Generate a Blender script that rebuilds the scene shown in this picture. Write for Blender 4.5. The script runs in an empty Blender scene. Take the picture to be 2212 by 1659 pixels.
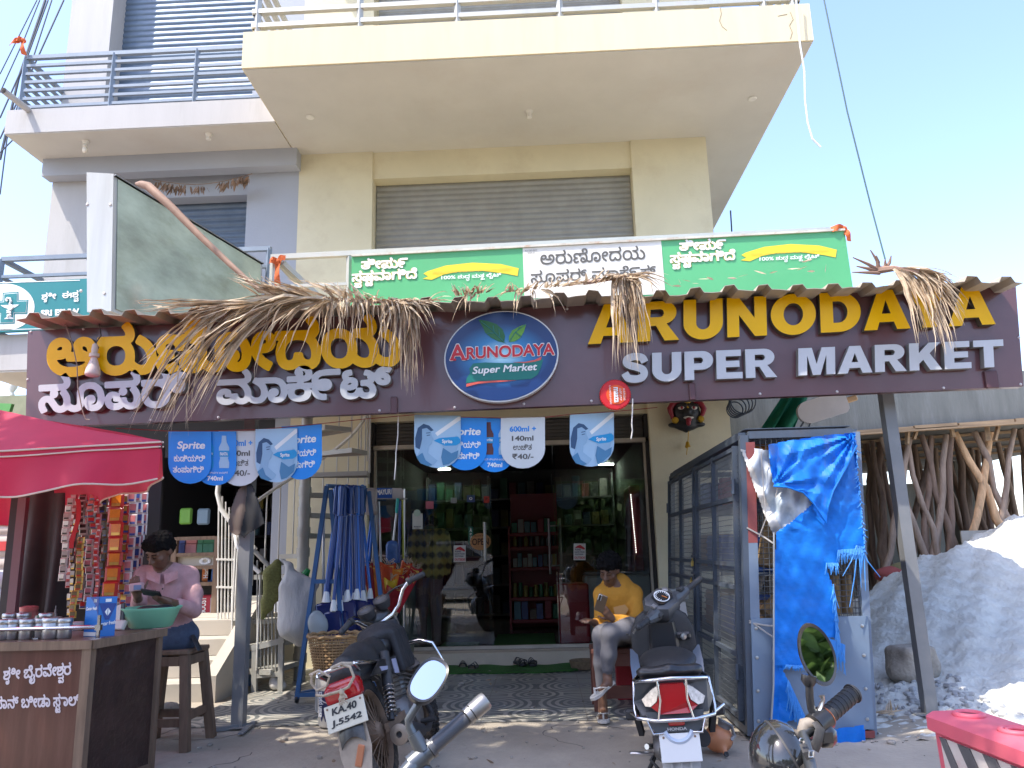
import bpy, math, random
import numpy as np
from mathutils import Vector, Matrix, Quaternion
random.seed(7); np.random.seed(7)
R_=math.radians; S=bpy.context.scene; COL=S.collection
V=Vector
# ---------------------------------------------------------------- camera
PW,PH,PF=2212.,1659.,1664.
def _n(v): v=np.array(v,float); return v/np.linalg.norm(v)
_ey=_n([70,355,PF]); _ez=_n([-206,-(PF**2+70*-206)/355,PF]); _ex=np.cross(_ey,_ez)
if _ex[0]<0: _ex=-_ex
CR=np.array([_ex,_ey,_ez]); CP=np.array([0,0,1.22])
def at(px,py,y=None,z=None,x=None):
    """a point of the place: the sight line of a photo pixel met with a plane at a known distance"""
    d=CR@np.array([px-PW/2,py-PH/2,PF])
    k=(y-CP[1])/d[1] if y is not None else ((z-CP[2])/d[2] if z is not None else (x-CP[0])/d[0])
    return V(CP+d*k)
cam=bpy.data.cameras.new('camera'); cam.sensor_fit='HORIZONTAL'; cam.sensor_width=36; cam.lens=36*PF/PW
cam.clip_start=.05; cam.clip_end=3000
co=bpy.data.objects.new('camera',cam); COL.objects.link(co)
m=Matrix.Identity(4)
for i in range(3):
    m[i][0]=CR[i][0]; m[i][1]=-CR[i][1]; m[i][2]=-CR[i][2]; m[i][3]=CP[i]
co.matrix_world=m; S.camera=co
# ---------------------------------------------------------------- light
SUN=V((.50,.335,-1)).normalized()
w=bpy.data.worlds.new('World'); S.world=w; w.use_nodes=True
nt=w.node_tree; bg=nt.nodes['Background']; sk=nt.nodes.new('ShaderNodeTexSky'); sk.sky_type='NISHITA'; sk.sun_disc=False
sk.sun_elevation=math.asin(-SUN.z); sk.sun_rotation=math.atan2(-SUN.x,-SUN.y)%(2*math.pi)
sk.air_density=1.0; sk.dust_density=1.4; sk.ozone_density=2.0
tn=nt.nodes.new('ShaderNodeMix'); tn.data_type='RGBA'; tn.blend_type='MULTIPLY'; tn.inputs[0].default_value=1; tn.inputs[7].default_value=(1.0,.955,1.0,1); nt.links.new(sk.outputs[0],tn.inputs[6]); nt.links.new(tn.outputs[2],bg.inputs[0]); bg.inputs[1].default_value=.15
sl=bpy.data.lights.new('sun','SUN'); sl.energy=2.1; sl.angle=R_(.5); sl.color=(1,.94,.84)
so=bpy.data.objects.new('sun',sl); COL.objects.link(so); so.rotation_mode='QUATERNION'; so.rotation_quaternion=SUN.to_track_quat('-Z','Y'); so.location=(-20,-20,40)
S.view_settings.view_transform='Standard'; S.view_settings.look='None'; S.view_settings.exposure=1.82; S.view_settings.gamma=1
S.cycles.max_bounces=8; S.cycles.transparent_max_bounces=16; S.cycles.use_denoising=True
S.cycles.caustics_reflective=False; S.cycles.caustics_refractive=False; S.cycles.sample_clamp_indirect=6
# ---------------------------------------------------------------- materials
MATS={}
def mat(name,col,rough=.6,metal=0,var=.12,scale=5,bump=0,bscale=60,dirt=None,dcol=(.25,.2,.15),dscale=3,spec=.5,emit=None,trans=0,coat=0,stretch=(1,1,1)):
    if name in MATS: return MATS[name]
    m=bpy.data.materials.new(name); m.use_nodes=True; n=m.node_tree; L=n.links.new; b=n.nodes['Principled BSDF']
    b.inputs['Roughness'].default_value=rough; b.inputs['Metallic'].default_value=metal; b.inputs['Specular IOR Level'].default_value=spec
    if coat: b.inputs['Coat Weight'].default_value=coat; b.inputs['Coat Roughness'].default_value=.08
    tc=n.nodes.new('ShaderNodeTexCoord'); mp=n.nodes.new('ShaderNodeMapping'); L(tc.outputs['Object'],mp.inputs[0]); mp.inputs['Scale'].default_value=stretch
    out=None
    if var>0:
        ns=n.nodes.new('ShaderNodeTexNoise'); ns.inputs['Scale'].default_value=scale; ns.inputs['Detail'].default_value=6; ns.inputs['Roughness'].default_value=.62
        L(mp.outputs[0],ns.inputs['Vector'])
        cr=n.nodes.new('ShaderNodeValToRGB'); L(ns.outputs[0],cr.inputs[0])
        cr.color_ramp.elements[0].position=.3; cr.color_ramp.elements[1].position=.7
        cr.color_ramp.elements[0].color=[max(0,c*(1-var)) for c in col]+[1]; cr.color_ramp.elements[1].color=[min(1,c*(1+var)) for c in col]+[1]
        out=cr.outputs[0]
    if dirt:
        nd=n.nodes.new('ShaderNodeTexNoise'); nd.inputs['Scale'].default_value=dscale; nd.inputs['Detail'].default_value=8; nd.inputs['Roughness'].default_value=.7
        L(mp.outputs[0],nd.inputs['Vector'])
        rp=n.nodes.new('ShaderNodeMapRange'); rp.inputs[1].default_value=.52; rp.inputs[2].default_value=.72; rp.inputs[4].default_value=dirt; L(nd.outputs[0],rp.inputs[0])
        mx=n.nodes.new('ShaderNodeMix'); mx.data_type='RGBA'; L(rp.outputs[0],mx.inputs[0])
        if out: L(out,mx.inputs[6])
        else: mx.inputs[6].default_value=(*col,1)
        mx.inputs[7].default_value=(*dcol,1); out=mx.outputs[2]
    if out: L(out,b.inputs['Base Color'])
    else: b.inputs['Base Color'].default_value=(*col,1)
    if bump:
        nb=n.nodes.new('ShaderNodeTexNoise'); nb.inputs['Scale'].default_value=bscale; nb.inputs['Detail'].default_value=5; L(mp.outputs[0],nb.inputs['Vector'])
        bp=n.nodes.new('ShaderNodeBump'); bp.inputs['Strength'].default_value=min(1,bump); bp.inputs['Distance'].default_value=.02; L(nb.outputs[0],bp.inputs['Height']); L(bp.outputs[0],b.inputs['Normal'])
    if emit: b.inputs['Emission Color'].default_value=(*emit[0],1); b.inputs['Emission Strength'].default_value=emit[1]
    if trans:
        tr=n.nodes.new('ShaderNodeBsdfTranslucent'); mx=n.nodes.new('ShaderNodeMixShader'); mx.inputs[0].default_value=trans
        if out: L(out,tr.inputs[0])
        else: tr.inputs[0].default_value=(*col,1)
        L(b.outputs[0],mx.inputs[1]); L(tr.outputs[0],mx.inputs[2]); L(mx.outputs[0],n.nodes['Material Output'].inputs[0])
    MATS[name]=m; return m
def glassmat(name,tint,refl=.12):
    m=bpy.data.materials.new(name); m.use_nodes=True; n=m.node_tree; L=n.links.new
    n.nodes.remove(n.nodes['Principled BSDF'])
    t=n.nodes.new('ShaderNodeBsdfTransparent'); t.inputs[0].default_value=(*tint,1)
    g=n.nodes.new('ShaderNodeBsdfGlossy'); g.inputs['Roughness'].default_value=0.0; g.inputs[0].default_value=(1,1,1,1)
    lw=n.nodes.new('ShaderNodeFresnel'); lw.inputs[0].default_value=1.5
    ad=n.nodes.new('ShaderNodeMath'); ad.operation='ADD'; ad.use_clamp=True; ad.inputs[1].default_value=refl; L(lw.outputs[0],ad.inputs[0])
    mx=n.nodes.new('ShaderNodeMixShader'); L(ad.outputs[0],mx.inputs[0]); L(t.outputs[0],mx.inputs[1]); L(g.outputs[0],mx.inputs[2]); L(mx.outputs[0],n.nodes['Material Output'].inputs[0])
    MATS[name]=m; return m
def flat(name,col,rough=.55,**k): return mat(name,col,rough,var=k.pop('var',0.04),**k)
# ---------------------------------------------------------------- mesh building
class MB:
    def __init__(s): s.v=[]; s.f=[]; s.m=[]; s.cur=0
    def add(s,vs,fs):
        o=len(s.v); s.v+=[tuple(p) for p in vs]
        for f in fs: s.f.append(tuple(i+o for i in f)); s.m.append(s.cur)
        return s
    def box(s,x0,x1,y0,y1,z0,z1,M=None):
        vs=[V((x,y,z)) for x in (x0,x1) for y in (y0,y1) for z in (z0,z1)]
        if M is not None: vs=[M@p for p in vs]
        return s.add(vs,[(0,1,3,2),(4,6,7,5),(0,4,5,1),(2,3,7,6),(0,2,6,4),(1,5,7,3)])
    def cb(s,c,d,M=None):
        """box from centre and size, optionally turned by a 3x3"""
        c=V(c); T=Matrix.Translation(c)@(M.to_4x4() if M is not None else Matrix.Identity(4))
        return s.box(-d[0]/2,d[0]/2,-d[1]/2,d[1]/2,-d[2]/2,d[2]/2,T)
    def rbox(s,c,d,r=.01,M=None):
        """box with chamfered edges"""
        c=V(c); M=M if M is not None else Matrix.Identity(3); a,b,h=[q/2 for q in d]; r=min(r,a*.9,b*.9,h*.9)
        P=[];idx={}
        for sx in(-1,1):
            for sy in(-1,1):
                for sz in(-1,1):
                    for k,p in enumerate(((a,b-r,h-r),(a-r,b,h-r),(a-r,b-r,h))):
                        idx[sx,sy,sz,k]=len(P); P.append(c+M@V((sx*p[0],sy*p[1],sz*p[2])))
        F=[]
        for k in range(3):
            o=[i for i in range(3) if i!=k]
            for sg in(-1,1):
                q=[]
                for u,v in((-1,-1),(1,-1),(1,1),(-1,1)):
                    t=[0,0,0]; t[k]=sg; t[o[0]]=u; t[o[1]]=v; q.append(idx[t[0],t[1],t[2],k])
                F.append(q)
        for k in range(3):
            o=[i for i in range(3) if i!=k]
            for u in(-1,1):
                for v in(-1,1):
                    q=[]
                    for e,kk in((-1,o[0]),(1,o[0]),(1,o[1]),(-1,o[1])):
                        t=[0,0,0]; t[k]=e; t[o[0]]=u; t[o[1]]=v; q.append(idx[t[0],t[1],t[2],kk])
                    F.append(q)
        for sx in(-1,1):
            for sy in(-1,1):
                for sz in(-1,1): F.append([idx[sx,sy,sz,k] for k in range(3)])
        return s.add(P,F)
    def tube(s,pts,r,n=8,caps=True,closed=False,flat=1.0):
        pts=[V(p) for p in pts]; N=len(pts); rs=[r]*N if not hasattr(r,'__len__') else list(r)
        vs=[]; up=None
        for i,p in enumerate(pts):
            a=pts[(i-1)%N] if (i or closed) else p; b=pts[(i+1)%N] if (i<N-1 or closed) else p
            t=(b-a); t=t.normalized() if t.length>1e-9 else V((0,0,1))
            if up is None: up=V((0,0,1)) if abs(t.z)<.9 else V((1,0,0))
            x=up.cross(t); x=x.normalized() if x.length>1e-6 else t.orthogonal().normalized(); up=t.cross(x).normalized()
            for k in range(n):
                an=2*math.pi*k/n; vs.append(p+(x*math.cos(an)+up*math.sin(an)*flat)*rs[i])
        fs=[]; M=N if closed else N-1
        for i in range(M):
            j=(i+1)%N
            for k in range(n): fs.append((i*n+k,i*n+(k+1)%n,j*n+(k+1)%n,j*n+k))
        if caps and not closed: fs.append(tuple(range(n))[::-1]); fs.append(tuple((N-1)*n+k for k in range(n)))
        return s.add(vs,fs)
    def bar(s,p,q,w,h=None,up=(0,0,1)):
        p,q=V(p),V(q); h=h or w; t=(q-p).normalized(); u=V(up)
        x=u.cross(t); x=x.normalized() if x.length>1e-4 else t.orthogonal().normalized(); u=t.cross(x)
        vs=[c+x*a*w/2+u*b*h/2 for c in(p,q) for a,b in((-1,-1),(1,-1),(1,1),(-1,1))]
        return s.add(vs,[(3,2,1,0),(4,5,6,7),(0,1,5,4),(1,2,6,5),(2,3,7,6),(3,0,4,7)])
    def lathe(s,prof,c=(0,0,0),n=20,M=None,sx=1,sy=1):
        c=V(c); vs=[]
        for r,z in prof:
            for k in range(n):
                a=2*math.pi*k/n; p=V((r*math.cos(a)*sx,r*math.sin(a)*sy,z)); vs.append(c+(M@p if M is not None else p))
        fs=[(i*n+k,i*n+(k+1)%n,(i+1)*n+(k+1)%n,(i+1)*n+k) for i in range(len(prof)-1) for k in range(n)]
        if prof[0][0]>1e-6: fs.append(tuple(range(n))[::-1])
        if prof[-1][0]>1e-6: fs.append(tuple((len(prof)-1)*n+k for k in range(n)))
        return s.add(vs,fs)
    def prism(s,poly,vec):
        poly=[V(p) for p in poly]; n=len(poly); vec=V(vec)
        return s.add(poly+[p+vec for p in poly],[tuple(range(n)),tuple(range(2*n-1,n-1,-1))]+[(i,n+i,n+(i+1)%n,(i+1)%n) for i in range(n)])
    def poly(s,pts): return s.add(pts,[tuple(range(len(pts)))])
    def ell(s,c,r,n=14,m=9,M=None):
        prof=[(math.sin(math.pi*i/m),-math.cos(math.pi*i/m)) for i in range(m+1)]
        c=V(c); vs=[];
        for a,z in prof:
            for k in range(n):
                t=2*math.pi*k/n; p=V((a*math.cos(t)*r[0],a*math.sin(t)*r[1],z*r[2])); vs.append(c+(M@p if M is not None else p))
        return s.add(vs,[(i*n+k,i*n+(k+1)%n,(i+1)*n+(k+1)%n,(i+1)*n+k) for i in range(m) for k in range(n)])
    def torus(s,c,R,r,n=28,m=8,M=None,arc=(0,2*math.pi)):
        c=V(c); full=arc[1]-arc[0]>6.28; pts=[]
        for k in range(n+(0 if full else 1)):
            a=arc[0]+(arc[1]-arc[0])*k/n; p=V((R*math.cos(a),R*math.sin(a),0)); pts.append(c+(M@p if M is not None else p))
        return s.tube(pts,r,m,closed=full)
    def sheet(s,fn,nu,nv,th=0.0,wrap=False):
        vs=[V(fn(i/nu,j/nv)) for i in range(nu+1) for j in range(nv+1)]
        fs=[(i*(nv+1)+j,(i+1)*(nv+1)+j,(i+1)*(nv+1)+j+1,i*(nv+1)+j+1) for i in range(nu) for j in range(nv)]
        if not th: return s.add(vs,fs)
        nm=[V((0,0,0)) for _ in vs]
        for f in fs:
            q=(vs[f[2]]-vs[f[0]]).cross(vs[f[3]]-vs[f[1]])
            for i in f: nm[i]+=q
        n=len(vs); lo=[p-(q.normalized() if q.length>1e-12 else V((0,0,1)))*th for p,q in zip(vs,nm)]
        b=[(i*(nv+1)) for i in range(nu+1)]+[nu*(nv+1)+j for j in range(1,nv+1)]+[i*(nv+1)+nv for i in range(nu-1,-1,-1)]+[j for j in range(nv-1,0,-1)]
        F=fs+[tuple(i+n for i in f[::-1]) for f in fs]+[(b[i],b[i]+n,b[(i+1)%len(b)]+n,b[(i+1)%len(b)]) for i in range(len(b))]
        return s.add(vs+lo,F)
    def build(s,name,mats,parent=None,smooth=False,local=False):
        return link(name,s.v,s.f,s.m,mats,parent,smooth,local)
def wloc(o):
    p=V((0,0,0))
    while o: p=p+o.location; o=o.parent
    return p
def link(name,v,f,mi,mats,parent=None,smooth=False,local=False):
    if not isinstance(mats,(list,tuple)): mats=[mats]
    off=V((0,0,0))
    if parent is None and v:
        a=np.array(v); lo,hi=a.min(0),a.max(0); off=V(((lo[0]+hi[0])/2,(lo[1]+hi[1])/2,lo[2])); v=[tuple(V(p)-off) for p in v]
    me=bpy.data.meshes.new(name); me.from_pydata([tuple(p) for p in v],[],f)
    for q in mats: me.materials.append(q)
    if len(mats)>1: me.polygons.foreach_set('material_index',mi)
    me.validate(); me.update()
    import bmesh as _b
    bm=_b.new(); bm.from_mesh(me); _b.ops.recalc_face_normals(bm,faces=bm.faces); bm.to_mesh(me); bm.free()
    if smooth:
        me.polygons.foreach_set('use_smooth',[True]*len(me.polygons))
        try: me.set_sharp_from_angle(angle=R_(smooth if smooth>1 else 40))
        except Exception: pass
    o=bpy.data.objects.new(name,me); COL.objects.link(o)
    if parent is None: o.location=off
    else:
        o.parent=parent
        if not local: o.location=-wloc(parent)
    return o
def tag(o,label,cat,group=None,kind=None):
    o['label']=label; o['category']=cat
    if group: o['group']=group
    if kind: o['kind']=kind
    return o
def thing(name,label,cat,loc,group=None,rot=None):
    o=bpy.data.objects.new(name,None); COL.objects.link(o); o.location=loc; o.empty_display_size=.1
    if rot is not None: o.rotation_euler=rot
    return tag(o,label,cat,group)
def struct(o): o['kind']='structure'; return o
def copy_tree(o,parent=None):
    c=o.copy(); COL.objects.link(c)
    if parent: c.parent=parent
    for ch in list(o.children): copy_tree(ch,c)
    return c
def beam1(name,p,q,w,h,m,parent=None): return MB().bar(p,q,w,h).build(name,m,parent)
# ---------------------------------------------------------------- lettering
from mathutils.geometry import tessellate_polygon
_TX={}
def _outline(body):
    """outlines of a run in the built-in font as closed point loops"""
    if body in _TX: return _TX[body]
    c=bpy.data.curves.new('tmp','FONT'); c.body=body; c.size=1
    o=bpy.data.objects.new('tmp',c); cu=o.to_curve(bpy.context.evaluated_depsgraph_get()); out=[]
    for s in cu.splines:
        P=[(np.array(p.co[:2]),np.array(p.handle_left[:2]),np.array(p.handle_right[:2])) for p in s.bezier_points]
        if len(P)<2: continue
        pl=[]
        for i in range(len(P)):
            a,b=P[i],P[(i+1)%len(P)]; st=abs(np.linalg.norm(a[2]-a[0])+np.linalg.norm(b[1]-b[0]))
            for t in ((0,.2,.4,.6,.8) if st>1e-4 else (0,)):
                u=1-t; pl.append(u**3*a[0]+3*u*u*t*a[2]+3*u*t*t*b[1]+t**3*b[0])
        out.append(np.array(pl))
    o.to_curve_clear(); bpy.data.objects.remove(o); bpy.data.curves.remove(c)
    _TX[body]=out; return out
def layout(body):
    """runs split by '|'; a run starting with '_' hangs small below the run before it"""
    out=[]; x=0; last=(0,0)
    for run in body.split('|'):
        if run=='': continue
        if run[0]=='_':
            g=_outline(run[1:]); A=np.concatenate(g); lo,hi=A.min(0),A.max(0); k=.6; cx=(last[0]+last[1])/2+(last[1]-last[0])*.12
            out+=[(q-np.array([(lo[0]+hi[0])/2,hi[1]]))*k+np.array([cx,-.03]) for q in g]
        else:
            x+=.28*(len(run)-len(run.lstrip(' '))); g=_outline(run.strip(' '))
            if not g: continue
            A=np.concatenate(g); lo,hi=A.min(0),A.max(0); out+=[q+np.array([x-lo[0],0]) for q in g]
            last=(x,x+hi[0]-lo[0]); x=last[1]+.05+.28*(len(run)-len(run.rstrip(' ')))
    return out
_SH={}
def shape(body,off):
    """union of the run's strokes thickened by off, as clean contour loops and triangles"""
    key=(body,round(off,4))
    if key in _SH: return _SH[key]
    L=layout(body)
    if not L: _SH[key]=None; return None
    A=np.concatenate(L); m=off+.05; lo=A.min(0)-m; hi=A.max(0)+m; h=.016 if (hi[0]-lo[0])<9 else .024
    n=np.ceil((hi-lo)/h).astype(int)+1; X=lo[0]+h*np.arange(n[0]); Y=lo[1]+h*np.arange(n[1])
    D=np.full(n,9.); Wn=np.zeros(n,int)
    for q in L:
        q2=np.roll(q,-1,0)
        for a,b in zip(q,q2):
            d=b-a; r=m
            i0=max(0,int((min(a[0],b[0])-r-lo[0])/h)); i1=int((max(a[0],b[0])+r-lo[0])/h)+2; j0=max(0,int((min(a[1],b[1])-r-lo[1])/h)); j1=int((max(a[1],b[1])+r-lo[1])/h)+2
            gx=X[i0:i1,None]; gy=Y[None,j0:j1]; t=np.clip(((gx-a[0])*d[0]+(gy-a[1])*d[1])/max(d@d,1e-12),0,1)
            D[i0:i1,j0:j1]=np.minimum(D[i0:i1,j0:j1],np.hypot(gx-a[0]-t*d[0],gy-a[1]-t*d[1]))
            if a[1]!=b[1]:
                s,e=(a,b) if a[1]<b[1] else (b,a); k0,k1=np.searchsorted(Y,s[1]),np.searchsorted(Y,e[1])
                if k1>k0:
                    xc=s[0]+(Y[k0:k1]-s[1])*(e[0]-s[0])/(e[1]-s[1]); Wn[:,k0:k1]+=(X[:,None]<xc[None,:])*(1 if a[1]<b[1] else -1)
    F=np.where(Wn!=0,-D,D)-off; F[np.abs(F)<1e-7]=1e-7; I=F<0
    seg={}
    c=I[:-1,:-1]*1+I[1:,:-1]*2+I[1:,1:]*4+I[:-1,1:]*8
    T={1:[(3,0)],2:[(0,1)],3:[(3,1)],4:[(1,2)],5:[(3,2),(1,0)],6:[(0,2)],7:[(3,2)],8:[(2,3)],9:[(2,0)],10:[(0,3),(2,1)],11:[(2,1)],12:[(1,3)],13:[(1,0)],14:[(0,3)]}
    def eid(i,j,e): return ((i,j,0),(i+1,j,1),(i,j+1,0),(i,j,1))[e]
    for i,j in np.argwhere((c>0)&(c<15)):
        for a,b in T[int(c[i,j])]: seg[eid(i,j,a)]=eid(i,j,b)
    def pt(e):
        i,j,v=e; k=(i,j+1) if v else (i+1,j); a,b=F[i,j],F[k]; t=a/(a-b)
        return (X[i]+(0 if v else h*t),Y[j]+(h*t if v else 0))
    loops=[]
    while seg:
        s,e=seg.popitem(); lp=[s]
        while e!=s and e in seg: lp.append(e); e=seg.pop(e)
        P=[pt(q) for q in lp]
        if len(P)<6: continue
        K=[P[0]]
        for i in range(1,len(P)-1):
            a,b,d=K[-1],P[i],P[i+1]; ar=abs((b[0]-a[0])*(d[1]-a[1])-(b[1]-a[1])*(d[0]-a[0])); ln=math.hypot(d[0]-a[0],d[1]-a[1])
            if ar/max(ln,1e-6)>.0016 or math.hypot(b[0]-a[0],b[1]-a[1])>.25: K.append(b)
        K.append(P[-1])
        if len(K)>=3: loops.append(K)
    def area(l): return sum(l[i-1][0]*l[i][1]-l[i][0]*l[i-1][1] for i in range(len(l)))/2
    def inside(p,l):
        r=False
        for i in range(len(l)):
            (xa,ya),(xb,yb)=l[i-1],l[i]
            if (ya>p[1])!=(yb>p[1]) and p[0]<(xb-xa)*(p[1]-ya)/(yb-ya)+xa: r=not r
        return r
    ar=[area(l) for l in loops]; big=max(range(len(ar)),key=lambda i:abs(ar[i])) if ar else 0
    outs=[i for i in range(len(ar)) if ar[i]*ar[big]>0 and abs(ar[i])>2e-4]; own={i:[i] for i in outs}
    for i in range(len(ar)):
        if ar[i]*ar[big]<0:
            c=[o for o in outs if inside(loops[i][0],loops[o])]
            if c: own[min(c,key=lambda o:abs(ar[o]))].append(i)
    tri=[]; keep=[]
    for g in own.values():
        o=sum(len(l) for l in keep); ls=[loops[i] for i in g]; keep+=ls
        tri+=[tuple(k+o for k in t) for t in tessellate_polygon([[V((x,y,0)) for x,y in l] for l in ls])]
    loops=keep
    _SH[key]=(loops,tri); return _SH[key]
def _put(mb,loops,tri,p,ux,uy,n,x0,x1,y0,y1,lift,ext,shear,mi,rim):
    vs=[]; ed=[]
    for l in loops:
        o=len(vs); vs+=l; ed+=[(o+i,o+(i+1)%len(l)) for i in range(len(l))]
    fr=[p+ux*((a-x0)/(x1-x0)+shear*(b-y0)/(y1-y0))+uy*((b-y0)/(y1-y0)) for a,b in vs]; nv=len(vs)
    mb.cur=mi; mb.add([q+n*(lift+ext) for q in fr],[tuple(t) for t in tri])
    if ext:
        mb.cur=mi if rim is None else rim
        mb.add([q+n*(lift+ext) for q in fr]+[q+n*lift*.5 for q in fr],[(a,b,b+nv,a+nv) for a,b in ed])
    mb.cur=0
def text(mb,body,p,ux,uy,n,ext=0.0,bold=0.0,lift=.002,shear=0,rim=None,mi=0):
    """lettering whose bounding box starts at p and spans ux by uy; n is the way it faces"""
    r=shape(body,bold)
    if not r or not r[0]: return mb
    A=np.array([q for l in r[0] for q in l]); lo,hi=A.min(0),A.max(0)
    _put(mb,r[0],r[1],V(p),V(ux),V(uy),V(n).normalized(),lo[0],hi[0],lo[1],hi[1],lift,ext,shear,mi,rim)
    return mb
# heavy block capitals for the large sign, drawn outline by outline
def _arc(cx,cy,rx,ry,a0,a1,n=12): return [(cx+rx*math.cos(R_(a0+(a1-a0)*i/n)),cy+ry*math.sin(R_(a0+(a1-a0)*i/n))) for i in range(n+1)]
def _stroke(pts,w):
    P=[np.array(p) for p in pts]; C=[]
    for i in range(len(P)-1):
        a,b,c,d=P[max(i-1,0)],P[i],P[i+1],P[min(i+2,len(P)-1)]
        for k in range(8):
            t=k/8; C.append(.5*((2*b)+(c-a)*t+(2*a-5*b+4*c-d)*t*t+(-a+3*b-3*c+d)*t**3))
    C.append(P[-1]); Lf=[];Rt=[]
    for i in range(len(C)):
        t=C[min(i+1,len(C)-1)]-C[max(i-1,0)]; t=t/np.linalg.norm(t); nn=np.array([-t[1],t[0]])*w; Lf.append(tuple(C[i]+nn)); Rt.append(tuple(C[i]-nn))
    return Lf+Rt[::-1]
CAPS={'A':(1.18,[[(0,0),(.40,1),(.78,1),(1.18,0),(.84,0),(.77,.19),(.40,.19),(.335,0)],[(.47,.40),(.70,.40),(.587,.74)]]),
'R':(1.08,[[(0,0),(0,1)]+_arc(.66,.71,.35,.29,90,-75)+[(1.08,0),(.70,0),(.48,.38),(.33,.38),(.33,0)],[(.33,.60),(.33,.80)]+_arc(.58,.70,.1,.1,90,-90,8)]),
'U':(1.02,[[(0,1),(.33,1)]+_arc(.51,.40,.18,.17,180,360)+[(.69,1),(1.02,1)]+_arc(.51,.40,.51,.42,360,180,20)]),
'N':(1.02,[[(0,0),(0,1),(.31,1),(.71,.46),(.71,1),(1.02,1),(1.02,0),(.71,0),(.31,.55),(.31,0)]]),
'O':(1.16,[_arc(.58,.5,.58,.52,0,351,40),_arc(.58,.5,.25,.28,0,351,30)]),
'D':(1.04,[[(0,0),(0,1)]+_arc(.48,.5,.56,.5,90,-90,20),[(.33,.23),(.33,.77)]+_arc(.46,.5,.24,.27,90,-90,14)]),
'Y':(1.15,[[(.40,0),(.40,.40),(0,1),(.38,1),(.575,.64),(.77,1),(1.15,1),(.75,.40),(.75,0)]]),
'S':(.98,[_stroke([(.83,.68),(.74,.84),(.49,.895),(.24,.83),(.19,.70),(.30,.60),(.52,.53),(.74,.44),(.81,.29),(.72,.15),(.48,.105),(.24,.16),(.13,.33)],.13)]),
'P':(1.0,[[(0,0),(0,1)]+_arc(.62,.675,.38,.325,90,-90,14)+[(.33,.35),(.33,0)],[(.33,.57),(.33,.78)]+_arc(.54,.675,.11,.105,90,-90,8)]),
'E':(.90,[[(0,0),(0,1),(.86,1),(.86,.78),(.33,.78),(.33,.62),(.80,.62),(.80,.40),(.33,.40),(.33,.22),(.90,.22),(.90,0)]]),
'M':(1.26,[[(0,0),(0,1),(.46,1),(.63,.40),(.80,1),(1.26,1),(1.26,0),(.96,0),(.96,.72),(.76,0),(.50,0),(.30,.72),(.30,0)]]),
'K':(1.10,[[(0,0),(0,1),(.33,1),(.33,.63),(.66,1),(1.06,1),(.69,.61),(1.10,0),(.70,0),(.47,.38),(.33,.24),(.33,0)]]),
'T':(1.02,[[(.345,0),(.345,.76),(0,.76),(0,1),(1.02,1),(1.02,.76),(.675,.76),(.675,0)]])}
def caps(mb,word,p,ux,uy,n,ext,lift=.004,gap=.11,tight={}):
    x=0; pl=[]
    for i,ch in enumerate(word):
        pl.append(x); x+=CAPS[ch][0]+gap+tight.get(word[i:i+2],0)
    W_=x-gap
    for ch,x in zip(word,pl):
        lp=[[(a+x,b) for a,b in l] for l in CAPS[ch][1]]
        _put(mb,lp,tessellate_polygon([[V((a,b,0)) for a,b in l] for l in lp]),V(p),V(ux),V(uy),V(n),0,W_,0,1,lift,ext,0,0,1)
    return mb
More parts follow.
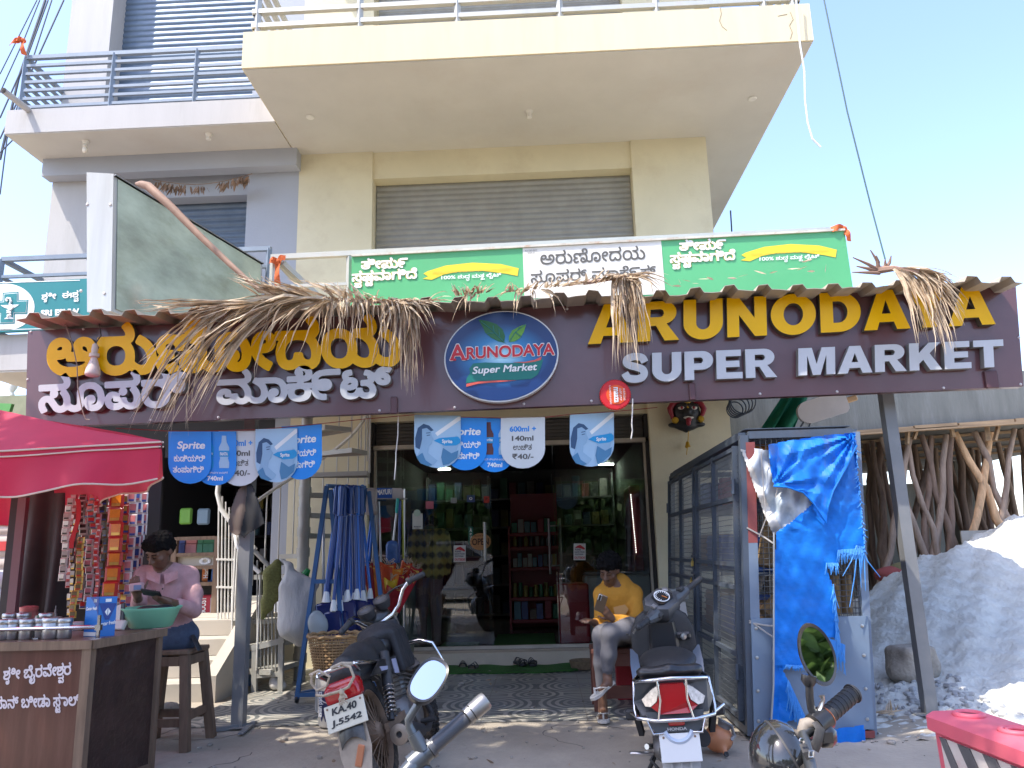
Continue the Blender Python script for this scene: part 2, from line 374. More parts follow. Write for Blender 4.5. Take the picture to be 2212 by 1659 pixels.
# ---------------------------------------------------------------- smooth bodies (signed distance fields meshed with surface nets)
class SDF:
    """tapered capsules, ellipsoids and boxes blended into one continuous surface; each piece carries a material slot"""
    def __init__(s,k=.02): s.p=[]; s.k=k
    def cap(s,a,b,ra,rb,tag=0,k=None): s.p.append(('c',np.array(a,float),np.array(b,float),ra,rb,tag,s.k if k is None else k)); return s
    def chain(s,pts,rs,tag=0,k=None):
        for i in range(len(pts)-1): s.cap(pts[i],pts[i+1],rs[i],rs[i+1],tag,k)
        return s
    def ell(s,c,r,tag=0,k=None,M=None,cut=False): s.p.append(('e',np.array(c,float),np.array(r,float),None if M is None else np.array(M),cut,tag,s.k if k is None else k)); return s
    def box(s,c,h,r,tag=0,k=None,M=None): s.p.append(('b',np.array(c,float),np.array(h,float),None if M is None else np.array(M),r,tag,s.k if k is None else k)); return s
    def ev(s,P):
        D=None; T=None; best=None
        for q in s.p:
            if q[0]=='c':
                a,b,ra,rb=q[1:5]; ab=b-a; t=np.clip(((P-a)@ab)/max(ab@ab,1e-9),0,1); d=np.linalg.norm(P-a-t[...,None]*ab,axis=-1)-(ra+(rb-ra)*t)
            elif q[0]=='e':
                l=P-q[1]
                if q[3] is not None: l=l@q[3]
                k0=np.linalg.norm(l/q[2],axis=-1); k1=np.linalg.norm(l/q[2]**2,axis=-1); d=k0*(k0-1)/np.maximum(k1,1e-6)
                if q[4]:
                    k=q[6]; h=np.clip(.5-.5*(D+d)/k,0,1); D=D*(1-h)+(-d)*h+k*h*(1-h); continue
            else:
                l=P-q[1]
                if q[3] is not None: l=l@q[3]
                g=np.abs(l)-(q[2]-q[4]); d=np.linalg.norm(np.maximum(g,0),axis=-1)+np.minimum(g.max(-1),0)-q[4]
            if D is None: D=d; best=d.copy(); T=np.full(d.shape,q[5])
            else:
                k=max(q[6],1e-5); h=np.clip(.5+.5*(D-d)/k,0,1); D=D*(1-h)+d*h-k*h*(1-h)
                w=d<best; T[w]=q[5]; best[w]=d[w]
        return D,T
    def bounds(s):
        lo=[];hi=[]
        for q in s.p:
            if q[0]=='c': r=max(q[3],q[4]); lo+=[np.minimum(q[1],q[2])-r]; hi+=[np.maximum(q[1],q[2])+r]
            else:
                if q[0]=='e' and q[4]: continue
                r=np.full(3,np.linalg.norm(q[2])) if q[3] is not None else q[2]; lo+=[q[1]-r]; hi+=[q[1]+r]
        return np.min(lo,0),np.max(hi,0)
    def mesh(s,h):
        lo,hi=s.bounds(); lo=lo-2*h-s.k*.3; hi=hi+2*h+s.k*.3; n=np.ceil((hi-lo)/h).astype(int)+1
        ax=[lo[i]+h*np.arange(n[i]) for i in range(3)]
        D=np.empty(n)
        for i in range(n[0]):
            G=np.stack(np.meshgrid([ax[0][i]],ax[1],ax[2],indexing='ij'),-1); D[i]=s.ev(G)[0][0]
        I=D<0; c=I[:-1,:-1,:-1].astype(int)
        acc=np.zeros(tuple(n-1)+(3,)); cnt=np.zeros(tuple(n-1))
        sl=lambda a,o:tuple(slice(q,q+a[i]) for i,q in enumerate(o))
        m=n-1
        cor=[(a,b,d) for a in(0,1) for b in(0,1) for d in(0,1)]
        for a in cor:
            for axn in range(3):
                if a[axn]: continue
                b=list(a); b[axn]=1
                da=D[sl(m,a)]; db=D[sl(m,b)]; x=(da<0)!=(db<0)
                t=np.where(x,da/np.where(x,da-db,1),0)
                for q in range(3):
                    acc[...,q]+=np.where(x,a[q]+(t if q==axn else 0),0)
                cnt+=x
        act=cnt>0; ids=np.full(tuple(m),-1); ids[act]=np.arange(act.sum())
        pos=np.argwhere(act); vs=lo+h*(pos+acc[act]/cnt[act][:,None])
        F=[]
        for axn in range(3):
            o=[i for i in range(3) if i!=axn]
            a=[slice(1,-1)]*3; a[axn]=slice(0,-1); b=list(a); b[axn]=slice(1,None)
            x=I[tuple(a)]!=I[tuple(b)]; base=np.argwhere(x); base[:,o[0]]+=1; base[:,o[1]]+=1
            if len(base)==0: continue
            q=[]
            for u,v in((0,0),(1,0),(1,1),(0,1)):
                t=base.copy(); t[:,o[0]]-=u; t[:,o[1]]-=v; q.append(ids[t[:,0],t[:,1],t[:,2]])
            F.append(np.stack(q,1))
        F=np.concatenate(F); 
        ctr=vs[F].mean(1); T=s.ev(ctr)[1]
        return vs,F,T
    def build(s,name,mats,h=.012,parent=None,local=False,warp=None):
        vs,F,T=s.mesh(h)
        if warp is not None: vs=warp(vs)
        return link(name,[tuple(p) for p in vs],[tuple(int(i) for i in f) for f in F],[int(t) for t in T],mats,parent,180,local)
# ================================================================ SETTING
def ground_mat():
    m=mat('dusty_concrete',(.345,.30,.24),.9,var=.22,scale=1.3,bump=.35,bscale=30,dirt=.55,dcol=(.30,.25,.19),dscale=.9)
    return m
def tile_mat():
    m=bpy.data.materials.new('ring_tiles'); m.use_nodes=True; n=m.node_tree; L=n.links.new; b=n.nodes['Principled BSDF']
    tc=n.nodes.new('ShaderNodeTexCoord'); mp=n.nodes.new('ShaderNodeMapping'); L(tc.outputs['Object'],mp.inputs[0])
    nz=n.nodes.new('ShaderNodeTexNoise'); nz.inputs['Scale'].default_value=2.5; L(mp.outputs[0],nz.inputs[0])
    def lat(off):
        q=n.nodes.new('ShaderNodeMapping'); q.inputs['Scale'].default_value=(1.3,1.3,0); q.inputs['Location'].default_value=off; L(tc.outputs['Object'],q.inputs[0])
        v=n.nodes.new('ShaderNodeTexVoronoi'); v.inputs['Randomness'].default_value=0; v.inputs['Scale'].default_value=1; L(q.outputs[0],v.inputs['Vector']); return v.outputs['Distance']
    d1=lat((0,0,0)); d2=lat((.5,.5,0))
    ad=n.nodes.new('ShaderNodeMath'); ad.operation='ADD'; ad.inputs[1].default_value=.16; L(d2,ad.inputs[0])
    mn=n.nodes.new('ShaderNodeMath'); mn.operation='SMOOTH_MIN'; mn.inputs[2].default_value=.06; L(d1,mn.inputs[0]); L(ad.outputs[0],mn.inputs[1])
    ml=n.nodes.new('ShaderNodeMath'); ml.operation='MULTIPLY'; ml.inputs[1].default_value=74; L(mn.outputs[0],ml.inputs[0])
    sn=n.nodes.new('ShaderNodeMath'); sn.operation='SINE'; L(ml.outputs[0],sn.inputs[0])
    cr=n.nodes.new('ShaderNodeValToRGB'); mr=n.nodes.new('ShaderNodeMapRange'); mr.inputs[1].default_value=-1; L(sn.outputs[0],mr.inputs[0]); L(mr.outputs[0],cr.inputs[0])
    cr.color_ramp.elements[0].position=.42; cr.color_ramp.elements[0].color=(.17,.18,.175,1); cr.color_ramp.elements[1].position=.62; cr.color_ramp.elements[1].color=(.53,.50,.43,1)
    # dark eye of the large rings
    ey=n.nodes.new('ShaderNodeMapRange'); ey.inputs[1].default_value=.05; ey.inputs[2].default_value=.30; ey.inputs[3].default_value=.55; ey.inputs[4].default_value=0; L(mn.outputs[0],ey.inputs[0])
    mx=n.nodes.new('ShaderNodeMix'); mx.data_type='RGBA'; L(ey.outputs[0],mx.inputs[0]); L(cr.outputs[0],mx.inputs[6]); mx.inputs[7].default_value=(.11,.13,.16,1)
    # grout
    br=n.nodes.new('ShaderNodeTexBrick'); br.offset=0; br.inputs['Scale'].default_value=1; br.inputs['Mortar Size'].default_value=.004; br.inputs['Brick Width'].default_value=.769; br.inputs['Row Height'].default_value=.769; br.inputs['Color1'].default_value=br.inputs['Color2'].default_value=(0,0,0,1); br.inputs['Mortar'].default_value=(1,1,1,1)
    L(tc.outputs['Object'],br.inputs[0])
    m2=n.nodes.new('ShaderNodeMix'); m2.data_type='RGBA'; L(br.outputs[0],m2.inputs[0]); L(mx.outputs[2],m2.inputs[6]); m2.inputs[7].default_value=(.22,.2,.17,1)
    m3=n.nodes.new('ShaderNodeMix'); m3.data_type='RGBA'; m3.blend_type='MULTIPLY'; m3.inputs[0].default_value=.5; L(m2.outputs[2],m3.inputs[6]); L(nz.outputs[0],m3.inputs[7])
    dn=n.nodes.new('ShaderNodeTexNoise'); dn.inputs['Scale'].default_value=1.6; dn.inputs['Detail'].default_value=8; L(tc.outputs['Object'],dn.inputs[0])
    dr=n.nodes.new('ShaderNodeMapRange'); dr.inputs[1].default_value=.45; dr.inputs[2].default_value=.75; dr.inputs[4].default_value=.35; L(dn.outputs[0],dr.inputs[0])
    m4=n.nodes.new('ShaderNodeMix'); m4.data_type='RGBA'; L(dr.outputs[0],m4.inputs[0]); L(m3.outputs[2],m4.inputs[6]); m4.inputs[7].default_value=(.36,.30,.23,1)
    L(m4.outputs[2],b.inputs['Base Color']); b.inputs['Roughness'].default_value=.45
    return m
G=MB().box(-400,400,-400,400,-.3,0).build('ground',ground_mat()); struct(G)
struct(MB().box(-2.75,1.75,5.93,8.72,.004,.012).build('tiled_forecourt',tile_mat()))
rd=MB().box(-60,60,-16,-3.2,.003,.006).build('road',mat('asphalt',(.07,.068,.065),.9,var=.3,scale=3,bump=.3,bscale=150)); struct(rd)
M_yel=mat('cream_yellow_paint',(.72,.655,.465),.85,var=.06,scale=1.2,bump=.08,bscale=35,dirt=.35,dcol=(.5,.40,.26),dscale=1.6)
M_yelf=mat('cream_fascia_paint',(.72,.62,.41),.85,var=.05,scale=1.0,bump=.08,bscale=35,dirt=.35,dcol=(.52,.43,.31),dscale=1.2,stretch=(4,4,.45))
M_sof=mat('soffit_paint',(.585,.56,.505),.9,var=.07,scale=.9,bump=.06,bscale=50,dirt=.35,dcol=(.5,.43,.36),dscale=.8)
M_gry=mat('grey_white_paint',(.47,.455,.44),.88,var=.05,scale=1,bump=.08,bscale=35,dirt=.4,dcol=(.33,.31,.28),dscale=1.1,stretch=(3.5,3.5,.5))
M_gry2=mat('blue_grey_paint',(.40,.42,.46),.85,var=.05,scale=1,bump=.08,bscale=35)
M_shut=mat('grey_shutter_steel',(.32,.315,.295),.5,.3,var=.12,scale=4,dirt=.3,dcol=(.3,.26,.2),dscale=3)
M_shutb=mat('blue_grey_shutter_steel',(.145,.19,.25),.5,.3,var=.15,scale=4,dirt=.35,dcol=(.27,.29,.3),dscale=2)
M_rail=mat('silver_rail_paint',(.50,.50,.46),.5,.3,var=.1,dirt=.4,dcol=(.38,.26,.16),dscale=5)
M_railb=mat('blue_grey_rail_paint',(.20,.24,.29),.5,.2,var=.1)
M_conc=mat('raw_concrete',(.23,.225,.195),.9,var=.2,scale=2,bump=.3,bscale=25,dirt=.45,dcol=(.42,.42,.40),dscale=2.2,stretch=(2.5,1,.35))
def shutter(name,x0,x1,y,z0,z1,m,parent,pitch=.075,d=.016):
    n=int((z1-z0)/pitch); mb=MB(); prof=[]
    for i in range(n):
        z=z1-i*pitch
        for t,e in((0,0),(.2,.35),(.5,1),(.8,.8),(.93,.1)): prof.append((y-d*e,z-t*pitch))
    prof.append((y,z1-n*pitch))
    mb.add([(x,q[0],q[1]) for x in(x0,x1) for q in prof],[(i,i+1,len(prof)+i+1,len(prof)+i) for i in range(len(prof)-1)])
    if z1-n*pitch>z0+.002: mb.box(x0,x1,y-.01,y+.03,z0,z1-n*pitch-.002)
    return mb.build(name,m,parent,50)
YB=thing('yellow_building','cream yellow three storey shop building with deep overhanging balcony slab','building',(-.4,8.8,0))
# walls: piers, beams, ground floor surround (opening x -2.0..1.25)
W=MB(); W.box(-2.92,-1.99,8.8,16,3.2,6.17); W.box(1.24,2.17,8.8,16,3.2,6.17); W.box(-1.99,1.24,8.83,9.1,5.80,6.17); W.box(-1.99,1.24,9.1,9.2,3.2,5.8)
W.box(-2.92,-2.0,8.8,16,-.05,3.05); W.box(1.25,2.17,8.8,16,-.05,3.05); W.box(-2.0,1.25,8.86,9.3,2.72,3.05); W.box(-2.0,1.25,13.2,13.4,0,3.05)
W.box(-2.92,-2.0,8.8,16,6.6,9.8); W.box(1.25,2.17,8.8,16,6.6,9.8); W.box(-2.0,1.25,9.0,9.2,6.6,9.8); W.box(-2.0,1.25,8.83,9.0,9.0,9.8)
W.build('wall',M_yel,YB)
sl2=MB(); sl2.cur=0
sl2.box(-2.97,2.895,7.01,16.2,6.172,6.595); sl2.build('balcony_slab',M_yelf,YB)
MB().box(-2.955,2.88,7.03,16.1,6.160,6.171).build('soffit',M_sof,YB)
MB().box(-2.95,2.4,7.2,16.2,3.05,3.2).build('first_floor_slab',M_yelf,YB)
MB().box(-3.1,3.0,6.9,16.3,9.8,10.1).build('roof',M_yelf,YB)
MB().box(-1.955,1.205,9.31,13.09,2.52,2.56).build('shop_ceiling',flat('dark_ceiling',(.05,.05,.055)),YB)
shutter('first_floor_shutter',-1.98,1.235,9.02,3.2,5.80,M_shut,YB)
shutter('upper_shutter',-1.97,1.235,8.98,6.6,8.95,M_shut,YB)
# balcony rail of the second floor: two square pipes and posts
rl=MB()
for z in(6.69,6.86): rl.bar((-2.9,7.06,z),(2.82,7.06,z),.055,.05); rl.bar((-2.88,7.06,z),(-2.88,8.8,z),.05); rl.bar((2.8,7.06,z),(2.8,8.8,z),.05)
for z in(7.06,7.26,7.46): rl.bar((-2.9,7.06,z),(2.82,7.06,z),.05); rl.bar((-2.88,7.06,z),(-2.88,8.8,z),.05); rl.bar((2.8,7.06,z),(2.8,8.8,z),.05)
for x in(-2.84,-1.75,-.72,.35,1.35,2.45,2.74): rl.bar((x,7.06,6.6),(x,7.06,7.5),.05)
rl.build('balcony_railing',M_rail,YB)
for px,py in((670,253),(1625,213)):
    p=at(px,py,z=6.155); MB().lathe([(0,-.012),(.04,-.012),(.052,0)],p,14).build('ceiling_spotlight',flat('white_plastic',(.7,.68,.62)),YB,30)
p=at(1143,240,z=6.16); MB().lathe([(.022,-.09),(.03,-.085),(.026,-.04),(.034,-.02),(.045,0)],p,14).build('bulb_holder',MATS['white_plastic'],YB,30)
def crack(pts,y):
    MB().tube([V((q.x,y,q.z)) for q in pts],.0045,5).build('crack_line',flat('crack_dark',(.33,.26,.18)),YB)
for seq in ([(1707,27),(1713,42),(1705,55),(1711,70),(1707,85)],[(1555,14),(1558,30),(1554,45),(1560,58),(1570,66)],[(1680,35),(1700,31)]): crack([at(a,b,y=7.012) for a,b in seq],7.0105)
# ---- grey building on the left
GB=thing('grey_building','grey white building with dark slatted shutters and blue grey balcony rails','building',(-4.5,8.8,0))
W=MB()
for z0,z1 in((3.2,6.12),(6.48,9.9)):
    W.box(-6.09,-5.52,8.8,16,z0,z1)
W.box(-5.52,-3.57,9.15,9.25,3.2,9.9); W.box(-6.09,-5.0,9.6,16,-.05,3.2); W.box(-5.0,-2.92,12.6,12.8,-.05,3.2)
W.box(-6.09,-5.95,8.8,9.6,-.05,3.2)
W.build('wall',M_gry,GB)
W=MB(); W.box(-3.57,-2.921,8.802,15,3.2,9.9); W.box(-3.1,-2.921,8.802,15,-.05,3.2); W.build('pier',M_gry2,GB)
MB().box(-6.12,-2.9,8.62,8.798,5.93,6.172).build('beam',M_gry2,GB)
MB().box(-5.52,-3.57,8.9,9.1,5.70,6.1).build('lintel',M_gry2,GB)
MB().box(-6.21,-2.975,8.03,16,6.172,6.48).build('balcony_slab',M_gry,GB)
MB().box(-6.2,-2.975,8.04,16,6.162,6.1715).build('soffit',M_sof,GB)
MB().box(-6.22,-2.96,8.03,16,3.29,3.70).build('lower_balcony_slab',M_gry,GB)
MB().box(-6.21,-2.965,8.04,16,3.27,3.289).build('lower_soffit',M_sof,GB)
shutter('first_floor_shutter',-5.52,-3.57,9.12,3.7,5.72,M_shutb,GB,.085)
shutter('upper_shutter',-5.52,-3.57,9.10,6.5,9.3,M_shutb,GB,.085)
def slat_rail(name,zb,zt,n,parent,x0=-6.1,x1=-2.98,yf=8.1,posts=(-6.1,-5.0,-3.98,-3.0)):
    mb=MB()
    for i in range(n):
        z=zt-(zt-zb-.07)*i/(n-1); h=.05 if i==0 else .035
        mb.bar((x0,yf,z),(x1,yf,z),h); mb.bar((x0,yf+.03,z),(x0,9.0,z),h)
    for x in posts: mb.bar((x,yf,zb),(x,yf,zt),.05)
    mb.bar((x0,8.9,zb),(x0,8.9,zt),.05)
    return mb.build(name,M_railb,parent)
slat_rail('balcony_railing',6.48,7.22,7,GB)
slat_rail('lower_railing',3.7,4.62,5,GB)
p=at(175*.343,690*.343,y=8.02); MB().tube([p+V((.0,.02,-.0)),p+V((.0,-.42,-.02))],.036,14,caps=False).tube([p+V((0,.02,0)),p+V((0,-.42,-.02))],.03,14,caps=False).build('drain_pipe',M_gry,GB,60)
for px,py,bulb in((540*.343,890*.343,1),(1315*.343,845*.343,0)):
    p=at(px,py,z=6.16); h=MB(); h.lathe([(.02,-.075),(.03,-.07),(.026,-.035),(.034,-.02),(.045,0)],p,14); o=h.build('bulb_holder',MATS['white_plastic'],GB,30)
    if bulb: MB().ell(p+V((0,0,-.11)),(.032,.032,.045)).build('bulb',flat('frosted_bulb',(.8,.74,.62),.25),o,60)
# withered mango leaf garland across the grey shutter
def leaf(mb,p,d,L,wd,fold=.3):
    d=V(d).normalized(); s=d.orthogonal().normalized(); s=Quaternion(d,random.uniform(0,6.28))@s; n=d.cross(s)
    P=[p,p+d*L*.35+s*wd+n*wd*fold,p+d*L*.35-s*wd+n*wd*fold,p+d*L*.35,p+d*L*.75+s*wd*.6+n*wd*.8,p+d*L*.75-s*wd*.6+n*wd*.8,p+d*L+n*wd]
    mb.add(P,[(0,1,3),(0,3,2),(1,4,6,3),(3,6,5,2)])
gm=MB(); a=at(330,388,y=8.55); b=at(545,375,y=8.6); pts=[a.lerp(b,i/14)+V((0,0,-.10*math.sin(math.pi*i/14))) for i in range(15)]; gm.tube(pts,.004,5)
for t,n in((.12,9),(.18,10),(.24,12),(.31,12),(.37,6),(.55,10),(.75,10),(.8,9),(.88,8),(.97,10),(.99,8)):
    q=pts[int(t*14)]
    for k in range(n): leaf(gm,q+V((random.uniform(-.06,.06),random.uniform(-.02,.02),random.uniform(-.05,.0))),(random.uniform(-.5,.5),random.uniform(-.4,.1),-1),random.uniform(.08,.17),random.uniform(.012,.02))
tag(gm.build('leaf_garland',mat('withered_leaf',(.25,.16,.10),.8,var=.3,scale=12)),'withered brown leaf garland strung across the dark shutter opening','garland')
# orange ribbons
M_or=mat('orange_cloth',(.75,.17,.05),.8,var=.15,trans=.25)
def ribbon(px,py,y,label,tails):
    c=at(px,py,y=y); mb=MB(); mb.ell(c,(.035,.035,.03),8,6)
    for dx,dz in tails:
        mb.sheet(lambda u,v:c+V((dx*u+(v-.5)*.05*(abs(dz)>abs(dx)),-.03+.02*math.sin(u*6+v*2),dz*u+(v-.5)*.06*(abs(dx)>=abs(dz))-.03*u*u)),6,2,.003)
    tag(mb.build('orange_ribbon',M_or,None,60),label,'ribbon','orange cloth ribbons tied to the railings')
ribbon(50,88,8.05,'orange cloth knotted round the corner of the upper left balcony rail',((-.14,-.03),(.05,-.18),(-.06,.02)))
ribbon(600,566,6.9,'orange cloth tied to the railing post beside the green board',((-.07,.03),(.02,-.24),(.08,.06)))
ribbon(1822,495,6.9,'orange cloth snagged on the right end of the green board',((-.12,.02),(.03,-.1)))
# railing of the first floor balcony seen left of the green board
fr=thing('balcony_railing','grey square pipe railing left of the green board','railing',(-2.3,6.95,3.2))
q=MB(); zt=at(600,556,y=6.95).z
q.bar((-2.55,6.95,zt),(2.9,6.95,zt+.05),.05); q.bar((-2.52,6.95,3.2),(-2.52,6.95,zt-.026),.06); q.bar((-1.78,6.95,3.2),(-1.78,6.95,zt-.026),.05); q.bar((-2.5,6.95,zt-.3),(2.5,6.95,zt-.3),.03); q.bar((-2.5,6.98,zt-.02),(-2.5,8.8,zt-.02),.05); q.bar((-2.45,6.98,zt-.05),(-1.95,7.7,zt-.5),.05)
for x in(-.8,.4,1.5,2.4): q.bar((x,6.98,3.2),(x,6.98,zt),.05)
q.build('rail_frame',M_rail,fr)
# ---- far left neighbour: olive wall with balusters
OB=thing('olive_house','olive green house wall with white balusters along its roof edge','building',(-9.2,14,0))
a=at(0,842,y=14); b=at(60,868,y=14)
MB().box(-14,-6.6,14,18,-.1,a.z-.12).build('wall',mat('olive_plaster',(.22,.23,.15),.9,var=.25,scale=2,bump=.2,dirt=.5,dcol=(.15,.14,.1)),OB)
bl=MB()
for i in range(14):
    x=-12+.26*i*1.45; bl.lathe([(.05,0),(.05,.05),(.03,.08),(.085,.18),(.06,.3),(.035,.36),(.05,.4),(.05,.44)],(x,14.1,a.z-.12),10)
bl.box(-14,-6.7,14.02,14.2,a.z+.32,a.z+.42); bl.build('balustrade',mat('baluster_white',(.55,.56,.52),.8),OB,40)
# ================================================================ CANOPY, SIGNS
def zA(x,y): return .3432*x,542+.3432*y           # photo detail coordinates -> photo pixels
def zB(x,y): return 1453+.3432*x,542+.3432*y
def zC(x,y): return 705+.3432*x,542+.3432*y
def zG(x,y): return 732+.5147*x,488+.5147*y
def zP(x,y): return .2614*x,542.2+.2614*y
def tpx(mb,body,bl,br,tl,y,n=(0,-1,0),**k):
    """lettering between three photo pixels on the upright plane y"""
    a,b,c=at(*bl,y=y),at(*br,y=y),at(*tl,y=y); return text(mb,body,a,b-a,c-a,n,**k)
# corrugated canopy on two posts
CN=thing('canopy_roof','corrugated metal awning over the forecourt standing on two steel posts','awning',(-.2,5.9,0))
a=at(33,688,y=5.33); b=at(2211,606,y=5.33)
prof=[]; n=30; pit=(b.x-a.x)/n
for i in range(n):
    for t,h in((0,0),(.30,0),(.40,.040),(.68,.040),(.78,0)): prof.append((a.x+(i+t)*pit,h))
prof.append((b.x,0))
vs=[];K=7
for j in range(K+1):
    y=5.33+3.35*j/K
    for x,h in prof: vs.append((x,y+.012*math.sin(x*7+2),a.z+(b.z-a.z)*(x-a.x)/(b.x-a.x)+h+.055*(y-5.33)+.008*math.sin(x*5)+(0 if j else .006*math.sin(x*23))))
N=len(prof); fs=[(j*N+i,j*N+i+1,(j+1)*N+i+1,(j+1)*N+i) for j in range(K) for i in range(N-1)]
nv=len(vs); vs2=vs+[(p[0],p[1],p[2]-.004) for p in vs]; fs2=fs+[tuple(q+nv for q in f[::-1]) for f in fs]+[(i,i+1,i+1+nv,i+nv) for i in range(N-1)]
link('corrugated_sheet',vs2,fs2,None,mat('weathered_sheet',(.40,.35,.29),.55,.1,var=.15,scale=3,dirt=.5,dcol=(.30,.19,.15),dscale=2),CN)
for pb,pt in(((515,1572),(545,880)),((2010,1548),(1908,820))):
    p,q=at(*pb,y=5.9),at(*pt,y=5.9); q=q+(q-p)*.02; MB().bar(p,q+V((0,0,.12)),.085,.085,(0,1,0)).box(p.x-.12,p.x+.1,5.82,5.98,.013,.02).build('post',mat('grey_post_paint',(.23,.235,.24),.5,.2,var=.15,scale=3,dirt=.35,dcol=(.3,.25,.2)),CN)
q=MB(); 
for y in(5.68,7.2,8.4): q.bar((a.x+.1,y,a.z+.055*(y-5.33)-.035),(b.x-.1,y,b.z+.055*(y-5.33)-.035),.05)
q.build('purlin',MATS['grey_post_paint'],CN)
# maroon sign board
YS=5.6
SG=thing('shop_sign_board','long maroon sign board with raised yellow and silver letters under the awning','sign',(-.2,YS,2.2))
P=[at(*p,y=YS) for p in((60,715),(2194,614),(2211,835),(55,924))]
MB().prism(P,(0,.07,0)).build('panel',mat('maroon_panel',(.115,.047,.050),.28,var=.12,scale=2,dirt=.25,dcol=(.16,.10,.09),dscale=1.2,coat=.3),SG)
M_yl=flat('yellow_acrylic',(.84,.455,.0),.35,spec=.25); M_ys=flat('letter_return_dark',(.10,.085,.06),.5)
M_si=flat('silver_acrylic',(.50,.51,.53),.35,spec=.3); M_ss=flat('letter_return_grey',(.22,.22,.21),.5)
def letters(name,body,bl,br,tl,mt,bold,ext=.055,label=None):
    mb=MB(); tpx(mb,body,bl,br,tl,YS,bold=bold,ext=ext,lift=.004,rim=1); return mb.build(name,mt,SG)
letters('kannada_name_lettering','ಅರುಣೋದಯ',(110,820),(873,796),(112,703),[M_yl,M_ys],.042)
letters('kannada_word_lettering','ಸೂಪರ್',(93,897),(413,882),(94,812),[M_si,M_ss],.036)
letters('kannada_word_lettering','ಮಾ|ಕೆ|೯|ಟ್',(474,879),(852,862),(475,802),[M_si,M_ss],.036)
def block(name,word,bl,br,tl,mt,**k):
    a,b,c=at(*bl,y=YS),at(*br,y=YS),at(*tl,y=YS); return caps(MB(),word,a,b-a,c-a,(0,-1,0),.055,**k).build(name,mt,SG)
block('name_lettering','ARUNODAYA',(1269,748),(2141,705),(1271,664),[M_yl,M_ys],tight={'AY':-.2,'YA':-.2,'DA':-.05})
block('word_lettering','SUPER',(1340,830),(1674,818),(1340,769),[M_si,M_ss])
block('word_lettering','MARKET',(1719,815),(2160,796),(1719,757),[M_si,M_ss],gap=.09)
# oval emblem
EM=MB(); c=at(1084,774,y=YS); ex=(at(1206,770,y=YS)-at(962,779,y=YS))/2; ez=(at(1087,676,y=YS)-at(1081,870,y=YS))/2
oval=lambda k,y:[V((c.x,YS-y,c.z))+ex*k*math.cos(t*math.pi/32)+ez*k*math.sin(t*math.pi/32) for t in range(64)]
rim=MB().prism(oval(1.0,.075),(0,.073,0)).build('oval_rim',flat('white_rim',(.7,.7,.68),.4),SG,40)
m=bpy.data.materials.new('emblem_blue'); m.use_nodes=True; nn=m.node_tree; Lk=nn.links.new; bb=nn.nodes['Principled BSDF']; bb.inputs['Roughness'].default_value=.3
tc=nn.nodes.new('ShaderNodeTexCoord'); mp=nn.nodes.new('ShaderNodeMapping'); mp.inputs['Location'].default_value=(-.5,-.5,-.5); Lk(tc.outputs['Generated'],mp.inputs[0])
mp2=nn.nodes.new('ShaderNodeMapping'); mp2.inputs['Scale'].default_value=(2.0,0,2.4); Lk(mp.outputs[0],mp2.inputs[0])
gr=nn.nodes.new('ShaderNodeTexGradient'); gr.gradient_type='SPHERICAL'; Lk(mp2.outputs[0],gr.inputs[0]); rr=nn.nodes.new('ShaderNodeValToRGB'); Lk(gr.outputs[0],rr.inputs[0])
rr.color_ramp.elements[0].color=(.004,.03,.14,1); rr.color_ramp.elements[0].position=.12; rr.color_ramp.elements[1].color=(.45,.75,.85,1); rr.color_ramp.elements[1].position=.95; e=rr.color_ramp.elements.new(.55); e.color=(.02,.20,.45,1)
Lk(rr.outputs[0],bb.inputs['Base Color'])
MB().prism(oval(.975,.079),(0,.01,0)).build('oval_face',m,rim)
def zpoly(mb,pts,y,f=zC,d=.002): mb.prism([at(*f(*p),y=y) for p in pts],(0,d,0)); return mb
ye=YS-.083
lf=MB(); zpoly(lf,[(957,432),(1010,440),(1070,460),(1110,495),(1125,535),(1118,578),(1080,568),(1035,545),(1000,515),(985,480)],ye)
lf.build('dark_leaf',flat('emblem_green',(.015,.13,.03),.4),rim)
lf=MB(); zpoly(lf,[(1258,460),(1215,475),(1170,500),(1150,535),(1148,573),(1185,570),(1220,548),(1243,510)],ye); lf.build('light_leaf',flat('emblem_lime',(.12,.33,.03),.4),rim)
vn=MB(); y2=ye-.003
for seq in([(975,445),(1040,495),(1125,578)],[(1050,470),(1055,508)],[(1010,520),(1060,515)],[(1085,490),(1092,535)],[(1255,462),(1190,510),(1150,573)],[(1215,480),(1208,497)],[(1225,540),(1190,512)]): vn.tube([at(*zC(*p),y=y2) for p in seq],.0028,5)
vn.build('leaf_veins',flat('vein_teal',(.03,.22,.22)),rim)
rb=MB(); zpoly(rb,[(878,832),(884,800),(905,768),(900,740),(925,708),(1000,702),(1120,706),(1230,703),(1310,690),(1365,680),(1350,735),(1330,778),(1290,805),(1200,812),(1080,812),(960,820)],ye); rb.build('ribbon',flat('emblem_teal',(.004,.16,.13),.4),rim)
rd_=MB(); zpoly(rd_,[(1175,700),(1250,698),(1310,686),(1355,664),(1350,686),(1310,697),(1250,706)],ye-.001); zpoly(rd_,[(880,855),(882,836),(960,822),(1080,815),(1200,815),(1100,824),(960,835)],ye-.001); rd_.build('ribbon_edge',flat('emblem_coral',(.62,.10,.07),.4),rim)
t=MB(); f=lambda *p:zC(*p)
tpx(t,'A',f(778,690),f(876,686),f(778,590),ye-.003,bold=.028,mi=0); tpx(t,'RUNODAYA',f(882,682),f(1436,655),f(882,607),ye-.003,bold=.030)
for a_,b_ in((778,690),(850,687)): zpoly(t,[(a_,b_-12),(a_+38,b_-13),(a_+38,b_),(a_,b_)],ye-.0045)
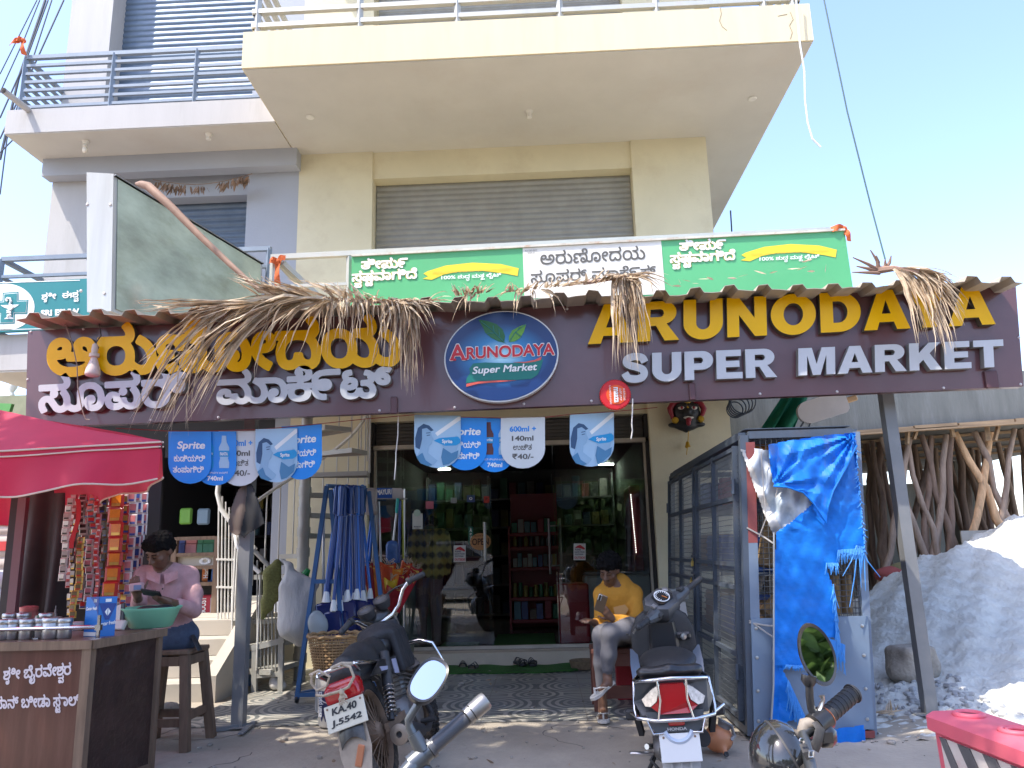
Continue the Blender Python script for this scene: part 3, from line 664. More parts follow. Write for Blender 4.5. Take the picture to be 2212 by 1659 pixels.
t2=MB(); tpx(t2,'A',f(774,694),f(880,690),f(774,585),ye-.001,bold=.055); tpx(t2,'RUNODAYA',f(878,686),f(1440,659),f(878,602),ye-.001,bold=.06)
t2.build('name_outline',flat('print_white',(.8,.8,.78)),rim); t.build('name_print',flat('emblem_red',(.55,.012,.02),.4),rim)
t=MB(); tpx(t,'Super Market',f(915,790),f(1320,765),f(915,730),ye-.003,bold=.022,shear=.03); t.build('word_print',MATS['print_white'],rim)
sc=MB()
for zx,zy,ff in((195,510,zA),(525,492,zA),(1455,465,zA),(1905,430,zA),(950,1065,zA),(1375,1048,zA),(175,810,zA),(1515,365,zC),(2170,328,zC),(335,1005,zC),(808,985,zC),(1243,963,zC),(1668,945,zC),(550,900,zB),(1035,886,zB),(1705,862,zB),(2190,840,zB),(790,287,zB),(2180,545,zB)):
    p=at(*ff(zx,zy),y=YS); sc.lathe([(0,.008),(.008,.006),(.011,0)],p,8,Matrix.Rotation(R_(90),3,'X'))
sc.build('panel_screws',flat('screw_grey',(.55,.5,.48),.4,metal=.4),SG)
for px,py,wd in((852,868,.05),(1494,838,.045),(2138,812,.09)):
    p=at(px,py,y=YS); MB().rbox(p+V((0,-.012,-.03)),(wd,.028,.13),.006).build('edge_clip',flat('maroon_clip',(.09,.035,.04),.4),SG)
# round red tag hanging on the sign
tg=thing('round_red_tag','round red scalloped drink tag hanging on the maroon sign left edge of the silver word','tag',at(1329,853,y=YS-.03)); p=at(1329,853,y=YS-.03)
RX=Matrix.Rotation(R_(90),3,'X')
q=MB(); q.lathe([(0,.006),(.105,.006),(.108,0),(0,0)],p,32,RX)
for k in range(40):
    an=k*math.pi/20; q.ell(p+V((.107*math.cos(an),0,.107*math.sin(an))),(.009,.006,.009),6,5)
q.build('disc',flat('tag_red',(.6,.012,.015),.35),tg,40)
MB().lathe([(0,.009),(.072,.009),(.074,.005)],p+V((.008,0,0)),24,RX).build('orange_spot',flat('tag_orange',(.78,.10,.01),.4),tg)
q=MB(); text(q,'maaza',p+V((-.012,-.012,.055)),V((0,0,-.115)),V((.033,0,0)),(0,-1,0),bold=.03); text(q,'ಒಂದು ಅದ್ಭುತ ಅನುಭವ',p+V((-.045,-.012,.07)),V((0,0,-.14)),V((.018,0,0)),(0,-1,0)); text(q,'ಮನೆಗೆ ತನ್ನಿ',p+V((.03,-.012,.045)),V((0,0,-.09)),V((.018,0,0)),(0,-1,0)); text(q,'ಈ ಹಬ್ಬದಂದು',p+V((.058,-.012,.045)),V((0,0,-.09)),V((.016,0,0)),(0,-1,0)); q.build('tag_lettering',MATS['print_white'],tg)
# bulb hanging before the sign
b0=at(206,742,y=5.5); hb=thing('hanging_bulb','white bulb in a holder hanging before the yellow letters at the sign left end','bulb',b0)
q=MB(); q.tube([at(215,700,y=5.56),at(218,725,y=5.52),b0],.005,6); q.build('cord',flat('cord_dark',(.06,.05,.05)),hb)
q=MB(); q.lathe([(.008,0),(.02,-.01),(.024,-.05),(.02,-.075),(.036,-.08),(.036,-.105),(.022,-.11)],b0,14); q.build('holder',flat('holder_cream',(.6,.5,.42)),hb,40)
MB().lathe([(.02,-.11),(.03,-.14),(.05,-.2),(.055,-.235),(.05,-.25),(.03,-.258),(0,-.26)],b0,18).build('bulb_glass',flat('bulb_white',(.62,.50,.46),.3),hb,60)
# loose wires over the sign
def wire(name,label,pts,r,m,group=None,cat='wire'):
    return tag(MB().tube(pts,r,6).build(name,m),label,cat,group)
wire('thin_wire','thin brown wire hanging down over the left yellow letters of the sign',[at(*zA(*p),y=5.5) for p in((410,460),(455,580),(485,720),(490,860),(520,1010),(540,1060),(565,1062))],.004,flat('wire_brown',(.22,.15,.11)))
wire('thin_wire','pale cord hanging from the red tag beside the drink pennant',[at(*zC(*p),y=5.52) for p in((1928,930),(1926,1010),(1922,1090),(1926,1130),(1918,1182))],.005,flat('wire_pale',(.65,.6,.55)))
wire('thin_wire','pale cord with frayed end hanging left of the shop door pennants',[at(*zC(*p),y=5.7) for p in((452,1040),(450,1160),(438,1270),(436,1350),(428,1440))],.004,MATS['wire_pale'])
# green board with white middle
YG=6.88
GBd=thing('green_board','long green and white lettered board fixed on the first floor balcony railing','sign',at(1300,600,y=YG))
P=[at(*p,y=YG) for p in((760,553),(1824,497),(1843,625),(757,660))]
MB().prism(P,(0,.05,0)).build('panel',mat('board_green',(.10,.41,.17),.4,var=.07,scale=1.2,dirt=.12,dcol=(.2,.4,.2)),GBd)
tr=MB(); tr.bar(P[0]+V((0,-.005,0)),P[1]+V((0,-.005,0)),.03,.02); tr.build('top_edge',mat('rusty_edge',(.55,.52,.45),.7,var=.2,dirt=.8,dcol=(.4,.2,.09),dscale=9),GBd)
MB().prism([at(*p,y=YG-.004) for p in((1129,536),(1428,520),(1437,635),(1133,645))],(0,.003,0)).build('white_panel',mat('board_white',(.74,.72,.66),.5,var=.05,dirt=.2,dcol=(.6,.5,.36)),GBd)
for ox,oy in((0,0),(1335,-78)):
    q=MB()
    g=lambda x,y,ox=ox,oy=oy:zG(x+ox,y+oy-(x-50)*.0)
    for e_,m_,yy in((.10,1,YG-.003),(.055,0,YG-.006)):
        tpx(q,'ತೀ|ಪು|೯',g(93,184),g(290,176),g(93,136),yy,bold=e_*.6,mi=m_); tpx(q,'ಸ|_ಪ|ಷ|_ಟ|ವಾಗಿದೆ',g(54,262),g(330,248),g(54,188),yy,bold=e_*.6,mi=m_)
    q.cur=2; up=[(355,200),(372,190),(450,166),(560,154),(680,160),(755,178)]; lo=[(750,210),(700,200),(600,188),(500,192),(440,204),(390,226),(352,222),(375,212)]
    q.prism([at(*g(*p),y=YG-.004) for p in up+lo],(0,.002,0)); q.cur=0
    tpx(q,'ನಿಮ್ಮ ಮನೆಯ ದೇಶದ ನಂ.1 ಸನ್ ಫ್ಲವರ್ ಆಯಿಲ್',g(392,203),g(720,186),g(392,190),YG-.007,mi=1)
    tpx(q,'100% ಶು|ದ|_ಧ| ಮ|ತ|_ತು| ಲೈಟ್',g(430,237),g(682,224),g(430,208),YG-.004,bold=.02)
    q.build('slogan_lettering',[MATS['print_white'],flat('gold_print',(.72,.50,.06)),flat('banner_yellow',(.80,.58,.03))],GBd)
q=MB(); tpx(q,'ಅರುಣೋದಯ',zG(845,164),zG(1286,140),zG(845,104),YG-.006,bold=.012); tpx(q,'ಸೂಪರ್ ಮಾ|ಕೆ|೯|ಕ್',zG(805,240),zG(1332,215),zG(805,186),YG-.006,bold=.012); tpx(q,'KA-DES-2072',zG(782,108),zG(832,105),zG(782,102),YG-.006); tpx(q,'2024-25',zG(792,117),zG(822,115),zG(792,111),YG-.006)
q.build('shop_name_lettering',flat('print_grey',(.10,.095,.085)),GBd)
# pharmacy board
YPh=7.95
PB=thing('pharmacy_board','teal and white pharmacy board with serpent bowl cross on the grey building','sign',at(80,660,y=YPh))
P=[at(*p,y=YPh) for p in((-90,617),(215,600),(215,706),(-90,722))]; MB().prism(P,(0,.05,0)).build('panel',flat('pharmacy_teal',(.012,.19,.20),.4),PB)
q=MB(); pts=[zP(45+240*math.cos(k*math.pi/24-math.pi/2),462+192*math.sin(k*math.pi/24-math.pi/2)) for k in range(25)]; q.prism([at(*p,y=YPh-.003) for p in pts+[(-88,722-6),(-88,623)]],(0,.002,0)); 
q.prism([at(*zP(*p),y=YPh-.003) for p in((-300,268),(660,238),(660,244),(-300,275))],(0,.002,0)); q.prism([at(*zP(*p),y=YPh-.003) for p in((-300,655),(660,632),(660,637),(-300,661))],(0,.002,0))
def cross(mb,g,y):
    pts=[(22-g,345-g),(152+g,336-g),(152+g,404-g),(234+g,402-g),(224+g,520+g),(122+g,520+g),(120+g,600+g),(-10-g,604+g),(-5-g,525+g),(-80,525+g),(-80,412-g),(20-g,410-g)]
    mb.prism([at(*zP(*p),y=y) for p in pts],(0,.002,0))
q.build('white_print',MATS['print_white'],PB)
q=MB(); cross(q,0,YPh-.006); q.build('cross',MATS['pharmacy_teal'],PB)
q=MB(); cross(q,-9,YPh-.008); q.build('cross_line',MATS['print_white'],PB); q=MB(); cross(q,-13,YPh-.010); q.build('cross_field',MATS['pharmacy_teal'],PB)
q=MB(); q.tube([at(*zP(*p),y=YPh-.016) for p in((60,415),(50,400),(62,390),(85,392),(92,415),(80,440),(98,452),(104,470),(85,490),(60,496),(58,508),(90,510),(92,528),(62,535),(66,548))],.012,6); q.prism([at(*zP(*p),y=YPh-.014) for p in((4,448),(158,442),(130,462),(95,478),(66,478),(30,465))],(0,.003,0)); q.prism([at(*zP(*p),y=YPh-.014) for p in((72,478),(86,478),(86,540),(110,555),(110,560),(36,562),(36,557),(70,540))],(0,.003,0)); q.build('bowl_and_serpent',MATS['print_white'],PB)
q=MB(); tpx(q,'ಶ|_ೃ|ೀ  |ಈ|ಶ|_ವ',zP(345,440),zP(650,418),zP(345,345),YPh-.006,bold=.02); tpx(q,'SRI ESHW',zP(338,540),zP(655,525),zP(338,488),YPh-.006,bold=.045); tpx(q,'VEMA',zP(308,624),zP(420,619),zP(308,602),YPh-.006,bold=.03); q.build('board_lettering',MATS['print_white'],PB)
# tall box sign seen edge on
BX=thing('box_sign','tall silver edged box sign standing on end with glossy green side face','sign',(-3.5,6.6,3.2))
A=[at(187,372,y=5.9),at(245,375,y=5.9)]; B=[at(240,672,y=5.9),at(188,674,y=5.9)]; dv=V((.5,2.15,0))
sv=mat('silver_cladding',(.50,.50,.48),.38,.35,var=.08,scale=2,stretch=(6,6,.4),dirt=.25,dcol=(.4,.38,.34))
q=MB(); f4=[A[0],A[1],B[0],B[1]]; q.prism(f4,dv); q.build('case',sv,BX)
e=.03; n_=V((1,-.23,0)).normalized()
q=MB(); T0=A[1]+n_*.004; Bt=B[0]+n_*.004; q.prism([T0+dv*.02+V((0,0,-.03)),T0+dv*.98+V((0,0,-.03)),Bt+dv*.98+V((0,0,.03)),Bt+dv*.02+V((0,0,.03))],n_*.006)
q.build('green_face',mat('green_gloss',(.40,.47,.38),.16,var=.30,scale=1.6,dirt=.5,dcol=(.24,.27,.16),dscale=1.3,coat=.6,stretch=(1,1,2.2)),BX)  # pale mottled base colour stands in for reflected sky and ground
q=MB()
for s_ in(0,1): q.bar(T0+n_*.008+dv*.0+V((0,0,-.015)),T0+n_*.008+dv+V((0,0,-.015)),.03,.012)
q.build('face_trim',sv,BX)
q=MB()
for zx,zy in((550,1287),(695,1288)): q.lathe([(0,.008),(.012,.005),(.014,0)],at(.3432*zx,.3432*zy,y=5.9),8,RX)
for zx,zy in((510,252),(657,268)): q.lathe([(0,.008),(.012,.005),(.014,0)],at(*zA(zx,zy),y=5.9),8,RX)
q.build('case_screws',MATS['screw_grey'],BX)
# ---------------------------------------------------------------- drink pennants on a red thread
M_pb=flat('pennant_blue',(.008,.24,.72),.3,coat=.3); M_pw=flat('pennant_white',(.62,.64,.64),.3,coat=.3); M_pl=flat('pennant_pale',(.35,.52,.68),.3,coat=.3)
M_dk=flat('print_navy',(.03,.08,.17)); M_md=flat('print_mid_blue',(.06,.20,.36)); M_sk=flat('print_skin_blue',(.26,.42,.58)); M_bt=flat('print_bottle_blue',(.01,.28,.58)); M_bn=flat('print_brown',(.10,.03,.03))
def pennant(x0,x1,yl,yr,yb,kind,y,label):
    a,b=at(x0,yl,y=y),at(x1,yr,y=y); cb=at((x0+x1)/2,yb,y=y); ux=b-a; uz=V((0,0,cb.z-(a.z+b.z)/2)); sk_=(cb-(a+b)/2)-uz
    F=lambda u,v,l=0:a+ux*u+uz*v+sk_*v+V((0,-l,0))
    t=thing('drink_pennant',label,'pennant',(a+b)/2,'drink pennants strung under the sign')
    sh=[(0,0),(1,0),(1,.62)]+[(.5+.5*math.cos(k*math.pi/12),.62+.38*math.sin(k*math.pi/12)) for k in range(1,12)]+[(0,.62)]
    MB().prism([F(u,v) for u,v in sh],(0,.003,0)).build('card',{'s':M_pb,'b':M_pb,'w':M_pw,'g':M_pl}[kind],t)
    def pl(q,pts,l): q.prism([F(u,v,l) for u,v in pts],(0,.001,0))
    def tx(q,body,u0,v0,u1,h,**k): text(q,body,F(u0,v0),F(u1,v0)-F(u0,v0),F(u0,v0-h)-F(u0,v0),(0,-1,0),**k)
    q=MB()
    if kind=='s':
        tx(q,'Sprite',.19,.38,.84,.19,bold=.03,shear=.06); tx(q,'ಕುಡಿಯಿರಿ',.13,.58,.86,.13,bold=.02); tx(q,'ತಂಪಾಗಿರಿ',.11,.79,.83,.13,bold=.02); q.build('slogan_lettering',MATS['print_white'],t)
    elif kind=='w':
        tx(q,'600ml +',.2,.28,.8,.11,bold=.03,mi=1); tx(q,'140ml',.25,.46,.74,.10,bold=.03); tx(q,'ಉಚಿತ',.28,.64,.7,.12,bold=.01); tx(q,'₹40/-',.26,.82,.74,.11,bold=.02); q.build('offer_lettering',[MATS['print_grey'],M_pb],t)
    elif kind=='b':
        for x,m_,cap in((.36,0,1),(.72,1,1)):
            q.cur=m_; pl(q,[(x-.05,.08),(x+.05,.08),(x+.06,.2),(x+.12,.3),(x+.12,.42),(x+.09,.5),(x+.12,.58),(x+.11,.68),(x-.11,.68),(x-.12,.58),(x-.09,.5),(x-.12,.42),(x-.12,.3),(x-.06,.2)],.003)
            q.cur=2; pl(q,[(x-.12,.36),(x+.12,.36),(x+.12,.47),(x-.12,.47)],.0045)
        q.cur=3; tx(q,'Sprite',.26,.45,.46,.07,bold=.02,mi=3,lift=.006); tx(q,'FANTA',.63,.45,.81,.06,bold=.03,mi=3,lift=.006); tx(q,'ಆಫರ್ ಸೀಮಿತ ಅವಧಿಗೆ',.2,.79,.8,.045,mi=3); tx(q,'740ml',.33,.91,.69,.085,bold=.03,mi=3); q.build('bottle_print',[M_bn if label.count('brown') else M_bt,M_pl,M_bt,MATS['print_white']],t)
    else:
        q.cur=3; pl(q,[(.45,.34),(.95,.02),(1,.02),(1,.08),(.5,.40)],.0015)
        q.cur=0; pl(q,[(.08,.25),(.2,.17),(.32,.2),(.42,.29),(.36,.31),(.2,.32),(.16,.5),(.12,.66),(.03,.62),(.02,.45)],.002)
        q.cur=1; pl(q,[(.17,.27),(.27,.25),(.36,.31),(.38,.40),(.42,.46),(.39,.49),(.38,.55),(.31,.6),(.3,.72),(.5,.86),(.42,.95),(.2,.9),(.06,.8),(.13,.66),(.17,.5)],.003)
        q.cur=2; pl(q,[(.42,.49),(.53,.44),(.62,.43),(.94,.40),(.99,.45),(.99,.52),(.9,.57),(.66,.58),(.53,.53)],.005)
        q.cur=1; pl(q,[(.6,.57),(.75,.55),(.9,.38),(.97,.42),(.95,.55),(.9,.68),(.8,.78),(.7,.7)],.004)
        q.cur=4; pl(q,[(.05,.8),(.18,.72),(.25,.86),(.4,.95),(.3,.97),(.14,.92)],.0045); pl(q,[(.62,.62),(.8,.72),(.95,.66),(.92,.8),(.75,.92),(.62,.95),(.58,.8)],.0055)
        q.cur=0; pl(q,[(.27,.385),(.34,.375),(.34,.39),(.27,.40)],.0045); pl(q,[(.26,.34),(.35,.33),(.35,.343),(.26,.355)],.0045)
        tx(q,'Sprite',.6,.55,.82,.09,bold=.03,mi=3,lift=.0065); q.build('picture_print',[M_dk,M_sk,M_bt,MATS['print_white'],M_md],t)
    return t
for a_ in((364,456,932,932,1045,'s',5.735,'blue pennant with white lettering beside the red umbrella tip'),
 (418,510,932,932,1049,'b',5.75,'blue bottle pennant reading 740ml between blue and white pennants left of the stairs'),
 (472,564,931,930,1050,'w',5.765,'white price pennant half hidden beside the left picture pennant'),
 (552,642,927,925,1042,'g',5.735,'pale picture pennant with drinking woman in the left row'),
 (608,695,921,915,1036,'s',5.75,'blue lettered pennant at the stair end of the left row'),
 (895,995,896,898,1011,'g',5.735,'pale picture pennant at the left end of the door row'),
 (960,1051,902,902,1016,'s',5.75,'blue lettered pennant behind the picture pennant over the shop door'),
 (1024,1112,903,903,1020,'b',5.765,'blue pennant with brown bottle over the shop door'),
 (1082,1177,903,901,1012,'w',5.735,'white price pennant reading 600ml over the shop door'),
 (1231,1326,896,890,1008,'g',5.735,'pale picture pennant hanging alone right of the white pennant')): pennant(*a_)
pts=[at(a,b,y=5.745) for a,b in((250,925),(364,931),(456,931),(560,928),(695,915),(790,905),(893,896),(1000,901),(1100,903),(1180,901),(1231,895),(1326,889),(1420,880))]
tag(MB().tube(pts,.003,5).build('red_thread',flat('thread_red',(.35,.05,.05))),'thin red thread carrying the drink pennants below the maroon sign','string')
# ================================================================ PALM FRONDS, CABLES, HANGING THINGS
M_pa=mat('dry_palm_leaf',(.58,.45,.31),.75,var=.35,scale=9,stretch=(1,1,3),trans=.2)
M_paA=[M_pa,mat('pale_palm_leaf',(.64,.52,.38),.75,var=.25,scale=9,trans=.2),mat('brown_palm_leaf',(.36,.26,.175),.8,var=.35,scale=9,trans=.1)]
M_pa2=mat('dry_palm_stem',(.28,.17,.12),.7,var=.25,scale=6)
def ribbon_leaf(mb,a,c,b,w,fold=.5,n=9,twist=1.0):
    a,b,c=V(a),V(b),V(c); vs=[]; ph=random.uniform(-1,1)*twist; L=(b-a).length
    for i in range(n+1):
        t=i/n; p=a*(1-t)**2+c*2*t*(1-t)+b*t*t; d=((c-a)*(1-t)+(b-c)*t).normalized()
        s=d.cross(V((0,1,.25))); s=s.normalized() if s.length>.05 else V((1,0,0)); u=d.cross(s)
        an=ph+t*twist*1.5*(1 if ph>0 else -1); s,u=s*math.cos(an)+u*math.sin(an),u*math.cos(an)-s*math.sin(an)
        ww=w*(min(1,.35+t*3)*(1-t**2.2)+.03); k=V((random.uniform(-1,1),random.uniform(-1,1),random.uniform(-1,1)))*.011*L*min(1,t*2)
        vs+=[p+s*ww+u*ww*fold+k,p+k,p-s*ww+u*ww*fold+k]
    mb.add(vs,[(i*3+j,i*3+j+1,i*3+j+4,i*3+j+3) for i in range(n) for j in(0,1)])
def spray(mb,src,tips,n,y=5.24,bow=60,w=.016,jit=14,dep=.14):
    """leaflets from a line of source pixels to a line of tip pixels, bowing over the roof edge"""
    def pick(line,t):
        t=max(0,min(.9999,t))*(len(line)-1); i=int(t); f=t-i; return line[i][0]*(1-f)+line[i+1][0]*f,line[i][1]*(1-f)+line[i+1][1]*f
    for k in range(n):
        t=(k+random.random())/n; s=pick(src,t+random.uniform(-.1,.1)); e=pick(tips,t+random.uniform(-.06,.06))
        e=(e[0]+random.gauss(0,jit),e[1]+random.gauss(0,jit)); m=((s[0]*.45+e[0]*.55),min(s[1],e[1])-bow*random.uniform(.3,1.1)+(abs(e[1]-s[1])*.25))
        mb.cur=random.choice((0,0,0,1,1,2)); e=(e[0]+(s[0]-e[0])*(random.random()<.2)*.45,e[1]+(s[1]-e[1])*(random.random()<.2)*.45)
        ys=y+random.uniform(-.02,.06); ye=y-random.uniform(0,dep)
        ribbon_leaf(mb,at(*s,y=ys),at(*m,y=y-random.uniform(0,dep*.7)),at(*e,y=ye),w*random.uniform(.6,1.15))
GRP='dry palm fronds draped over the awning edge'
def frond(label,loc):
    return thing('palm_frond',label,'palm frond',loc,GRP)
f1=frond('largest dry palm frond with long leaflets drooping over the left yellow letters',at(600,640,y=5.25)); q=MB()
spray(q,[(500,652),(640,640),(720,650)],[(280,935),(300,900),(352,930),(395,895),(430,850),(470,790)],58,bow=75,w=.019)
spray(q,[(640,640),(740,650)],[(480,690),(590,770),(690,760)],26,bow=25,w=.015)
spray(q,[(520,655),(640,650)],[(285,655),(300,668),(380,676),(430,690)],24,bow=6,w=.014,jit=6)
spray(q,[(560,640),(760,640)],[(490,596),(505,588),(520,612),(600,602),(680,610)],34,bow=4,w=.013,jit=7)
q.build('leaflets',M_paA,f1); q=MB(); q.tube([at(*p,y=5.6-.03*i) for i,p in enumerate(((294,397),(306,398),(320,402),(370,447),(430,508),(498,572),(560,628),(700,655)))],[.012,.03,.036,.032,.027,.022,.016,.008],8); q.build('stem',M_pa2,f1,60)
f2=frond('dry palm frond hanging in a ragged fringe between the left letters and the oval',at(820,650,y=5.25)); q=MB()
spray(q,[(700,640),(900,650)],[(690,740),(720,725),(760,745),(800,745),(840,720),(900,690),(930,700)],62,bow=18,w=.013)
spray(q,[(850,660),(900,655)],[(800,790),(860,800),(880,860),(905,815),(875,830)],40,bow=12,w=.016,jit=8)
spray(q,[(720,648),(900,655)],[(700,612),(760,622),(830,640),(960,652)],40,bow=4,w=.013,jit=8)
spray(q,[(860,655),(930,650)],[(905,720),(960,655),(975,648)],14,bow=12,w=.012)
q.build('leaflets',M_paA,f2); MB().tube([at(700,645,y=5.3),at(800,652,y=5.28),at(925,652,y=5.3)],.014,6).build('stem',M_pa2,f2)
f3=frond('small tuft of dry palm standing on the awning edge left of the white panel',at(1000,640,y=5.25)); q=MB()
spray(q,[(985,640),(1050,632)],[(968,618),(990,612),(1010,622),(1040,618),(1075,616)],30,bow=2,w=.012,jit=6); spray(q,[(1000,632),(1040,640)],[(985,690),(1005,665),(1040,655)],9,bow=10,w=.012)
q.build('leaflets',M_paA,f3)
f4=frond('small dry palm frond sprawled on the awning edge under the white panel',at(1110,640,y=5.25)); q=MB()
spray(q,[(1090,632),(1250,615)],[(1090,612),(1130,622),(1200,600),(1245,606),(1290,612)],40,bow=3,w=.012,jit=6); spray(q,[(1100,630),(1180,625)],[(1085,690),(1110,680),(1160,650),(1230,660)],14,bow=10,w=.012)
q.build('leaflets',M_paA,f4)
f5=frond('dry palm frond hanging straight down over the silver word and first yellow capitals',at(1345,600,y=5.25)); q=MB()
spray(q,[(1325,592),(1370,594)],[(1325,805),(1345,770),(1370,800),(1385,740),(1410,735)],46,bow=20,w=.015,jit=10); spray(q,[(1330,596),(1370,592)],[(1270,640),(1300,625),(1400,640),(1428,610),(1440,630)],30,bow=14,w=.013); spray(q,[(1260,612),(1340,600)],[(1270,598),(1330,588),(1400,605)],18,bow=3,w=.012,jit=6)
q.build('leaflets',M_paA,f5); MB().tube([at(1260,612,y=5.3),at(1350,598,y=5.24),at(1352,640,y=5.2)],[.014,.012,.006],6).build('stem',M_pa2,f5)
f6=frond('dry palm frond fanned over the last yellow capitals with its stalk sticking up',at(1950,590,y=5.25)); q=MB()
spray(q,[(1925,580),(1985,585)],[(1975,745),(2010,735),(2045,750),(2070,770),(2080,700),(2075,640)],60,bow=34,w=.015,jit=9); spray(q,[(1940,578),(2000,585)],[(2060,600),(2085,640),(2075,690)],18,bow=16,w=.013)
q.build('leaflets',M_paA,f6); q=MB()
for a,b in(((1900,585),(1842,556)),((1900,585),(1880,540)),((1905,585),(1912,560)),((1900,590),(1840,588)),((1895,580),(1893,552)),((1910,582),(1925,552)),((1890,585),(1850,575))): q.tube([at(*a,y=5.3),at((a[0]+b[0])/2+4,(a[1]+b[1])/2,y=5.28),at(*b,y=5.26)],[.016,.012,.004],5)
q.tube([at(1890,585,y=5.32),at(1930,580,y=5.25),at(1985,588,y=5.2)],[.03,.022,.01],7); q.build('stem',M_pa2,f6)
lt=MB()
for x,y in((1480,612),(1500,606),(1535,600),(1600,596),(1660,588),(1710,580),(1745,560),(1770,585),(310,652),(345,660)):
    for k in range(2): leaf(lt,at(x+random.uniform(-14,14),y+random.uniform(-4,4),y=5.33)+V((0,0,-.015)),(random.uniform(-1,1),random.uniform(-.3,.3),random.uniform(-.1,.4)),random.uniform(.05,.11),.008)
o=tag(lt.build('dry_litter',M_pa),'dry leaf litter scattered along the awning edge','litter'); o['kind']='stuff'
# overhead cables
M_cb=flat('cable_black',(.03,.04,.06),.5)
for i,(pts,y,r) in enumerate(((((138,0),(70,150),(0,300)),10,.012),(((104,0),(60,120),(0,255)),10.3,.012),(((98,0),(40,170),(0,345)),10.6,.02),(((86,0),(50,90),(0,200)),11,.010),(((80,0),(40,80),(0,160)),11.3,.010),(((112,0),(70,130),(15,300),(0,420)),11.6,.012),(((0,330),(25,305),(40,290)),9.6,.01),)):
    tag(MB().tube([at(*p,y=y) for p in pts],r,5).build('overhead_cable',M_cb),'dark cable crossing the sky at the upper left corner','cable','overhead cables at the upper left')
wire('service_wire','dark green wire slanting down across the open sky to the right frond',[at(*p,y=6.2-.1*i) for i,p in enumerate(((1778,-10),(1830,240),(1880,440),(1912,560)))],.006,flat('wire_green',(.03,.08,.07)))
wire('white_wire','white wire dangling from the right end of the big balcony',[at(*zz,y=6.95) for zz in((1720,-5),(1722,30),(1728,95),(1738,155),(1739,215),(1745,265),(1755,300),(1773,318))],.009,flat('wire_white',(.75,.75,.72)))
wire('aerial_wire','thin dark wire rising behind the right end of the green board',[at(1578,455,y=9.5),at(1582,520,y=9.5)],.01,M_cb)
# carved demon mask on the pillar
mk=thing('carved_mask','black carved demon mask with red tongue and gold ear discs on the pillar','mask',at(1482,895,y=8.78)); c=at(1482,892,y=8.72)
def mp_(x,y,d=0): p=at(1436.8+.2288*x,840.4+.2288*y,y=8.72); return np.array([p.x,8.72-d,p.z])
sd=SDF(.03); sd.ell(mp_(200,220),(.155,.09,.16)); sd.ell(mp_(200,340),(.13,.07,.07)); sd.ell(mp_(85,340),(.07,.05,.03)); sd.ell(mp_(320,335),(.07,.05,.03)); sd.ell(mp_(205,225,.08),(.03,.035,.04)); sd.ell(mp_(165,255,.07),(.03,.03,.02)); sd.ell(mp_(240,255,.07),(.03,.03,.02)); sd.cap(mp_(110,170,.075),mp_(185,165,.085),.016,.012,0,.01); sd.cap(mp_(215,165,.085),mp_(290,165,.075),.012,.016,0,.01); sd.ell(mp_(200,385),(.03,.03,.03))
mk_face=sd.build('face',mat('mask_black',(.02,.02,.022),.45,var=.2),.009,mk)
M_mr=flat('mask_red',(.28,.015,.03),.4); M_mg=flat('mask_gold',(.55,.33,.03),.4,metal=.3)
q=MB()
for s in(-1,1):
    q.tube([mp_(200+s*a,b,.03) for a,b in((95,118),(135,150),(160,190),(150,230),(135,265),(140,290))],[.03,.035,.034,.028,.022,.015],8)
    q.ell(mp_(200+s*85,112,.04),(.05,.04,.04),10,7)
q.build('head_ornament',M_mr,mk,60)
q=MB(); q.ell(mp_(210,300,.085),(.035,.03,.03),10,7); q.ell(mp_(205,330,.10),(.028,.02,.035),10,7); q.build('tongue',M_mr,mk,60)
for s,x in((-1,145),(1,258)): MB().ell(mp_(x,188,.07),(.042,.022,.024),12,8).build('eye',flat('mask_white',(.75,.7,.62),.4),mk,60)
MB().ell(mp_(210,280,.08),(.06,.02,.018),12,6).build('teeth',MATS['mask_white'],mk,60)
for x in(145,258): MB().ell(mp_(x,188,.088),(.017,.008,.017),10,6).build('iris',M_mr,mk,60)
for x,y in((90,300),(330,288)): MB().lathe([(0,.03),(.028,.028),(.036,.015),(.04,0)],mp_(x,y,.04),16,RX).build('ear_disc',M_mg,mk,40)
MB().lathe([(0,.03),(.03,.02),(.045,0)],mp_(200,118,.06),16,RX).build('forehead_jewel',M_mg,mk,40); MB().ell(mp_(200,185,.09),(.012,.01,.014),8,6).build('brow_jewel',M_mg,mk,40)
q=MB(); q.tube([mp_(218,380,.02),mp_(216,490,.0),mp_(205,620,-.02)],.005,6); q.lathe([(.01,.03),(.02,.02),(.025,-.01),(.034,-.03),(.03,-.032),(0,-.02)],mp_(212,520),10); q.ell(mp_(205,545),(.02,.02,.018),8,6); q.build('bell',M_mg,mk,40)
# ice lolly sign
LP=thing('ice_lolly_sign','white ice lolly shaped sign on wires behind the maroon sign right post','sign',at(1785,885,y=7.2)); a=at(1748,890,y=7.2); b=at(1806,872,y=7.2)
d=(b-a).normalized(); up=V((0,-1,0)).cross(d).normalized()*-1
if up.z<0: up=-up
R1=.105; hl=(b-a).length
ol=[a+d*(R1*math.cos(t))+up*R1*math.sin(t) for t in [math.pi/2+math.pi*k/12 for k in range(13)]]+[b+d*.07+up*(-R1)+d*0]+[b+d*(.07+.035*math.sin(math.pi*k/8))+up*(-R1+.035-.035*math.cos(math.pi*k/8)) for k in range(0)]
ol=[a+d*(R1*math.cos(t))+up*R1*math.sin(t) for t in [math.pi/2+math.pi*k/12 for k in range(13)]]
cr_=[(.085,-1),(.115,-.75),(.125,-.4),(.125,.4),(.115,.75),(.085,1)]
ol+=[b+d*x*.9+up*R1*y for x,y in cr_]
MB().prism(ol,(0,.05,0)).build('ice_body',mat('lolly_white',(.62,.58,.56),.5,var=.06,dirt=.2),LP)
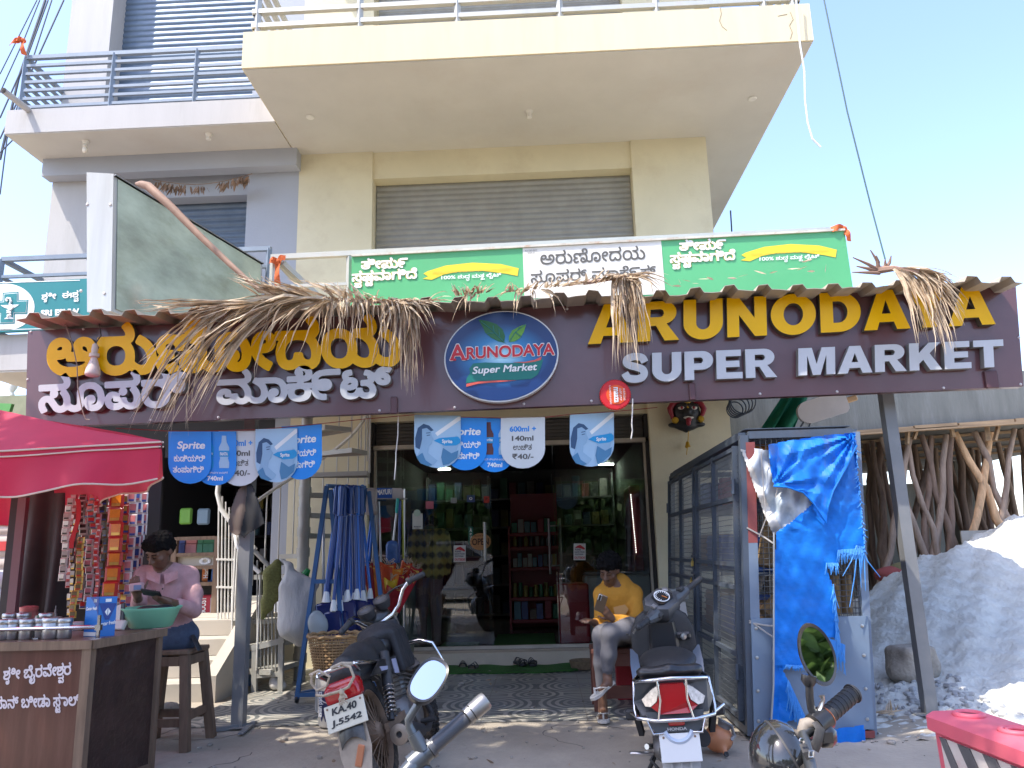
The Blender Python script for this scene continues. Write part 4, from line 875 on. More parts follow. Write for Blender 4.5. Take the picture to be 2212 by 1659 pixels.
MB().rbox(b+d*.16+V((0,.025,0)),(.12,.03,.055),.012,Matrix((d,V((0,1,0)),up)).transposed()).build('stick',flat('lolly_stick',(.50,.30,.14)),LP)
q=MB(); q.tube([at(1765,865,y=7.22),at(1772,850,y=7.22),at(1780,835,y=7.22)],.006,5); q.tube([at(1783,862,y=7.22),at(1795,835,y=7.22)],.006,5); q.tube([at(1740,905,y=7.22),at(1715,945,y=7.22)],.008,5); q.tube([at(1752,908,y=7.22),at(1742,940,y=7.22)],.008,5); q.build('hanger_wire',M_cb,LP)
# green cloth hanging behind the cage
def cloth(u,v):
    top=at(1688+55*u,858,y=7.4); bot=at(1618+80*u,968,y=7.4); p=top.lerp(bot,v); return p+V((.02*math.sin(u*9),.05*math.sin(u*14+v*2)*(.4+.6*v),0))
tag(MB().sheet(cloth,26,10,.006).build('green_cloth',mat('green_shade_cloth',(.01,.20,.115),.8,var=.15,trans=.3),None,60),'green shade cloth bunched and hanging beside the lolly sign','cloth')
q=MB()
for k in range(5): q.torus(at(1595,885,y=8.6)+V((.02*k-.04,-.02*k,.02*k)),.09+.012*k,.008,20,5,RX)
tag(q.build('cable_coil',M_cb),'coil of black cable hung on the pillar right of the mask','cable')
# ================================================================ SHOP FRONT AND INTERIOR
def zD(x,y): return 704.9+.3432*x,813.3+.3432*y     # detail at (1300,1500)
def zE(x,y): return 704.9+.3432*x,1089.8+.3432*y    # detail at (1300,2010)
YGL=8.95; FZ=.15
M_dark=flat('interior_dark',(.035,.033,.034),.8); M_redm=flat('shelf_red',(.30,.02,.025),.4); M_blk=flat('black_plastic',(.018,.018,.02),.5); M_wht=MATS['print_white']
M_chr=mat('chrome',(.72,.72,.73),.14,1,var=.05,dirt=.25,dcol=(.3,.24,.2),dscale=8); M_steel=mat('brushed_steel',(.55,.54,.52),.3,.95,var=.1)
M_bei=mat('beige_stone',(.55,.47,.36),.6,var=.12,scale=6,dirt=.4,dcol=(.36,.29,.22))
struct(MB().box(-2.0,1.25,8.62,8.86,0,FZ-.004).build('door_step',M_bei))
struct(MB().box(-2.0,1.25,8.862,13.2,.0,FZ-.004).build('shop_floor',mat('shop_floor_tile',(.16,.14,.12),.25,var=.15)))
q=MB(); q.box(-1.998,-1.96,8.9,13.19,FZ,2.98); q.box(1.21,1.248,8.9,13.19,FZ,2.98); q.box(-1.95,1.2,13.1,13.19,FZ,2.98); q.build('shop_shade_lining',M_dark,YB)  # dark sheets added over cream walls, putting interior shade into their colour
FR=thing('glass_shopfront','glass shop front with tall steel handled doors under the maroon sign','shopfront',(-.4,YGL,FZ))
q=MB(); zt=at(1000,962,y=YGL).z; q.box(-1.99,1.24,8.90,8.99,zt-.03,zt+.02); q.box(-1.99,1.24,8.91,8.97,FZ-.003,FZ+.03); q.box(-1.955,-1.93,8.92,8.98,FZ+.03,zt-.03); q.box(1.18,1.205,8.92,8.98,FZ+.03,zt-.03); q.build('frame',mat('pale_frame',(.50,.45,.37),.5,var=.1,dirt=.3),FR)
q=MB(); q.box(-1.95,1.2,9.02,9.3,zt+.03,2.71)
for k in range(7): q.box(-1.95,1.2,9.0-.004*(k%2),9.02,zt+.04+.042*k,zt+.07+.042*k)
q.build('shutter_box',flat('housing_grey',(.10,.095,.085),.6),FR)
GL=glassmat('shop_glass',(.90,.92,.91),.03)
X=lambda px:at(px,1200,y=YGL).x
def pane(name,x0,x1,y=YGL):
    o=MB().box(x0,x1,y,y+.01,FZ+.04,zt-.035).build(name,GL,FR); return o
pane('fixed_pane',-1.925,X(930)); dl=pane('door_leaf',X(932),X(1064)); pane('fixed_pane',X(1206),1.175)
# the right leaf stands open, swung inwards
xh=X(1203); dr=MB().box(xh-.012,xh-.002,YGL+.02,YGL+.82,FZ+.04,zt-.04).build('open_door_leaf',GL,FR)
def handle(px0,py0,py1,y,par):
    a,b=at(px0,py0,y=y),at(px0,py1,y=y); a.x=b.x; q=MB(); q.tube([a,b],.016,10); dz=(a.z-b.z)*.16
    for z in(a.z-dz,b.z+dz): q.tube([V((a.x,y,z)),V((a.x,y+.07,z))],.009,8)
    q.build('door_handle',M_steel,par)
handle(1048,1128,1213,YGL-.06,dl)
q=MB(); y=YGL+.72
for sx in(-.075,.06): q.tube([V((xh+sx,y,at(1190,1120,y=y).z)),V((xh+sx,y,at(1190,1240,y=y).z))],.017,10)
for py in(1136,1222): q.tube([V((xh-.075,y,at(1190,py,y=y).z)),V((xh+.06,y,at(1190,py,y=y).z))],.009,8)
q.build('door_handle',M_steel,dr)
def card(name,label,cat,px,py,w,h,m,y=YGL-.006,lines=(),group=None,par=None):
    """a printed card stuck on the glass: w, h in pixels"""
    a=at(px-w/2,py+h/2,y=y); b=at(px+w/2,py+h/2,y=y); c=at(px-w/2,py-h/2,y=y); q=MB(); q.prism([a,b,b+(c-a),c],(0,.003,0))
    for body,u0,v0,u1,v1,mi in lines: text(q,body,a+(b-a)*u0+(c-a)*v0,(b-a)*(u1-u0),(c-a)*(v1-v0),(0,-1,0),bold=.03,mi=mi,lift=.004)
    return tag(q.build(name,m),label,cat,group)
M_ink=flat('ink_navy',(.03,.04,.09)); M_inkr=flat('ink_red',(.5,.02,.03))
for px,py,lb in((993,1196,'white notice asking for footwear outside, on the left door leaf'),(1252,1192,'white notice asking for footwear outside, above the seated man')):
    o=card('notice',lb,'notice',px,py,26,36,[flat('paper_white',(.62,.62,.60)),M_ink,M_inkr],lines=(('PLEASE',.12,.58,.6,.68,1),('LEAVE YOUR',.1,.44,.92,.53,1),('FOOTWEAR',.12,.30,.82,.39,1),('OUTSIDE',.08,.08,.94,.22,2)))
    q=MB(); P=[at(px-13+26*u,py+18-36*v,y=YGL-.011) for u,v in((.1,.72),(.3,.86),(.55,.92),(.8,.8),(.95,.72),(.9,.62),(.7,.68),(.4,.74))]; q.prism(P,(0,.002,0)); r=q.build('shoe_picture',M_inkr,o)
os_=tag(MB().lathe([(0,.012),(.115,.012),(.12,.006),(.115,0),(0,0)],at(1038,1170,y=YGL-.012),28,RX@Matrix.Diagonal((1,1,1)),1,.8).build('open_sign',mat('wood_tag',(.48,.24,.10),.6,var=.2,stretch=(1,1,8))),'oval wooden OPEN sign hanging on the left door leaf','sign')
q=MB(); a=at(1020,1178,y=YGL-.026); text(q,'OPEN',a,V((.19,0,0)),V((0,0,.075)),(0,-1,0),bold=.02); text(q,"WELCOME WE'RE",a+V((.02,0,.095)),V((.14,0,0)),V((0,0,.02)),(0,-1,0)); q.build('sign_lettering',flat('ink_brown',(.05,.02,.01)),os_)
card('push_sticker','green and white push sticker behind the wooden oval sign','sticker',1017,1157,10,38,[flat('sticker_green',(.02,.14,.10)),M_wht],lines=(('P',.3,.52,.7,.64,1),('U',.3,.37,.7,.49,1),('S',.3,.22,.7,.34,1),('H',.3,.06,.7,.18,1),('A',.25,.70,.75,.94,1)))
card('blue_sticker','small blue square sticker high on the left door leaf','sticker',1017,1077,17,15,[flat('sticker_navy',(.03,.06,.18)),M_wht],lines=(('O',.3,.3,.7,.7,1),))
card('red_sticker','round red emblem sticker high by the left door edge','sticker',1051,1079,12,14,[flat('sticker_red',(.4,.03,.02)),M_blk],lines=(('P',.3,.3,.7,.8,1),))
card('pale_sticker','small pale square sticker left of the blue one','sticker',980,1081,13,12,flat('sticker_grey',(.25,.25,.26)))
card('pink_note','pink paper note stuck on the glass near the pane joint','note',928,1091,17,16,flat('note_pink',(.5,.14,.19)))
tg=card('payment_card','white payment stand card hung on the left glass pane beside the broom rack','card',902,1126,22,34,[flat('card_white',(.66,.68,.64)),M_ink],lines=(('BHARAT',.15,.12,.85,.2,1),('PAY',.3,.04,.7,.09,1)))
MB().lathe([(0,.006),(.04,.006),(.04,0),(0,0)],at(901,1108,y=YGL-.008),16,RX).build('card_tab',flat('tab_mint',(.5,.66,.55)),tg)
# ceiling strip lights, lit
LM=mat('lit_strip',(.8,.9,.8),.5,var=0,emit=((.95,1,.93),9))
for px,py in((982,1033),(1004,1048),(1312,1006),(1290,1027),(1275,1043)):
    p=at(px,py,z=2.505); o=MB().box(p.x-.085,p.x+.085,min(p.y,12.4)-.02,min(p.y,12.4)+.02,2.500,2.5195).build('strip_light',LM)
    tag(o,'lit ceiling strip lamp inside the dark shop','lamp','lit strip lamps inside the shop')
# red display shelf
YS2=10.9
SH=thing('red_display_shelf','red shop shelf unit stacked with boxes and jars seen through the open door','shelf',at(1150,1380,y=YS2)); x0,x1=at(1098,1200,y=YS2).x,at(1212,1200,y=YS2).x
zs_=[at(1150,py,y=YS2).z for py in(1338,1290,1225,1180,1150)]
q=MB(); q.box(x0,x0+.03,YS2,YS2+.4,FZ,at(1150,1135,y=YS2).z); q.box(x1-.03,x1,YS2,YS2+.4,FZ,at(1150,1135,y=YS2).z); q.box(x0+.03,x1-.03,YS2+.37,YS2+.4,FZ,2.0); q.build('shelf_frame',M_redm,SH)
for z in zs_: MB().rbox(((x0+x1)/2,YS2+.18,z-.025),(x1-x0-.064,.38,.05),.006).build('shelf_board',M_redm,SH)
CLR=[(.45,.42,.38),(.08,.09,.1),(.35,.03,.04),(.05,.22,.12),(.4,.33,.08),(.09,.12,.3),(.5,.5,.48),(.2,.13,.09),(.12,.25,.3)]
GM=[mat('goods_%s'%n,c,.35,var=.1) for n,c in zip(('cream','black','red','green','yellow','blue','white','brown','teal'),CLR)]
kinds=('box','bottle','box','jar','box')
for r,z in enumerate(zs_):
    n=(6,9,9,8,7)[r]; wd=(x1-x0-.1)/n
    for i in range(n):
        cx=x0+.05+wd*(i+.5)+random.uniform(-.008,.008); h=random.uniform(.12,.2) if r else random.uniform(.12,.26); cy=YS2+.09+random.uniform(0,.04); k=('box','jar','box','bottle','box')[r]; q=MB(); gm=GM[(5,3,6,1,6)[r] if random.random()<.3 else random.randrange(9)]
        if r==1: gm=GM[3 if i%2 else 4]
        if k=='box': q.rbox((cx,cy,z+h/2),(wd*.86,.1,h),.004)
        elif k=='bottle': q.lathe([(wd*.32,0),(wd*.36,.01),(wd*.36,h*.65),(wd*.16,h*.8),(wd*.16,h),(0,h)],(cx,cy,z),10)
        else: q.lathe([(wd*.40,0),(wd*.44,.01),(wd*.44,h*.75),(wd*.36,h*.82),(wd*.38,h*.84),(wd*.38,h),(0,h)],(cx,cy,z),10)
        rn=('bottom','second lowest','middle','second highest','top')[r]
        tag(q.build({'box':'goods_carton','bottle':'goods_bottle','jar':'goods_jar'}[k],gm,None,30),'shop %s standing on the %s board of the red display shelf'%({'box':'carton','bottle':'bottle','jar':'jar'}[k],rn),{'box':'carton','bottle':'bottle','jar':'jar'}[k],'%ss on the %s red shelf board'%({'box':'carton','bottle':'bottle','jar':'jar'}[k],rn))
# drinks cooler
CK=thing('drinks_cooler','tall dark red drinks cooler with a row of small lights inside at the right','cooler',(1.0,9.7,FZ)); a=at(1358,1048,y=9.75); 
q=MB(); q.rbox((a.x+.33,10.1,(FZ+a.z)/2),(.66,.66,a.z-FZ),.02); q.build('cabinet',flat('cooler_red',(.16,.012,.018),.4),CK)
q=MB(); text(q,'Coca-Cola',V((a.x+.12,9.765,a.z-.25)),V((.5,0,0)),V((0,0,.14)),(0,-1,0),bold=.02,shear=.08); q.build('cooler_lettering',flat('cooler_print',(.35,.2,.2)),CK)
q=MB()
for k in range(26): q.ell((a.x+.02+.001*k,9.755,a.z-.12-.028*k),(.005,.004,.005),6,4)
q.build('light_string',mat('tiny_lights',(.9,.9,.9),.5,var=0,emit=((1,.98,.9),2.5)),CK)
CZ=thing('chest_freezer','pale chest freezer behind the glass at the back of the seated man','freezer',(.75,9.4,FZ)); a=at(1262,1236,y=9.3); b=at(1410,1236,y=9.3)
q=MB(); q.rbox(((a.x+b.x)/2,9.6,FZ+(a.z-FZ)/2-.02),(b.x-a.x,.6,a.z-FZ-.04),.03); q.build('cabinet',flat('freezer_grey',(.33,.35,.33),.4),CZ); MB().rbox(((a.x+b.x)/2,9.6,a.z-.02),(b.x-a.x+.02,.62,.04),.015).build('lid',flat('freezer_lid',(.14,.16,.17),.2),CZ)
tag(MB().rbox((at(1240,1330,y=9.3).x,9.5,FZ+.33),(.36,.5,.66),.02).build('red_cooler_box',flat('cooler_box_red',(.32,.015,.02),.4)),'low red cooler box behind the right glass pane beside the open door','cooler')
# pale counter beside the plaid shirt
tag(MB().rbox((at(905,1330,y=9.5).x,9.55,FZ+.42),(.42,.4,.84),.02).build('pale_counter',flat('counter_mint',(.30,.36,.29),.5)),'pale green counter box behind the left pane of the shop','counter')
GM_shade=[mat('stock_shaded_%d'%i,[x*.35 for x in c],.5,var=.1) for i,c in enumerate(CLR)]  # goods colours darkened, so the shade at the shop's back is in them
# back wall shelving, coloured dark to put the shop's shade into it
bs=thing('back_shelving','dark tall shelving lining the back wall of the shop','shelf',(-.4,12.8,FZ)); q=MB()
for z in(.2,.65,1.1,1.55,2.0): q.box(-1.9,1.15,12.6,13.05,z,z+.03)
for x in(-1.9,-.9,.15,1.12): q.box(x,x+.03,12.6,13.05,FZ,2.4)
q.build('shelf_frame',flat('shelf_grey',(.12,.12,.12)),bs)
for z in(.23,.68,1.13,1.58,2.03):
    for i in range(20):
        x=-1.82+.148*i; h=random.uniform(.16,.34); q=MB().rbox((x,12.75,z+h/2),(.12,.16,h),.004); tag(q.build('stock_box',GM_shade[random.randrange(9)]),'stock box on the dark shelving at the back of the shop','box','stock boxes on the back shelving')
# mats and footwear
M_turf=mat('green_mat',(.035,.14,.02),.95,var=.3,scale=60,bump=.8,bscale=300)
q=MB(); q.sheet(lambda u,v:V((at(925,1440,z=.02).x+(at(1246,1440,z=.02).x-at(925,1440,z=.02).x)*u,8.08+.5*v+.03*math.sin(u*7),.028+.006*math.sin(u*23+v*5)+.012*(u>.97))),40,8,.012)
tag(q.build('door_mat',M_turf),'green turf mat lying on the tiles before the shop step','mat')
tag(MB().box(at(1066,1390,z=FZ).x,at(1200,1390,z=FZ).x,8.98,10.3,FZ,FZ+.012).build('door_mat',M_turf),'green mat on the shop floor inside the open doorway','mat')
tag(MB().box(at(960,1390,z=FZ).x,at(1035,1390,z=FZ).x,8.99,9.5,FZ,FZ+.014).build('door_mat',M_turf),'green mat lying behind the closed left door leaf','mat')
def sandal(x,y,z,rot,label,group,m,strap,L=.25):
    t=thing('sandal',label,'footwear',(x,y,z),group,(0,0,rot)); 
    ol=[(.0,-L/2),(.035,-L*.46),(.04,-L*.2),(.032,0),(.045,L*.25),(.035,L*.44),(0,L/2),(-.035,L*.42),(-.04,L*.2),(-.03,-.02),(-.036,-L*.25),(-.033,-L*.45)]
    MB().prism([(a,b,0) for a,b in ol],(0,0,.022)).build('sole',m,t,local=True)
    q=MB()
    for y0 in(.05,-.06): q.sheet(lambda u,v:V(((u-.5)*.085,y0+(v-.5)*.035+.015*math.sin(u*3),.02+.045*math.sin(u*math.pi))),10,2,.004)
    q.tube([(-.036,-.09,.02),(-.03,-.125,.05),(0,-.135,.06),(.03,-.125,.05),(.036,-.09,.02)],.007,6); q.build('strap',strap,t,40,local=True); return t
p=at(1133,1436,z=.036); sandal(p.x-.05,p.y,.042,.4,'dark strapped sandal on the mat before the open doorway','sandals left outside the shop',M_blk,M_blk); sandal(p.x+.08,p.y-.04,.042,.15,'dark strapped sandal on the mat before the open doorway','sandals left outside the shop',M_blk,M_blk)
M_sb=flat('sandal_brown',(.09,.07,.05),.7)
for px,py,r in((988,1418,.9),(968,1412,1.2)): p=at(px,py,z=.03); sandal(p.x,p.y,.045,r,'brown strapped sandal near the left end of the green mat','brown sandals by the mat',M_sb,M_sb)
for px,py,r in((1000,1442,.1),(1023,1446,-.1)): p=at(px,py,z=.01); sandal(p.x,p.y,.013,r,'olive strapped sandal on the tiles at the mat front edge','olive sandals at the mat edge',flat('sandal_olive',(.12,.12,.09),.7),M_blk)
p=at(1262,1448,z=.0); q=MB(); q.lathe([(.09,.013),(.13,.02),(.15,.10),(.145,.10),(.12,.03),(0,.03)],p,18); tag(q.build('shallow_basket',mat('basket_brown',(.17,.12,.07),.9,var=.3,scale=30),None,30),'shallow brown basket on the tiles beside the red bench','basket')
# ================================================================ RIGHT SIDE
M_cage=mat('cage_blue_grey',(.085,.105,.135),.5,.3,var=.12,dirt=.35,dcol=(.13,.09,.07),dscale=4); M_rust=mat('primer_red',(.25,.06,.055),.7,var=.25,dirt=.4,dcol=(.13,.05,.03)); M_wire=flat('mesh_wire',(.13,.14,.15),.45,metal=.6)
_c0=set(COL.objects)
CG=thing('wire_cage','blue grey welded mesh cage with padlocked doors standing right of the entrance','cage',(1.75,6.7,0))
A=at(1610,935,y=5.3); A=V((A.x,5.3,0)); A.x=1.265; Bk=V((1.27,8.35,0)); Cf=V((2.02,5.3,0)); Df=V((2.02,8.35,0)); ZT=1.94
q=MB()
def lft(t,z,o=0): p=A.lerp(Bk,t); return V((p.x-o,p.y,z))
for t in(.0,1.0): q.bar(lft(t,.03),lft(t,ZT),.055,.055,(0,1,0))
q.bar(Df+V((0,0,.03)),Df+V((0,0,ZT)),.05,.05,(0,1,0)); 
for z in(.05,ZT): q.bar(lft(.01,z),lft(.99,z),.05); q.bar(Bk+V((.03,0,z)),Df+V((-.03,0,z)),.05); q.bar(Cf+V((0,.03,z)),Df+V((0,-.03,z)),.05)
q.bar(A+V((.03,0,ZT)),Cf+V((-.03,0,ZT)),.05)
q.build('frame',M_cage,CG)
q=MB(); q.bar(A+V((.04,-.005,1.22)),A+V((.04,-.005,ZT-.05)),.06,.05,(0,1,0)); q.bar(A+V((0,-.03,.03)),Cf+V((0,-.03,.03)),.04); q.build('primed_post',M_rust,CG)
q=MB(); q.bar(A+V((.04,-.005,.72)),A+V((.04,-.005,1.219)),.06,.05,(0,1,0)); q.bar(Cf+V((0,0,.02)),Cf+V((0,0,ZT)),.05,.05,(0,1,0)); q.build('blue_post',mat('pale_blue_post',(.17,.22,.29),.5,.1,var=.12,dirt=.35,dcol=(.2,.12,.1)),CG)
for d in range(2):
    q=MB(); t0=.02+.49*d; t1=t0+.47
    for t in(t0+.008,(t0+t1)/2,t1-.008): q.bar(lft(t,.1,.035),lft(t,ZT-.06,.035),.045,.03,(0,1,0))
    for z in(.12,.5,.93,1.08,1.52,ZT-.08): q.bar(lft(t0+.012,z,.036),lft(t1-.012,z,.036),.035,.028)
    dd=q.build('cage_door',M_cage,CG)
    q=MB(); n=42
    for k in range(1,n): t=t0+(t1-t0)*k/n; q.tube([lft(t,.12,.03),lft(t,ZT-.08,.03)],.0022,4,False)
    for k in range(1,44): z=.12+(ZT-.2)*k/44; q.tube([lft(t0,z,.03),lft(t1,z,.03)],.0022,4,False)
    q.build('wire_mesh',M_wire,dd)
for t,z in((.5,1.12),(.5,.98)): MB().bar(lft(t-.03,z,.06),lft(t+.03,z,.06),.02).build('latch_bolt',M_cage,CG)
for t in(.02,.5,.97):
    for z in(.4,1.6): MB().tube([lft(t,z-.05,.06),lft(t,z+.05,.06)],.014,8).build('hinge',M_cage,CG)
q=MB()
for t,z in((.5,1.06),(.52,.90)): q.rbox(lft(t,z,.075),(.02,.045,.05),.006); q.torus(lft(t,z+.03,.075),.014,.004,14,6,Matrix.Rotation(R_(90),3,'Y'))
q.build('padlock',flat('padlock_brass',(.45,.32,.10),.35,metal=.8),CG)
q=MB(); n=20
for k in range(1,n): x=A.x+(Cf.x-A.x)*k/n; q.tube([(x,5.3,.72),(x,5.3,ZT)],.0025,4,False)
for k in range(34): z=.72+(ZT-.72)*k/34; q.tube([(A.x,5.3,z),(Cf.x,5.3,z)],.0025,4,False)
for k in range(1,40): y=5.3+3.0*k/40; q.tube([(Cf.x,y,.05),(Cf.x,y,ZT)],.0022,4,False)
for k in range(1,26): z=.05+ZT*.97*k/26; q.tube([(Cf.x,5.3,z),(Cf.x,8.35,z)],.0022,4,False)
q.build('wire_mesh',M_wire,CG)
q=MB(); q.box(A.x+.01,Cf.x-.0,5.255,5.272,.06,.74); pn=q.build('front_sheet',mat('blue_grey_sheet',(.17,.23,.31),.5,.1,var=.08,scale=2,dirt=.3,dcol=(.2,.2,.22)),CG)
q=MB()
for x in(A.x+.04,Cf.x-.04):
    for z in(.12,.3,.5,.68): q.lathe([(0,.008),(.010,.006),(.012,0)],(x,5.255,z),8,RX)
q.build('sheet_bolt',M_steel,pn)
MB().box(1.28,2.0,5.32,8.33,1.985,1.99).build('roof_sheet',M_cage,CG)
q=MB(); q.bar((1.6,5.4,1.0),(1.6,8.2,1.0),.04); 
for y in(6.2,7.2): q.bar((1.3,y,1.0),(2.0,y,1.0),.04)
q.box(1.32,1.98,5.4,8.3,1.0,1.012); q.box(1.32,1.98,5.4,8.3,.5,.512); q.box(1.32,1.98,5.4,8.3,1.5,1.512); q.build('inner_shelf',M_cage,CG)
# stock in the cage
M_roll=mat('brown_roll',(.22,.14,.06),.7,var=.3,scale=14,stretch=(4,4,.6))
for i,(x,y,z,L,r,rx) in enumerate(((1.42,5.42,1.06,.34,.065,1.2),(1.42,5.42,.74,.26,.07,.5),(1.86,5.40,.74,.25,.045,1.5),(1.95,5.42,.74,.25,.045,1.5),(1.45,5.6,1.52,.3,.07,1.4))):
    d=V((math.cos(rx)*.6,.1,math.sin(rx))).normalized(); p=V((x,y,z)); tag(MB().tube([p,p+d*L*.5,p+d*L],[r*.9,r,r*.85],12).build('brown_roll',M_roll,None,50),('brown twine roll leaning high behind the front mesh','brown twine roll low behind the front mesh','golden roll inside the torn gap of the tarp','golden roll beside its twin at the tarp gap','brown twine roll on the top cage shelf')[i],'roll')
M_bcr=flat('crate_blue',(.03,.08,.28),.5); M_ora=flat('bag_orange',(.5,.17,.03),.6)
def crate(p,d,m,label,group):
    q=MB(); q.rbox(V(p)+V((0,0,d[2]/2)),d,.012); 
    for k in range(4): q.rbox(V(p)+V((0,0,d[2]*(.2+.2*k))),(d[0]+.014,d[1]+.014,.02),.004)
    return tag(q.build('crate',m),label,'crate',group)
for y,z in((5.9,1.012),(6.5,1.012),(7.1,1.012),(7.7,1.512),(6.1,1.512),(6.6,.512)): crate((1.62,y,z),(.4,.42,.28),M_bcr,'dark blue crate on a shelf inside the mesh cage','blue crates in the cage')
for y,z in((5.75,.512),(7.3,.512),(7.9,1.012)): crate((1.6,y,z),(.34,.34,.3),flat('crate_tan',(.30,.17,.08)),'tan carton inside the mesh cage','tan cartons in the cage')
for y,z in((5.6,1.512),(5.72,1.80)): tag(MB().rbox((1.5,y,z+.06),(.22,.2,.12),.03).build('orange_bag',M_ora,None,40),'orange packet near the cage top corner','packet','orange packets at the cage top')
for y in(6.9,7.6): tag(MB().lathe([(.10,0),(.13,.26),(.135,.27),(.12,.27),(.1,.02),(0,.02)],(1.58,y,1.512),16).build('red_tub',flat('tub_red',(.3,.03,.03),.4),None,40),'dark red tub on the top shelf of the cage','tub','red tubs in the cage')
for _o in set(COL.objects)-_c0:                       # the whole cage leans a little outwards
    if _o.type=='MESH':
        _w=wloc(_o); _d=0 if _o.parent else .063*_w.z
        for _v in _o.data.vertices: _v.co.x+=.063*(_v.co.z+_w.z)-_d
        _o.location.x+=_d
# blue tarp
def inside(p,pl):
    r=False
    for i in range(len(pl)):
        (xa,ya),(xb,yb)=pl[i-1],pl[i]
        if (ya>p[1])!=(yb>p[1]) and p[0]<(xb-xa)*(p[1]-ya)/(yb-ya)+xa: r=not r
    return r
def cut_sheet(mb,pl,depth,step=5,th=.004):
    """cloth cut to an outline, hanging at its own varying depth"""
    xs=[p[0] for p in pl]; ys=[p[1] for p in pl]; x0,y0=min(xs),min(ys); nx=int((max(xs)-x0)/step)+2; ny=int((max(ys)-y0)/step)+2; id={};vs=[];fs=[]
    def vid(i,j):
        if (i,j) not in id:
            px,py=x0+i*step,y0+j*step; best=None
            if not inside((px,py),pl):
                for k in range(len(pl)):
                    a,b=pl[k-1],pl[k]; dx,dy=b[0]-a[0],b[1]-a[1]; t=max(0,min(1,((px-a[0])*dx+(py-a[1])*dy)/(dx*dx+dy*dy))); c=(a[0]+dx*t,a[1]+dy*t); d=(c[0]-px)**2+(c[1]-py)**2
                    if best is None or d<best[0]: best=(d,c)
                px,py=best[1]
            id[i,j]=len(vs); vs.append(at(px,py,y=depth(px,py)))
        return id[i,j]
    for i in range(nx):
        for j in range(ny):
            if inside((x0+(i+.5)*step,y0+(j+.5)*step),pl): fs.append((vid(i,j),vid(i+1,j),vid(i+1,j+1),vid(i,j+1)))
    n=len(vs); mb.add(vs,fs); mb.add([p+V((0,th,0)) for p in vs],[f[::-1] for f in fs])
def fringe(mb,pts,L,y,n,m=0,curl=8):
    for k in range(n):
        t=(k+random.random())/n*(len(pts)-1); i=min(int(t),len(pts)-2); f=t-i; px=pts[i][0]*(1-f)+pts[i+1][0]*f; py=pts[i][1]*(1-f)+pts[i+1][1]*f; l=L*random.uniform(.35,1.2); dx=random.gauss(0,curl)*.5
        mb.tube([at(px,py-2,y=y),at(px+dx*.4,py+l*.5,y=y-.01),at(px+dx,py+l,y=y-.005)],[.005,.004,.002],4,False)
def tri_(x): return abs((x%1.0)-.5)*2
def tdep(px,py):
    w=0
    a=math.atan2(py-1048,px-1672); d=math.hypot(px-1672,py-1048); w+=.040*(tri_(a*2.1+.13*math.sin(a*7))-.5)*max(0,1-d/200)*(py<1145)
    a=math.atan2(py-940,px-1845); d=math.hypot(px-1845,py-940); w+=.046*(tri_(a*2.6+.1*math.sin(a*9))-.5)*max(0,1-d/300)*(py<1190)
    w+=.012*(tri_(px*.011+py*.0035)-.5)+.008*(tri_(py*.017-px*.004)-.5)+.006*(tri_(px*.031+py*.013)-.5)+.004*(tri_(px*.05-py*.037)-.5)
    if py>1440: w-=.03*(tri_((px-1660)*.022)-.5)
    return 5.21+w
M_tarp=mat('blue_tarp',(.008,.19,.68),.5,var=.12,scale=10,dirt=.35,dcol=(.08,.16,.36),dscale=1.5,bump=.12,bscale=40,trans=.12,spec=.3,stretch=(1,1,1.6))
TP=thing('blue_tarp','torn bright blue tarp with frayed edges tied over the cage front','tarp',at(1760,1590,y=5.2)); q=MB()
cut_sheet(q,[(1660,963),(1700,955),(1780,943),(1848,937),(1852,1000),(1857,1060),(1862,1120),(1869,1184),(1850,1186),(1812,1190),(1811,1218),(1786,1218),(1790,1240),(1799,1262),(1806,1313),(1808,1350),(1814,1384),(1796,1378),(1736,1379),(1735,1440),(1696,1438),(1694,1452),(1712,1490),(1726,1520),(1738,1548),(1700,1560),(1652,1575),(1666,1545),(1672,1480),(1672,1300),(1674,1200),(1676,1150),(1715,1122),(1760,1083),(1735,1062),(1700,1050),(1671,1048),(1664,1005)],tdep)
q.build('sheet',M_tarp,TP,22)
q=MB(); cut_sheet(q,[(1660,960),(1700,952),(1780,940),(1849,934),(1851,965),(1828,1010),(1800,1060),(1789,1095),(1786,1128),(1779,1134),(1757,1100),(1757,1084),(1735,1063),(1700,1051),(1671,1049),(1663,1005)],lambda x,y:tdep(x,y)-.022-.030*min(1,max(0,(y-950)/150))-.012*(tri_(x*.012-y*.017)-.5),4); fl_=q.build('folded_flap',mat('tarp_dusty',(.008,.16,.60),.55,var=.12,scale=8,dirt=.85,dcol=(.16,.17,.22),dscale=3.0,bump=.12,bscale=40,spec=.3,stretch=(2.2,1,.7)),TP,22)
q=MB(); q.tube([at(x,y,y=tdep(x,y)-.055) for x,y in((1851,962),(1828,1010),(1800,1060),(1789,1095),(1786,1130),(1757,1086),(1735,1064),(1700,1052),(1671,1050))],.006,6); q.build('flap_hem',M_tarp,fl_,60)
q=MB(); fringe(q,[(1810,1190),(1869,1186)],26,5.2,40); fringe(q,[(1786,1218),(1811,1218)],22,5.2,14); fringe(q,[(1800,1262),(1808,1350),(1814,1384)],40,5.2,50); fringe(q,[(1790,1380),(1825,1395)],60,5.2,30); fringe(q,[(1697,1438),(1735,1440)],9,5.2,24); fringe(q,[(1702,1470),(1738,1548)],55,5.19,46); fringe(q,[(1846,945),(1868,1182)],7,5.2,40,0,16); fringe(q,[(1850,1180),(1868,1184)],120,5.2,7,0,30); q.build('frayed_threads',flat('tarp_thread',(.05,.25,.62),.6),TP)
